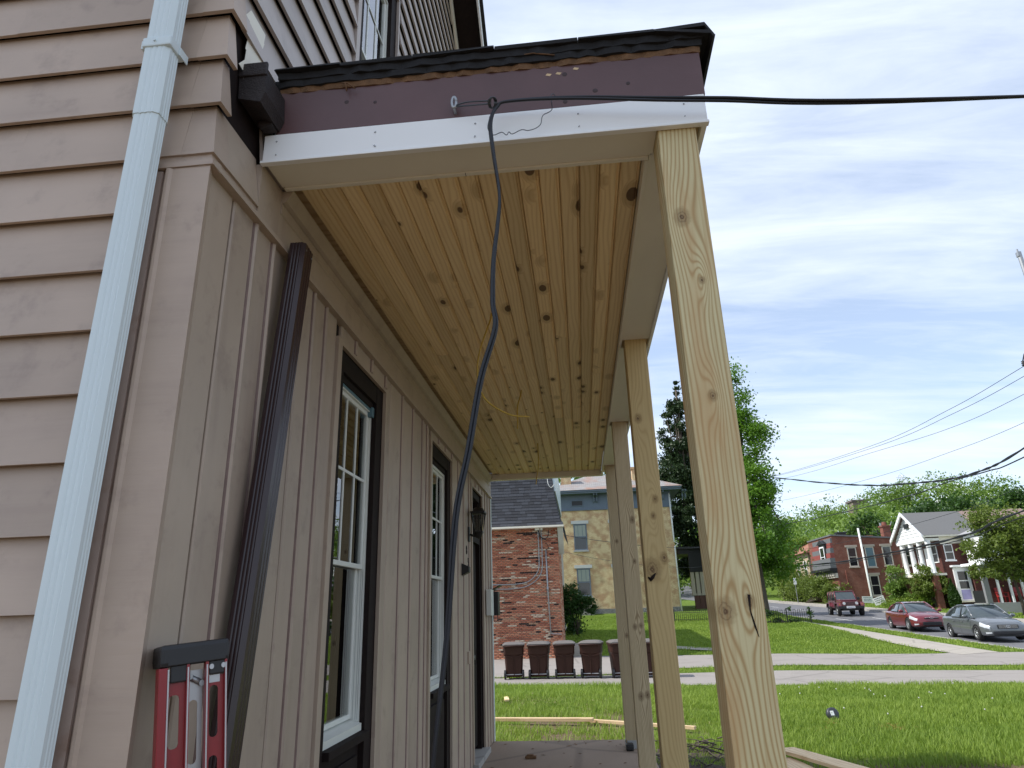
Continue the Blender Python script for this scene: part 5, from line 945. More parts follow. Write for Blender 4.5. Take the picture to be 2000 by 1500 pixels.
# dark roofed entry porch
ep = thing('entry_porch', 'dark roofed entry porch with cream columns beside the yellow house', 'porch', (8.6, 55.5, 1.1))
m = MB(); m.box(7.55, 10.2, 53.6, 57.5, 5.25, 5.62); m.box(7.3, 10.4, 53.3, 57.6, 5.62, 5.78); m.prism([(53.6, 3.9), (53.75, 3.9), (53.75, 5.249), (53.6, 5.249)], 'x', 8.25, 10.2); m.obj('roof', MT['black'], ep)
for k in range(4):
    m = MB(); x = 8.42+k*0.36; m.box(x-0.13, x+0.13, 53.65, 53.9, 2.35, 3.898); m.box(x-0.16, x+0.16, 53.6, 53.95, 2.2, 2.349); m.obj('column', flat('cream_column', (0.50, 0.46, 0.36), 0.7), ep)
for k in range(3):
    m = MB(); x = 8.6+k*0.36; m.box(x-0.17, x+0.17, 53.62, 53.95, 1.2, 2.19); m.obj('pier', flat('red_brown_pier', (0.12, 0.06, 0.045), 0.8), ep)
m = MB(); m.box(8.0, 10.2, 53.5, 57.5, 0.2, 1.199); m.obj('porch_base', MT['conc'], ep)
# brick house with mansard front
MT['redbrick'] = brickmat('old_red_brick', (0.235, 0.072, 0.048), (0.175, 0.052, 0.038), (0.21, 0.14, 0.11), (0.32, 0.17, 0.13), wamt=0.3)
bh = thing('brick_house', 'two storey red brick house with striped mansard front and white vent pipe', 'house', (31, 82, 1.0))
HX, HY = 27.7, 78.0
m = MB(); m.prism([(HX, 0.2), (HX+9.3, 0.2), (HX+9.3, 7.55), (HX, 8.30)], 'y', HY, HY+8.0); m.obj('wall', MT['redbrick'], bh)
m = MB(); m.add([(HX-0.1, HY-0.10, 8.31), (HX+9.4, HY-0.10, 7.56), (HX+9.4, HY+8, 7.56), (HX-0.1, HY+8, 8.31), (HX-0.1, HY-0.10, 8.46), (HX+9.4, HY-0.10, 7.71), (HX+9.4, HY+8, 7.71), (HX-0.1, HY+8, 8.46)], [(0, 3, 2, 1), (4, 5, 6, 7), (0, 1, 5, 4), (1, 2, 6, 5), (2, 3, 7, 6), (3, 0, 4, 7)]); rf = m.obj('roof', flat('flat_roof_metal', (0.14, 0.14, 0.15), 0.5), bh)
m = MB(); m.box(33.9, 34.7, 79.4, 80.2, 7.6, 9.2); m.box(33.8, 34.8, 79.3, 80.3, 9.2, 9.35); m.lathe([(0.28, 9.35), (0.22, 9.75)], (34.3, 79.8, 0), 10); link('chimney', m.mesh('chimney', MT['redbrick']), rf, (0, 0, 0))
m = MB(); m.box(29.2, 30.1, 80.0, 80.8, 8.0, 8.72); m.box(29.1, 30.2, 79.9, 80.9, 8.72, 8.86); link('roof_vent', m.mesh('roof_vent', MT['black']), rf, (0, 0, 0))
wf = flat('cream_window_frame', (0.55, 0.50, 0.44), 0.6); lt = flat('worn_stone_lintel', (0.45, 0.37, 0.31), 0.8)
gb = flat('glass_block', (0.12, 0.20, 0.24), 0.15)
for (u0, u1, z0, z1, pn) in ((29.1, 30.05, 4.95, 7.0, 'farglass'), (30.95, 31.9, 4.85, 7.0, gb), (32.75, 33.7, 4.95, 7.0, 'farglass'), (34.6, 35.6, 4.85, 6.95, 'farglass'), (30.9, 31.85, 1.9, 4.0, 'farglass'), (32.8, 33.7, 1.9, 4.0, 'farglass')):
    far_window(bh, 'y', HY, u0, u1, z0, z1, wf, -1, lt, lt, pn, fw=0.10)
m = MB(); m.tube([(30.65, HY-0.12, 9.0), (30.7, HY-0.12, 1.0), (30.95, HY-0.12, 0.6)], 0.11, 8); m.obj('vent_pipe', MT['vinyl'], bh)
for (xx, zt, zb_) in ((28.55, 4.6, 0.8),):
    m = MB(); m.tube([(xx, HY-0.03, zt), (xx, HY-0.03, zb_)], 0.03, 5); m.obj('wall_pipe', MT['redbrick'], bh)
m = MB()
for k in range(6):
    m.prism([(HY-0.001, 4.9+k*0.53), (HY-0.001, 5.43+k*0.53), (HY+6, 5.43+k*0.53), (HY+6, 4.9+k*0.53)], 'x', HX-0.62+0.09*k, HX-0.001, 1 if k in (2, 4) else 0)
m.obj('mansard', [flat('grey_slate', (0.13, 0.135, 0.14), 0.7, 0, 0.3, 5), flat('red_slate', (0.24, 0.055, 0.045), 0.7, 0, 0.3, 5)], bh)
m = MB(); m.box(HX-0.80, HX-0.0, HY-0.1, HY+6.1, 4.62, 4.88); m.box(HX-0.5, HX-0.0, HY-0.05, HY+6.05, 4.36, 4.61); m.obj('eave', MT['black'], bh)
m = MB(); m.box(HX-0.25, HX-0.002, HY-0.03, HY+6.0, 3.86, 4.355)
for k in range(9): m.box(HX-0.45, HX-0.251, HY+0.1+k*0.66, HY+0.4+k*0.66, 4.05, 4.35)
m.obj('dentil_band', wf, bh)
far_window(bh, 'x', HX-0.45, HY+1.6, HY+3.0, 5.05, 7.3, 'white', -1, fw=0.14); m = MB(); m.box(HX-0.44, HX+0.2, HY+1.3, HY+3.3, 5.0, 7.55); m.prism([(HY+1.15, 7.56), (HY+3.45, 7.56), (HY+2.3, 8.05)], 'x', HX-0.6, HX+0.2); m.obj('dormer', MT['black'], bh)
m = MB(); m.box(HX-0.10, HX-0.002, HY-0.02, HY+6.0, 2.55, 2.95); m.obj('shop_lintel', wf, bh)
for k in range(3): far_window(bh, 'x', HX, HY+0.3+k*1.9, HY+1.5+k*1.9, 0.8, 2.5, 'white', -1, fw=0.12)
# stepped older house behind it
oh = thing('terrace_house', 'tan terrace house with rusty roof left of the mansard front', 'house', (28.5, 90, 1.2))
m = MB(); m.box(27.9, 36, 87.5, 96, 0.4, 7.2); m.obj('wall', flat('tan_render', (0.42, 0.33, 0.23), 0.85), oh)
m = MB(); m.add([(27.4, 87.0, 7.21), (36, 87, 7.21), (36, 96.4, 7.21), (27.4, 96.4, 7.21), (30.5, 87.4, 9.0), (36, 87.4, 9.0), (36, 96, 9.0), (30.5, 96, 9.0)], [(0, 1, 5, 4), (1, 2, 6, 5), (2, 3, 7, 6), (3, 0, 4, 7), (4, 5, 6, 7), (0, 3, 2, 1)]); m.obj('roof', flat('rusty_roof', (0.27, 0.12, 0.075), 0.8, 0, 0.3, 3), oh)
for y in (88.4, 91.0): far_window(oh, 'x', 27.9, y, y+1.1, 4.4, 6.3, 'white', -1, fw=0.12)
m = MB(); m.box(26.6, 27.88, 87.6, 92, 3.7, 3.85)
for y in (87.7, 89.7, 91.8): m.box(26.65, 26.75, y, y+0.1, 0.9, 3.7)
m.obj('balcony', MT['black'], oh)
# portico house
MT['darkbrick'] = brickmat('dark_red_brick', (0.135, 0.045, 0.036), (0.095, 0.032, 0.027), (0.13, 0.085, 0.075))
ph = thing('portico_house', 'brick house with white columned portico and lavender side door', 'house', (32.5, 63, 0.9))
PX, PY0, PY1 = 30.05, 60.3, 65.4; EV = 6.48
m = MB(); m.box(PX, 38.5, PY0, PY1, 0.2, EV-0.02); m.obj('wall', MT['darkbrick'], ph)
m = MB(); pk = (PY0+PY1)/2; rz1 = 8.70
m.add([(28.55, PY0-0.45, EV), (33.4, PY0-0.45, EV), (33.4, pk, rz1), (28.55, pk, rz1)], [(0, 1, 2, 3)], 0); m.add([(33.4, PY0-0.45, EV), (38.7, PY0-0.45, EV), (38.7, pk, rz1), (33.4, pk, rz1)], [(0, 1, 2, 3)], 1)
m.add([(28.55, PY1+0.45, EV), (38.7, PY1+0.45, EV), (38.7, pk, rz1), (28.55, pk, rz1)], [(0, 3, 2, 1)], 1)
m.obj('roof', [flat('grey_shingle_roof', (0.135, 0.135, 0.135), 0.85, 0, 0.12, 8), flat('faded_slate_roof', (0.25, 0.175, 0.155), 0.8, 0, 0.3, 2.5)], ph)
m = MB(); m.box(28.6, 38.6, PY0-0.42, PY0-0.02, EV-0.13, EV-0.005); m.box(30.05, 38.5, PY0-0.06, PY0-0.003, EV-0.72, EV-0.135); m.obj('eave_board', MT['soffit'], ph)
m = MB()
for k in range(9):
    z0 = EV-0.2+k*0.27; z1 = z0+0.265
    def hw(z): return max(0.0, (rz1-z)/(rz1-EV)*(pk-PY0+0.2))
    if hw(z1) < 0.05 and k > 7: break
    a, b_ = min(hw(z0), pk-PY0+0.25), min(hw(z1), pk-PY0+0.25); m.add([(28.88, pk-a, z0), (28.88, pk+a, z0), (28.93, pk+b_, z1), (28.93, pk-b_, z1), (29.05, pk-a, z0), (29.05, pk+a, z0)], [(0, 1, 2, 3), (0, 4, 5, 1)])
m.obj('gable_boards', MT['white'], ph)
m = MB()
for s in (-1, 1): m.add([(28.50, pk+s*(pk-PY0+0.45), EV-0.14), (28.50, pk+s*(pk-PY0+0.45), EV+0.12), (28.50, pk, rz1+0.10), (28.50, pk, rz1-0.22), (28.62, pk+s*(pk-PY0+0.45), EV-0.14), (28.62, pk+s*(pk-PY0+0.45), EV+0.02), (28.62, pk, rz1), (28.62, pk, rz1-0.22)], [(0, 1, 2, 3), (4, 7, 6, 5), (0, 4, 5, 1), (3, 2, 6, 7), (0, 3, 7, 4), (1, 5, 6, 2)])
m.obj('rake_board', MT['white'], ph); m = MB(); m.box(28.75, 28.87, pk-0.35, pk+0.35, 7.35, 7.75); m.obj('gable_louver', MT['black'], ph)
m = MB(); m.box(28.85, 30.04, PY0-0.05, PY1+0.05, EV-0.42, EV-0.21); m.obj('portico_beam', MT['white'], ph)
for y in (60.35, 61.85, 63.4, 64.95):
    m = MB(); m.lathe([(0.235, 3.42), (0.235, 3.50), (0.20, 3.55), (0.195, 4.3), (0.165, 5.62), (0.205, 5.70), (0.21, 5.78), (0.21, EV-0.425)], (29.1, y, 0), 14); m.obj('column', MT['white'], ph)
    m = MB(); m.box(28.88, 29.32, y-0.22, y+0.22, 0.621, 3.25); m.obj('pier', MT['redbrick'], ph)
m = MB(); m.box(28.7, 30.04, PY0-0.1, PY1+0.1, 0.2, 0.62); m.obj('portico_floor', MT['conc'], ph); m = MB(); m.box(28.8, 30.04, PY0-0.05, PY1+0.05, 3.252, 3.418); m.obj('balcony_floor', MT['soffit'], ph)
far_window(ph, 'x', PX, 61.0, 61.9, 4.3, 5.75, 'white', -1, fw=0.08); far_window(ph, 'x', PX, 63.6, 64.5, 4.3, 5.75, 'white', -1, fw=0.08); far_window(ph, 'x', PX, 63.4, 64.5, 1.1, 2.9, 'white', -1, fw=0.08)
m = MB(); m.box(PX-0.06, PX-0.002, 62.3, 63.1, 3.75, 5.6); m.box(PX-0.75, PX-0.07, 61.9, 63.3, 3.55, 3.72); m.obj('balcony_door', MT['white'], ph)
far_window(ph, 'y', PY0, 30.25, 30.95, 4.45, 5.7, 'white', -1, sill=MT['white'], fw=0.06)
m = MB(); m.box(30.55, 31.75, PY0-0.14, PY0-0.003, 1.20, 3.85); m.box(30.4, 31.9, PY0-0.45, PY0-0.003, 3.855, 4.0); sd_ = m.obj('side_door', MT['white'], ph)
lav = flat('lavender_panel', (0.36, 0.34, 0.62), 0.5)
m = MB(); m.box(30.80, 31.5, PY0-0.165, PY0-0.142, 1.30, 2.05); link('door_panel', m.mesh('door_panel', lav), sd_, (0, 0, 0)); m = MB(); m.box(30.80, 31.5, PY0-0.160, PY0-0.142, 2.15, 2.72); m.box(30.80, 31.5, PY0-0.160, PY0-0.142, 2.82, 3.5); link('door_pane', m.mesh('door_pane', MT['farglass']), sd_, (0, 0, 0))
m = MB(); m.tube([(32.05, PY0-0.10, EV-0.15), (32.05, PY0-0.10, 0.75), (32.2, PY0-0.16, 0.55)], 0.085, 8); m.obj('downspout', flat('pinkish_downspout', (0.50, 0.42, 0.40), 0.5), ph)
m = MB()
for i in range(9):
    for s in (-1, 1): a = 31.75+i*0.13; m.add([(a, PY0-0.5, 0.6), (a+0.03, PY0-0.5, 0.6), (a+0.03+s*0.25, PY0-0.5, 1.1), (a+s*0.25, PY0-0.5, 1.1)], [(0, 1, 2, 3)])
m.box(30.5, 33.0, PY0-0.52, PY0-0.003, 1.10, 1.18); m.obj('lattice', MT['soffit'], ph)
# white sided neighbour with grey side porch
wh = thing('white_house', 'white sided house with grey open porch behind the spreading tree', 'house', (31.5, 55, 0.7))
gy = flat('porch_grey_paint', (0.22, 0.225, 0.235), 0.7); gyl = flat('pale_porch_grey', (0.34, 0.34, 0.34), 0.7)
m = MB(); m.box(31.6, 41, 57.3, 59.6, 0.2, 6.35); m.obj('wall', MT['white'], wh)
hip(wh, 31.3, 41.3, 57.0, 59.9, 6.355, 7.0, 1.2, 1.2, flat('pale_grey_roof', (0.30, 0.30, 0.31), 0.8))
m = MB(); m.box(28.62, 33.4, 53.86, 53.98, 0.2, 3.61); m.obj('porch_wall', MT['darkbrick'], wh)
m = MB(); m.prism([(28.1, 3.62), (33.5, 3.62), (33.5, 4.25), (30.2, 4.0), (28.1, 3.80)], 'y', 51.6, 54.2); m.obj('porch_roof', MT['white'], wh)
m = MB(); m.box(28.25, 33.4, 51.9, 53.85, 0.1, 1.05); m.obj('porch_base', gyl, wh)
for x in (29.15, 29.95, 30.75):
    m = MB(); m.box(x-0.065, x+0.065, 51.95, 52.08, 1.051, 3.619); m.obj('porch_post', MT['white'], wh)
m = MB(); m.box(28.15, 28.50, 51.9, 52.15, 0.1, 3.619); m.prism([(28.5, 3.0), (28.95, 3.45), (28.95, 3.619), (28.5, 3.619)], 'y', 51.95, 52.12); m.obj('corner_pier', gy, wh)
m = MB(); m.box(28.3, 28.36, 52.2, 53.8, 1.06, 1.9); m.obj('rail_panel', MT['black'], wh)
m = MB(); m.box(31.4, 33.14, 50.4, 51.6, -0.1, 2.55); m.box(31.3, 31.65, 50.3, 51.65, -0.1, 2.75); m.obj('grey_block', gy, wh)
m = MB()
for k in range(4): m.box(30.55+0.05, 31.25, 50.3+0.4*k, 51.88, 0.05+0.24*k, 0.05+0.24*(k+1)-0.01)
m.obj('step', gyl, wh)
m = MB(); m.prism([(50.1, 0.0), (51.9, 1.05), (51.9, 1.2), (50.1, 0.2)], 'x', 30.45, 30.57); m.obj('stair_wall', gy, wh)
far_window(wh, 'y', 57.3, 33.6, 34.6, 4.0, 5.7, flat('shade_grey', (0.3, 0.3, 0.3)), -1)
redp = flat('red_plastic', (0.42, 0.035, 0.03), 0.4)
for i, x in enumerate((29.95, 31.2)):
    c_ = thing('porch_chair', ['red plastic porch chair seen between the white posts', 'red plastic porch chair beside the orange doormat'][i], 'chair', (x, 53.2, 1.051), 0, 'red chairs on the grey porch')
    m = MB(); m.box(x-0.28, x+0.28, 52.95, 53.45, 1.43, 1.48); m.obj('seat', redp, c_); m = MB(); m.prism([(53.40, 1.485), (53.47, 1.485), (53.62, 2.05), (53.56, 2.06)], 'x', x-0.27, x+0.27); m.obj('backrest', redp, c_)
    for sx in (-1, 1):
        m = MB(); m.box(x+sx*0.27-0.04, x+sx*0.27+0.04, 52.95, 53.0, 1.052, 1.70); m.box(x+sx*0.27-0.045, x+sx*0.27+0.045, 52.93, 53.5, 1.701, 1.735); m.obj('armrest', redp, c_); m = MB(); m.box(x+sx*0.24-0.03, x+sx*0.24+0.03, 53.38, 53.43, 1.052, 1.429); m.obj('leg', redp, c_)
m = MB(); m.box(30.7, 31.25, 51.95, 52.9, 1.052, 1.075); tag(m.obj('doormat', flat('orange_mat', (0.45, 0.22, 0.08), 0.9)), 'orange mat at the top of the grey porch steps', 'mat')
# yard signs, street sign, hill house, lattice tower
def ysign(loc, rz, tilt, w, h_, label, seed):
    t = thing('yard_sign', label, 'sign', loc, rz, 'white yard signs by the brick house', True); m = MB(); m.box(-w/2, w/2, -0.012, 0.012, 0.22, 0.22+h_); p_ = m.obj('panel', MT['white'], t, loc=(0, 0, 0)); p_.rotation_euler = (0, tilt, 0)
    m = MB(); r2 = np.random.default_rng(seed)
    for k in range(3):
        z = 0.22+h_*(0.25+0.25*k); a = -w*0.38
        while a < w*0.36: l = r2.uniform(0.05, 0.13); m.box(a, min(a+l, w*0.4), -0.0155, -0.0130, z, z+h_*0.11); a += l+0.035
    q = link('print', m.mesh('print', flat('sign_print', (0.12, 0.15, 0.20), 0.6)), p_, (0, 0, 0))
    for s in (-1, 1): m = MB(); m.cyl((s*w*0.3, 0.016, -0.1), (s*w*0.3, 0.016, 0.3), 0.008, 5); m.obj('stake', MT['grey'], t, loc=(0, 0, 0))
ysign((28.3, 73.0, h1(27.5, 73.0)), 0.0, 0.03, 0.95, 0.62, 'small upright white yard sign behind the dark red off-road car', 1)
ysign((28.0, 69.0, h1(27.2, 69.0)), -0.2, -0.30, 1.0, 0.68, 'tilted white yard sign beside the plant bed', 2)
ssn = thing('street_sign', 'white street sign on a thin pole before the hedge', 'sign', (25.0, 84.5, h1(25.0, 84.5)))
m = MB(); m.cyl((25.0, 84.5, h1(25, 84.5)), (25.0, 84.5, h1(25, 84.5)+2.75), 0.04, 8); m.obj('pole', MT['grey'], ssn); m = MB(); m.bbox(24.83, 25.17, 84.44, 84.455, h1(25, 84.5)+2.1, h1(25, 84.5)+2.85, 0.005); m.obj('panel', MT['white'], ssn)
hh = thing('hill_house', 'brown house roof peeking out of the wooded hillside', 'house', (98, 240, h1(98, 240)))
m = MB(); m.box(93.6, 98.6, 238, 243, h1(98, 240), 33.3); m.obj('wall', flat('brown_wall', (0.22, 0.17, 0.15), 0.9), hh); m = MB(); m.box(93.2, 99.0, 237.6, 243.4, 33.3, 33.9); m.obj('roof', flat('brown_roof', (0.15, 0.12, 0.12), 0.9), hh)
tw = thing('lattice_tower', 'thin steel lattice tower standing beyond the hilltop', 'tower', (126, 270, h1(126, 270))); m = MB(); zb0 = 21.0
for sx in (-1, 1):
    for sy in (-1, 1): m.cyl((126+sx*1.3, 270+sy*1.3, zb0), (126+sx*0.6, 270+sy*0.6, zb0+26), 0.07, 4)
m.obj('leg', MT['grey'], tw); m = MB()
for k in range(12):
    a = 1.3-0.7*k/12; b_ = 1.3-0.7*(k+1)/12; z0, z1 = zb0+26*k/12, zb0+26*(k+1)/12
    m.cyl((126-a, 270-a, z0), (126+b_, 270-b_, z1), 0.045, 4); m.cyl((126+a, 270-a, z0), (126-b_, 270-b_, z1), 0.045, 4); m.cyl((126-a, 270+a, z0), (126+b_, 270+b_, z1), 0.07, 4)
for z in (18, 21.5, 25): m.cyl((126-1.9, 270, zb0+z), (126+1.9, 270, zb0+z), 0.06, 4); m.cyl((126-1.9, 270, zb0+z), (126, 270, zb0+z+2), 0.05, 4); m.cyl((126+1.9, 270, zb0+z), (126, 270, zb0+z+2), 0.05, 4)
m.obj('lattice', MT['grey'], tw)
# iron fences
def iron_fence(name, x0, x1, y, label, h_=0.72, loops=True):
    t = thing(name, label, 'fence', ((x0+x1)/2, y, h1((x0+x1)/2, y))); n = int((x1-x0)/0.125)
    for zz in (0.10, h_*0.72):
        m = MB(); m.box(x0, x1, y-0.012, y+0.012, zz, zz+0.025); o = m.obj('rail', MT['black'], t); o.location = Vector((0, 0, h1((x0+x1)/2, y)))-Vector(t.location)
    m = MB(); m.box(-0.011, 0.011, -0.011, 0.011, 0.0, h_*0.93); m.lathe([(0.016, h_*0.93), (0.001, h_)], (0, 0, 0), 4); pk_ = m.mesh('picket', MT['black'])
    m = MB(); m.tube([(0.0625*math.cos(a), 0, h_*0.86+0.07*math.sin(a)) for a in np.linspace(0, math.pi, 7)], 0.008, 4); lp = m.mesh('hoop', MT['black'])
    for i in range(n+1):
        x = x0+i*0.125; link('picket', pk_, t, Vector((x, y, h1((x0+x1)/2, y)))-Vector(t.location))
        if loops and i < n and i % 2 == 0: link('hoop', lp, t, Vector((x+0.0625, y, h1((x0+x1)/2, y)))-Vector(t.location))
    for x in (x0, (x0+x1)/2, x1):
        m = MB(); m.box(x-0.03, x+0.03, y-0.03, y+0.03, -0.3, h_*1.05); o = m.obj('fence_post', MT['black'], t); o.location = Vector((0, 0, h1((x0+x1)/2, y)))-Vector(t.location)
iron_fence('iron_fence', 3.3, 8.3, 46.0, 'low black iron fence in front of the yellow house', 0.72, False)
iron_fence('iron_fence', 10.6, 13.3, 43.0, 'low black hooped iron fence with ivy by the maple trunk', 0.80)
bush('ivy', 'ivy clump growing over the hooped iron fence', (11.8, 43.0, h1(11.8, 43)), [(11.2, 43.1, 0.55, 0.45, 0.12, 0.2), (12.0, 43.1, 0.5, 0.7, 0.12, 0.2), (12.2, 43.0, 1.15, 0.12, 0.1, 0.25), (13.27, 43.0, 0.9, 0.14, 0.14, 0.45), (10.9, 43.1, 0.9, 0.3, 0.15, 0.3)], 1500, 0.075, 'hilld')

# ================================================================== cars
MT['tyre'] = flat('tyre_rubber', (0.012, 0.012, 0.012), 0.8); MT['rim'] = flat('silver_wheel', (0.50, 0.51, 0.52), 0.3, 0.7, 0.05); MT['lamp'] = flat('clear_headlamp', (0.62, 0.65, 0.68), 0.12, 0.2, 0.1, 30); MT['chrome'] = flat('chrome', (0.62, 0.63, 0.64), 0.15, 0.9, 0.02)
def carpaint(name, c): return flat(name, c, 0.28, 0.25, 0.04, 2, 0.6, 0.9)
def wheel(parent, x, y, r, w=0.2, spokes=10, out=-1):
    t = MB(); t.lathe([(r*0.62, -w/2), (r*0.92, -w/2), (r, -w*0.32), (r, w*0.32), (r*0.92, w/2), (r*0.62, w/2), (r*0.62, -w/2)], (0, 0, 0), 24)
    o = link('wheel', t.mesh('tyre', MT['tyre']), parent, (x, y, r)); o.rotation_euler = (math.pi/2*(-out), 0, 0)
    k = MB(); z = w*0.36; k.lathe([(r*0.66, w*0.40), (r*0.60, w*0.47), (r*0.57, z)], (0, 0, 0), 24); k.lathe([(0.001, z+0.015), (r*0.15, z+0.01), (r*0.16, z-0.02)], (0, 0, 0), 12)
    for i in range(spokes):
        a = 2*math.pi*i/spokes; c, s = math.cos(a), math.sin(a); h = r*0.055
        k.add([(c*r*0.13-s*h, s*r*0.13+c*h, z), (c*r*0.13+s*h, s*r*0.13-c*h, z), (c*r*0.60+s*h*1.5, s*r*0.60-c*h*1.5, z+0.01), (c*r*0.60-s*h*1.5, s*r*0.60+c*h*1.5, z+0.01)], [(0, 1, 2, 3)])
    link('rim', k.mesh('rim', MT['rim']), o, (0, 0, 0)); b = MB(); b.cyl((0, 0, -w*0.3), (0, 0, w*0.18), r*0.62, 20); link('brake', b.mesh('brake', MT['black']), o, (0, 0, 0)); return o
class Hull:      # stations along x: (x, halfwidth, zbottom, zshoulder, ztop)
    def __init__(s, st): s.st = st
    def at(s, x):
        X = [a[0] for a in s.st]; return [float(np.interp(x, X, [a[k] for a in s.st])) for k in range(1, 5)]
    def pt(s, x, t, side, off=0.0):          # t 0 sill .. 1 shoulder
        hw, zb, zs, zt = s.at(x); prof = np.interp(t, [0, 0.12, 0.45, 0.72, 0.9, 1.0], [0.93, 0.975, 1.0, 0.985, 0.965, 0.925]); return (x, side*(hw*prof+off), zb+(zs-zb)*t)
    def mesh(s, n=46):
        V = []; R = []; xs = np.concatenate([np.linspace(s.st[0][0], s.st[-1][0], n), [a[0] for a in s.st]]); xs = np.unique(np.round(xs, 4)); ts = [0, 0.12, 0.3, 0.45, 0.6, 0.72, 0.82, 0.9, 1.0]
        for x in xs:
            hw, zb, zs, zt = s.at(x); ring = [(x, 0, zb)]+[s.pt(x, t, 1) for t in ts]+[(x, hw*0.70, zs+(zt-zs)*0.75), (x, hw*0.35, zs+(zt-zs)*0.97), (x, 0, zt)]
            ring = ring+[(p[0], -p[1], p[2]) for p in ring[-2:0:-1]]; R.append(len(V)); V += ring
        k = len(ring); F = [(R[i]+j, R[i]+(j+1) % k, R[i+1]+(j+1) % k, R[i+1]+j) for i in range(len(xs)-1) for j in range(k)]; F += [tuple(range(k))[::-1], tuple(R[-1]+j for j in range(k))]
        m = MB(); m.add(V, F, 0, True); return m
    def patch(s, m, x0, x1, t0, t1, side, off, mi=0, nx=8, nt=5):
        V = [s.pt(x0+(x1-x0)*i/nx, t0+(t1-t0)*j/nt, side, off) for i in range(nx+1) for j in range(nt+1)]; m.add(V, [(i*(nt+1)+j, (i+1)*(nt+1)+j, (i+1)*(nt+1)+j+1, i*(nt+1)+j+1) for i in range(nx) for j in range(nt)], mi, True)
def cut_arches(me, name, mat, parent, wheels, r, hw):
    o = link(name, me, parent, (0, 0, 0)); cs_ = []
    for i, (wx, wy) in enumerate(wheels):
        c = MB(); c.cyl((wx, wy-0.30, r*0.98), (wx, wy+0.30, r*0.98), r*1.13, 28); c_ = link('cutter', c.mesh('cutter', mat)); c_.matrix_world = parent.matrix_world.copy(); md = o.modifiers.new('b%d' % i, 'BOOLEAN'); md.object = c_; md.operation = 'DIFFERENCE'; md.solver = 'EXACT'; cs_.append(c_)
    bpy.context.view_layer.update(); dg = bpy.context.evaluated_depsgraph_get(); nm = bpy.data.meshes.new_from_object(o.evaluated_get(dg)); o.modifiers.clear(); o.data = nm
    for c_ in cs_: bpy.data.objects.remove(c_)
    return o
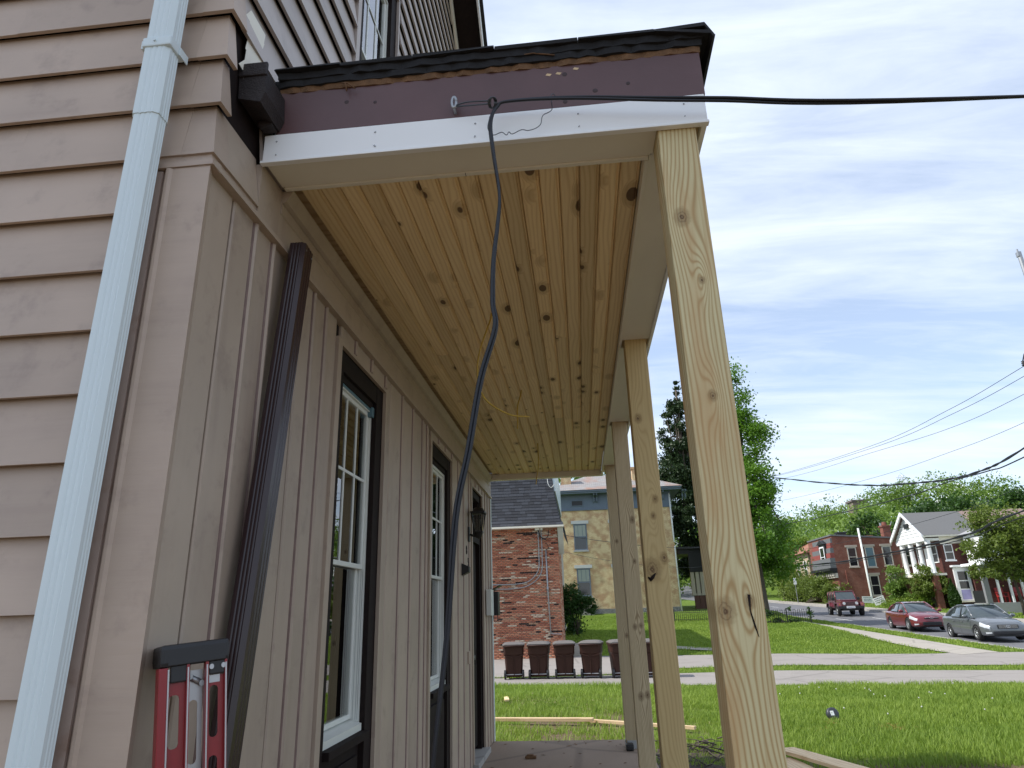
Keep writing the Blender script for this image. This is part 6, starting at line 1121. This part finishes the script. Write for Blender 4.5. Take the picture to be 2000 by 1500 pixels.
def sedan(label, loc, rz, color, st, gh, wb, r, spokes, style):
    t = thing('parked_car', label, 'car', loc, rz, 'cars parked along the kerb', True); bpy.context.view_layer.update(); pm_ = carpaint(style+'_car_paint', color); h = Hull(st); hw = max(a[1] for a in st)
    body = cut_arches(h.mesh().mesh('body', pm_), 'body', pm_, t, [(x, s*(hw-0.12)) for x in wb for s in (-1, 1)], r, hw)
    m = MB(); m.box(wb[1]-r*1.2, wb[0]+r*1.2, -hw*0.80, hw*0.80, 0.22, 0.62); m.box(st[0][0]+0.15, st[-1][0]-0.15, -hw*0.6, hw*0.6, 0.18, 0.3); link('underbody', m.mesh('underbody', MT['black']), t, (0, 0, 0))
    # greenhouse: rows (x, halfwidth, z) from tail glass base over the roof to the windscreen base
    n = len(gh); base = h
    def gp(i, f, s): # f 0 at belt, 1 at roof edge
        x, w0, w1, z0, z1 = gh[i]; return (x, s*(w0+(w1-w0)*f), z0+(z1-z0)*f)
    m = MB(); V = []
    for i in range(n): V += [gp(i, 0, 1), gp(i, 1, 1), gp(i, 1, -1), gp(i, 0, -1)]
    Fq = []
    for i in range(n-1):
        a, b = 4*i, 4*i+4; Fq += [(a, b, b+1, a+1), (a+1, b+1, b+2, a+2), (a+2, b+2, b+3, a+3)]
    m.add(V, Fq+[(0, 1, 2, 3), tuple(4*(n-1)+k for k in (3, 2, 1, 0))], 0, True); link('windows', m.mesh('windows', MT['carglass']), t, (0, 0, 0))
    # roof skin + pillars
    m = MB(); ia, ib = 1, n-2; V = []
    for i in range(ia, ib+1):
        x, w0, w1, z0, z1 = gh[i]; V += [(x, w1*1.015, z1-0.004), (x, w1*0.8, z1+0.022), (x, w1*0.4, z1+0.034), (x, -w1*0.4, z1+0.034), (x, -w1*0.8, z1+0.022), (x, -w1*1.015, z1-0.004)]
    m.add(V, [(6*i+k, 6*i+6+k, 6*i+7+k, 6*i+1+k) for i in range(ib-ia) for k in range(5)], 0, True)
    for s in (-1, 1):
        m.tube([gp(i, 1, s) for i in range(ia, ib+1)], 0.030, 6); e = gp(0, 0, s); m.tube([gp(ia, 1, s), tuple((Vector(gp(ia, 1, s))+Vector(gp(0, 0.3, s)))/2+Vector((0, s*0.01, 0.02))), gp(0, 0.0, s)], [0.035, 0.06, 0.085], 6); m.tube([gp(ib, 1, s), gp(n-1, 0.0, s)], [0.030, 0.035], 6)
    link('roof', m.mesh('roof', pm_), t, (0, 0, 0))
    m = MB(); bp_ = [k for k in range(n) if abs(gh[k][0]-gh[n//2][0]) < 1e-6][0]
    for s in (-1, 1):
        x, w0, w1, z0, z1 = gh[bp_]; m.add([(x-0.05, s*(w0+0.012), z0), (x+0.05, s*(w0+0.012), z0), (x+0.03, s*(w1+0.014), z1), (x-0.03, s*(w1+0.014), z1)], [(0, 1, 2, 3)])
        m.tube([(gh[i][0], s*(gh[i][1]+0.008), gh[i][3]+0.012) for i in range(1, n-1)], 0.010, 5)
    link('door_pillar', m.mesh('door_pillar', MT['black']), t, (0, 0, 0))
    for s in (-1, 1):
        for (xa, xb) in ((wb[1]+0.42, -0.06), (-0.04, wb[0]-0.42)):
            m = MB(); h.patch(m, xa, xb, 0.14, 1.0, s, 0.006); d_o = link('door', m.mesh('door', pm_), t, (0, 0, 0))
            m = MB(); xh = xa+0.20; p = h.pt(xh, 0.80, s, 0.02); m.bbox(p[0]-0.10, p[0]+0.10, p[1]-0.014, p[1]+0.014, p[2]-0.016, p[2]+0.016, 0.006); link('handle', m.mesh('handle', pm_), d_o, (0, 0, 0))
            m = MB()
            for xx in (xa-0.006, xb+0.006): h.patch(m, xx-0.006, xx+0.006, 0.14, 1.0, s, 0.0035, 0, 1, 6)
            link('door_gap', m.mesh('door_gap', MT['black']), d_o, (0, 0, 0))
        x = gh[n-1][0]-0.32; m = MB(); bm = bmesh.new(); bmesh.ops.create_uvsphere(bm, u_segments=12, v_segments=8, radius=1)
        for v in bm.verts: v.co = (x+v.co.x*0.07, s*(hw+0.07)+v.co.y*0.12, 1.0+v.co.z*0.075)
        m.bm(bm, 0, True); m.tube([(x, s*(hw-0.06), 0.95), (x, s*(hw+0.03), 0.98)], 0.025, 6); link('mirror', m.mesh('mirror', pm_), t, (0, 0, 0))
        xf = st[-1][0]; m = MB(); h.patch(m, xf-0.62 if style == 'red' else xf-0.55, xf-0.06, 0.70, 0.985, s, 0.012, 0, 8, 4); link('headlight', m.mesh('headlight', MT['lamp']), t, (0, 0, 0))
        m = MB(); h.patch(m, xf-0.22, xf-0.03, 0.16, 0.32, s, 0.012, 0, 4, 2); link('fog_light', m.mesh('fog_light', MT['lamp']), t, (0, 0, 0))
        for wx in wb: wheel(t, wx, s*(hw-0.10), r, 0.2, spokes, s)
    xf = st[-1][0]; zt = st[-1][4]
    if style == 'silver':
        m = MB(); m.bbox(xf-0.03, xf+0.035, -0.40, 0.40, 0.50, 0.66, 0.03); gr_ = link('grille', m.mesh('grille', MT['black']), t, (0, 0, 0))
        m = MB()
        for k in range(4): m.box(xf+0.036, xf+0.042, -0.36, 0.36, 0.525+k*0.034, 0.537+k*0.034)
        link('slat', m.mesh('slat', MT['chrome']), gr_, (0, 0, 0))
        m = MB(); m.tube([(xf+0.045, 0.085*math.cos(a), 0.585+0.042*math.sin(a)) for a in np.linspace(0, 6.2832, 17)], 0.008, 6)
        for yy in (-0.03, 0.03): m.tube([(xf+0.045, yy+0.012, 0.556), (xf+0.045, yy-0.012, 0.614)], 0.007, 5)
        m.tube([(xf+0.045, -0.035, 0.580), (xf+0.045, 0.035, 0.590)], 0.006, 5); link('badge', m.mesh('badge', MT['chrome']), gr_, (0, 0, 0))
        m = MB(); m.bbox(xf-0.05, xf+0.028, -0.60, 0.60, 0.27, 0.40, 0.03); link('bumper_intake', m.mesh('bumper_intake', MT['black']), t, (0, 0, 0))
    else:
        m = MB(); m.bbox(xf-0.05, xf+0.03, -0.45, 0.45, 0.27, 0.45, 0.03); gr_ = link('grille', m.mesh('grille', MT['black']), t, (0, 0, 0)); m = MB(); m.bbox(xf-0.02, xf+0.02, -0.34, 0.34, 0.60, 0.645, 0.01); link('upper_grille', m.mesh('upper_grille', MT['black']), gr_, (0, 0, 0))
        m = MB(); m.tube([(xf+0.03, 0.085*math.cos(a), 0.655+0.042*math.sin(a)) for a in np.linspace(0, 6.2832, 17)], 0.010, 6); m.tube([(xf+0.03, -0.03, 0.63), (xf+0.03, 0.03, 0.68)], 0.008, 5); m.tube([(xf+0.03, -0.34, 0.652), (xf+0.03, -0.1, 0.66)], 0.008, 5); m.tube([(xf+0.03, 0.34, 0.652), (xf+0.03, 0.1, 0.66)], 0.008, 5); link('badge', m.mesh('badge', MT['chrome']), gr_, (0, 0, 0))
    return t
SED = [(-2.27, .66, .40, .84, .90), (-2.18, .80, .30, .92, .97), (-1.95, .855, .24, .955, 1.02), (-1.4, .885, .20, .955, 1.02), (-0.6, .89, .19, .93, 1.0), (0.4, .89, .19, .90, .97), (1.0, .885, .19, .875, .975), (1.35, .875, .20, .84, .93), (1.75, .85, .21, .765, .855), (2.05, .79, .22, .68, .765), (2.2, .70, .25, .61, .69), (2.27, .58, .29, .54, .60)]
GHS = [(-1.72, .70, .70, .985, 1.0), (-1.0, .80, .60, .96, 1.37), (-0.55, .815, .625, .95, 1.445), (-0.05, .82, .63, .935, 1.465), (0.32, .815, .60, .925, 1.415), (1.12, .77, .77, .92, .94)]
sedan('silver grey sedan parked nearest along the kerb', (17.95, 34.0, h1(17.9, 34)-0.115), math.radians(-90-5), (0.115, 0.125, 0.135), SED, GHS, (1.38, -1.30), 0.315, 7, 'silver')
GHR = [(-1.85, .66, .66, 1.0, 1.01), (-1.05, .80, .58, .975, 1.33), (-0.5, .815, .61, .955, 1.41), (0.0, .82, .615, .935, 1.425), (0.35, .815, .585, .92, 1.37), (1.28, .77, .77, .89, .91)]
sedan('dark red sedan parked behind the grey one', (18.05, 40.6, h1(17.9, 40.6)-0.115), math.radians(-90-5), (0.165, 0.012, 0.018), SED, GHR, (1.38, -1.30), 0.325, 10, 'red')
# off-road car
jp = thing('offroad_car', 'boxy dark red off-road car driving down the street', 'car', (20.4, 57.2, h1(20.4, 57.2)-0.115), math.radians(-90-7), None, True); jpm = carpaint('maroon_car_paint', (0.135, 0.010, 0.020))
def jb(name, m, mat, par=None): return link(name, m.mesh(name, mat), par or jp, (0, 0, 0))
m = MB(); m.bbox(-2.05, 0.55, -0.76, 0.76, 0.55, 1.14, 0.04); m.prism([(-0.76, 0.0), (0.76, 0.0)], 'x', 0, 0) if False else None
m.add([(0.5, -0.72, 0.60), (0.5, 0.72, 0.60), (1.86, 0.60, 0.60), (1.86, -0.60, 0.60), (0.5, -0.74, 1.14), (0.5, 0.74, 1.14), (1.86, 0.60, 1.07), (1.86, -0.60, 1.07)], [(0, 3, 2, 1), (4, 5, 6, 7), (0, 1, 5, 4), (1, 2, 6, 5), (2, 3, 7, 6), (3, 0, 4, 7)]); m.bbox(0.5, 1.82, -0.50, 0.50, 1.08, 1.17, 0.04); jb('body', m, jpm)
m = MB(); m.add([(-2.04, -0.74, 1.15), (0.78, -0.74, 1.15), (0.78, 0.74, 1.15), (-2.04, 0.74, 1.15), (-1.98, -0.66, 1.76), (0.38, -0.66, 1.76), (0.38, 0.66, 1.76), (-1.98, 0.66, 1.76)], [(0, 3, 2, 1), (4, 5, 6, 7), (0, 1, 5, 4), (1, 2, 6, 5), (2, 3, 7, 6), (3, 0, 4, 7)]); jb('windows', m, MT['carglass'])
m = MB(); m.bbox(-2.03, 0.42, -0.69, 0.69, 1.745, 1.83, 0.03)
for s in (-1, 1):
    for xx, xt in ((-2.0, -1.96), (-1.15, -1.13), (-0.28, -0.27), (0.79, 0.39)): m.tube([(xx, s*0.752, 1.14), (xt, s*0.672, 1.76)], 0.042, 6)
m.tube([(0.79, -0.74, 1.15), (0.79, 0.74, 1.15)], 0.035, 6); jb('hardtop', m, jpm)
for s in (-1, 1):
    for (xc, r0) in ((1.42, 0.52), (-1.38, 0.52)):
        m = MB(); prof = [(xc-0.66, 0.62), (xc-0.40, 0.98), (xc+0.40, 0.98), (xc+0.68, 0.70), (xc+0.62, 0.66), (xc+0.36, 0.91), (xc-0.36, 0.91), (xc-0.60, 0.60)]
        m.add([(x, s*0.68, z) for x, z in prof]+[(x, s*0.95, z) for x, z in prof], [(i, (i+1) % 8, 8+(i+1) % 8, 8+i) for i in range(8)]+[(0, 1, 6, 7), (1, 2, 5, 6), (2, 3, 4, 5), (8, 9, 14, 15), (9, 10, 13, 14), (10, 11, 12, 13)]); jb('fender', m, jpm)
        wheel(jp, xc, s*0.80, 0.40, 0.26, 5, s)
    for (xa, xb) in ((-1.10, -0.30), (-0.26, 0.52)):
        m = MB(); m.bbox(xa, xb, min(s*0.762, s*0.775), max(s*0.762, s*0.775), 0.62, 1.13, 0.005); d_o = jb('door', m, jpm); m = MB(); m.bbox(xa+0.08, xa+0.20, min(s*0.776, s*0.80), max(s*0.776, s*0.80), 0.98, 1.03, 0.006); jb('handle', m, MT['black'], d_o)
    m = MB(); m.bbox(0.55, 0.68, min(s*0.80, s*1.02), max(s*0.80, s*1.02), 1.14, 1.34, 0.03); jb('mirror', m, MT['black'])
    m = MB(); m.cyl((1.85, s*0.44, 0.90), (1.905, s*0.44, 0.90), 0.105, 16); jb('headlight', m, MT['lamp']); m = MB(); m.cyl((2.0, s*0.80, 0.84), (2.03, s*0.80, 0.84), 0.05, 10); jb('indicator', m, flat('amber_lens', (0.5, 0.2, 0.03), 0.2))
m = MB(); m.bbox(1.80, 1.875, -0.60, 0.60, 0.66, 1.07, 0.03); gr_ = jb('grille', m, jpm)
for k in range(7): m = MB(); m.bbox(1.8755, 1.881, -0.285+k*0.095-0.026, -0.285+k*0.095+0.026, 0.74, 1.02, 0.002); jb('slot', m, MT['black'], gr_)
m = MB(); m.bbox(1.88, 2.10, -0.90, 0.90, 0.50, 0.72, 0.03); jb('bumper', m, MT['black']); m = MB(); m.bbox(2.101, 2.11, -0.35, 0.25, 0.55, 0.70, 0.003); jb('number_plate', m, MT['white']); m = MB()
for k in range(6): m.box(2.1105, 2.112, -0.29+k*0.085, -0.24+k*0.085, 0.58, 0.66)
jb('plate_print', m, flat('plate_print', (0.06, 0.08, 0.2), 0.5)); m = MB(); m.box(-1.9, 1.85, -0.6, 0.6, 0.38, 0.56); jb('underbody', m, MT['black'])
# ================================================================== overhead wires and poles
def wire(pts, r, label, cat='wire', twist=False):
    m = MB(); P = spline(pts, 10)
    if twist:
        A = []; B = []
        for i, p in enumerate(P): a = i*0.9; A.append(p+Vector((0, math.cos(a), math.sin(a)))*r*0.8); B.append(p-Vector((0, math.cos(a), math.sin(a)))*r*0.8)
        m.tube(A, r, 5); m.tube(B, r*0.8, 5)
    else: m.tube(P, r, 5)
    return tag(m.obj('overhead_wire', MT['rubber']), label, cat, 'overhead wires above the street')
X = 15.5
wire([(X, -20, 12.4), (X, 4, 10.1), (X, 15, 9.25), (X, 23.1, 8.92), (X, 28.08, 8.84), (X, 35.7, 9.13), (X, 53.6, 10.95), (X, 72, 13.6)], 0.010, 'topmost thin wire rising from the insulator at the right edge')
wire([(X+.3, -20, 12.2), (X+.3, 4, 9.95), (X+.3, 15, 9.1), (X+.3, 23.3, 8.75), (X+.3, 28.3, 8.74), (X+.3, 35.9, 9.11), (X+.3, 54, 11.0), (X+.3, 72, 13.7)], 0.010, 'thin wire running just beneath the topmost one')
wire([(X, -20, 11.4), (X, 4, 9.2), (X, 15, 8.35), (X, 23.4, 8.04), (X, 28.4, 8.13), (X, 35.9, 8.80), (X, 48.7, 10.0), (X, 72, 13.0)], 0.009, 'third thin wire from the top across the blue sky')
wire([(X, -20, 10.4), (X, 4, 8.3), (X, 15, 7.45), (X, 23.8, 7.14), (X, 28.9, 7.21), (X, 36.5, 7.56), (X, 52, 8.8), (X, 72, 11.0)], 0.008, 'faint wire in the middle of the sky above the hill')
wire([(12.2, 64.9, 13.4), (X, 55.1, 11.12), (X, 44.0, 8.71), (X, 36.7, 7.23), (X, 32.4, 6.57), (X, 29.3, 6.18), (X, 26.7, 6.07), (X, 24.1, 6.32), (X, 14, 7.8)], 0.030, 'thick twisted black cable sagging from the maple to the right edge', 'cable', True)
wire([(X, 14, 6.9), (X, 24.3, 6.03), (X, 26.45, 5.98), (X, 29.4, 6.08), (X, 32.6, 6.06), (X, 40.8, 6.39), (X, 51.7, 7.04), (X, 68, 8.4)], 0.024, 'black cable crossing the hillside and dropping behind the maple', 'cable')
wire([(X, 12, 4.9), (X, 25.0, 4.30), (X, 28.4, 3.91), (X, 32.7, 3.75), (X, 38.5, 3.71), (X, 44.7, 3.75), (X, 60, 4.3), (X, 80, 5.5)], 0.030, 'thick grey cable bundle passing before the white columns', 'cable', True)
wire([(X+.15, 12, 4.65), (X+.15, 25.1, 4.13), (X+.15, 28.5, 3.80), (X+.15, 32.8, 3.66), (X+.15, 38.5, 3.62), (X+.15, 46, 3.68), (X+.15, 60, 4.2)], 0.018, 'black cable just under the thick grey bundle', 'cable')
wire([(X, 14, 6.2), (X, 26.2, 4.98), (X, 30, 4.82), (X, 34.3, 4.77), (X, 39.4, 4.73), (X, 50, 5.0), (X, 66, 6.0)], 0.009, 'thin wire over the portico roof', 'wire')
wire([(-1.35, 29.9, 4.75), (1.2, 34, 4.65), (5, 42, 4.9), (9, 52, 5.6), (13.5, 64, 7.2)], 0.012, 'service wire from the brick building past the yellow house', 'wire')
wire([(-1.35, 29.92, 4.05), (1.2, 34, 3.75), (5, 42, 3.75), (9, 52, 4.2), (13.5, 64, 5.4)], 0.008, 'lower thin service wire in front of the yellow house wall', 'wire')
up = thing('utility_pole', 'grey utility pole standing behind the brick house roof', 'pole', (36.1, 85, h1(36.1, 85)))
m = MB(); m.cyl((36.1, 85, h1(36.1, 85)-0.2), (36.1, 85, 10.2), 0.16, 8, r2=0.12); m.obj('shaft', MT['grey'], up); m = MB(); m.tube([(36.1, 84.9, 9.6), (37.2, 84.9, 9.9), (37.4, 84.9, 10.3)], 0.05, 6); m.lathe([(0.12, 9.5), (0.12, 9.9), (0.001, 10.0)], (36.6, 84.9, 0), 8); m.obj('bracket', MT['grey'], up)
rp_ = thing('street_pole', 'grey metal pole top at the right edge of the view', 'pole', (16.45, 22.55, -0.5))
m = MB(); m.cyl((16.40, 22.55, -0.5), (16.15, 22.55, 12.9), 0.12, 10, r2=0.075); m.obj('shaft', MT['grey'], rp_); m = MB(); m.bbox(16.06, 16.2, 22.48, 22.62, 12.85, 13.05, 0.03); m.cyl((16.12, 22.55, 13.05), (16.12, 22.55, 13.16), 0.03, 8); m.obj('cap', MT['grey'], rp_)
ins = MB(); ins.lathe([(0.03, -0.10), (0.07, -0.06), (0.03, -0.03), (0.07, 0.01), (0.03, 0.04), (0.06, 0.08), (0.001, 0.12)], (15.52, 23.0, 9.02), 10); ins.tube([(15.52, 23.0, 9.1), (15.60, 22.95, 9.35), (15.8, 22.8, 9.55), (16.2, 22.6, 9.6)], 0.02, 6); tag(ins.obj('insulator', MT['black']), 'dark insulator holding the topmost wires at the right edge', 'insulator')
# ================================================================== loose things on the ground
def board(p0, p1, w, t, label, z0=None, mat='lumber', group=None, name='lumber_board', tilt=0.0):
    a, b = Vector(p0), Vector(p1); L = (b-a).length; m = MB(); m.bbox(-L/2, L/2, -w/2, w/2, 0, t, 0.004); o = m.obj(name, MT[mat]); c = (a+b)/2; d = (b-a).normalized()
    o.location = c; o.rotation_euler = (tilt, -math.asin(max(-1, min(1, d.z))), math.atan2(d.y, d.x)); return tag(o, label, 'board', group)
board((-2.9, 13.95, -0.44), (0.06, 13.30, -0.40), 0.13, 0.055, 'long pale board lying on the grass beyond the porch floor')
board((0.02, 13.48, -0.44), (1.72, 12.42, -0.42), 0.09, 0.05, 'shorter pale board end to end with the long one behind the posts')
board((2.50, 10.00, -0.31), (3.55, 6.70, -0.25), 0.26, 0.042, 'topmost pale plank of the lumber pile at the foot of the nearest post')
board((2.36, 9.72, -0.37), (2.85, 6.4, -0.37), 0.28, 0.042, 'lower plank of the lumber pile beside the nearest post')
board((2.05, 9.2, -0.478), (3.2, 8.9, -0.478), 0.10, 0.10, 'short timber block carrying the lumber pile', mat='rot', name='timber_block')
board((-1.95, 17.2, -0.44), (-1.80, 16.1, -0.38), 0.10, 0.04, 'grey scrap of wood lying in the dug up soil', mat='ceil', name='wood_scrap')
board((8.6, 15.2, -0.40), (9.3, 15.6, -0.36), 0.12, 0.10, 'brown log end at the right edge of the lawn', mat='lumber', name='log')
# round cap with a sticker
cp = thing('drain_cap', 'round black plastic cap with white sticker standing in the grass', 'cap', (4.25, 13.4, -0.38)); m = MB(); m.lathe([(0.001, 0.03), (0.09, 0.03), (0.105, 0.02), (0.11, -0.03), (0.10, -0.06), (0.001, -0.06)], (0, 0, 0), 24); o = link('disc', m.mesh('disc', flat('charcoal_plastic', (0.035, 0.038, 0.045), 0.4)), cp, (0, 0, 0.02)); o.rotation_euler = (math.radians(68), 0, math.radians(14))
m = MB(); m.box(-0.060, 0.005, -0.03, 0.045, 0.0305, 0.032); link('sticker', m.mesh('sticker', MT['white']), o, (0, 0, 0))
# twigs and straw
m = MB()
for i in range(70):
    x, y = rng.uniform(0.75, 2.2), rng.uniform(9.3, 11.2); a = rng.uniform(0, 6.28); l = rng.uniform(0.15, 0.6); z = -0.46+rng.uniform(0, 0.12); k = rng.uniform(-0.3, 0.3)
    m.tube([(x, y, z), (x+l*0.5*math.cos(a), y+l*0.5*math.sin(a), z+0.05), (x+l*math.cos(a+k), y+l*math.sin(a+k), z+rng.uniform(-0.02, 0.08))], [0.010, 0.007, 0.002], 4)
tag(m.obj('twigs', MT['bark']), 'heap of dead twigs on bare soil between the posts', 'twigs', None, 'stuff')
m = MB()
for cx, cy, n_, mx_ in ((4.75, 12.35, 60, 0.16), (3.6, 12.2, 25, 0.1), (4.0, 12.9, 20, 0.08), (-1.6, 16.4, 240, 0.7), (0.4, 15.4, 160, 0.6), (0.8, 13.0, 120, 0.5), (-1.2, 12.4, 150, 0.7)):
    for i in range(n_):
        x, y = rng.normal(cx, mx_), rng.normal(cy, mx_); a = rng.uniform(0, 6.28); l = rng.uniform(0.05, 0.16); z = -0.44+rng.uniform(0, 0.05)
        m.add([(x, y, z), (x+0.006*math.sin(a), y-0.006*math.cos(a), z), (x+l*math.cos(a), y+l*math.sin(a), z+rng.uniform(0, 0.04))], [(0, 1, 2)], 0 if cy < 13 and cx > 3 else 1)
tag(m.obj('dry_straw', [flat('rusty_dry_grass', (0.33, 0.13, 0.05), 0.9), flat('dry_straw_colour', (0.42, 0.32, 0.19), 0.9)]), 'dry straw and dead grass scattered over the lawn', 'straw', None, 'stuff')
m = MB(); bm = bmesh.new(); bmesh.ops.create_grid(bm, x_segments=50, y_segments=50, size=1)
for v in bm.verts:
    x, y = v.co.x*1.15+1.2, v.co.y*1.3+10.2; r = math.hypot(v.co.x, v.co.y); v.co = (x, y, -0.50+max(0, 1-r)**0.7*0.09+0.02*math.sin(x*17)*math.sin(y*13))
m.bm(bm, 0, True); struct(m.obj('soil_heap', flat('dark_soil', (0.055, 0.038, 0.027), 0.95, 0, 0.5, 25, bump=0.8)), 'dark bare soil beside the porch floor')
# small cumulus far behind the hill
m = MB(); r3 = np.random.default_rng(3)
for i in range(60):
    u = r3.normal(0, 1, 3); c = Vector((545+u[0]*10-0.0, 1000+u[1]*9, 132+abs(u[2])*9*math.exp(-(u[0]/1.3)**2)+min(0, u[2])*2)); bm = bmesh.new(); bmesh.ops.create_icosphere(bm, subdivisions=3, radius=r3.uniform(3.5, 7.5))
    for v in bm.verts: v.co = v.co*(1+0.12*math.sin(v.co.x*1.3+i)*math.sin(v.co.y*1.7)*math.cos(v.co.z*1.5))+c
    m.bm(bm, 0, True)
struct(m.obj('cloud', flat('white_cloud', (0.85, 0.86, 0.88), 1.0, 0, 0.0)), 'small white cumulus cloud above the hill')
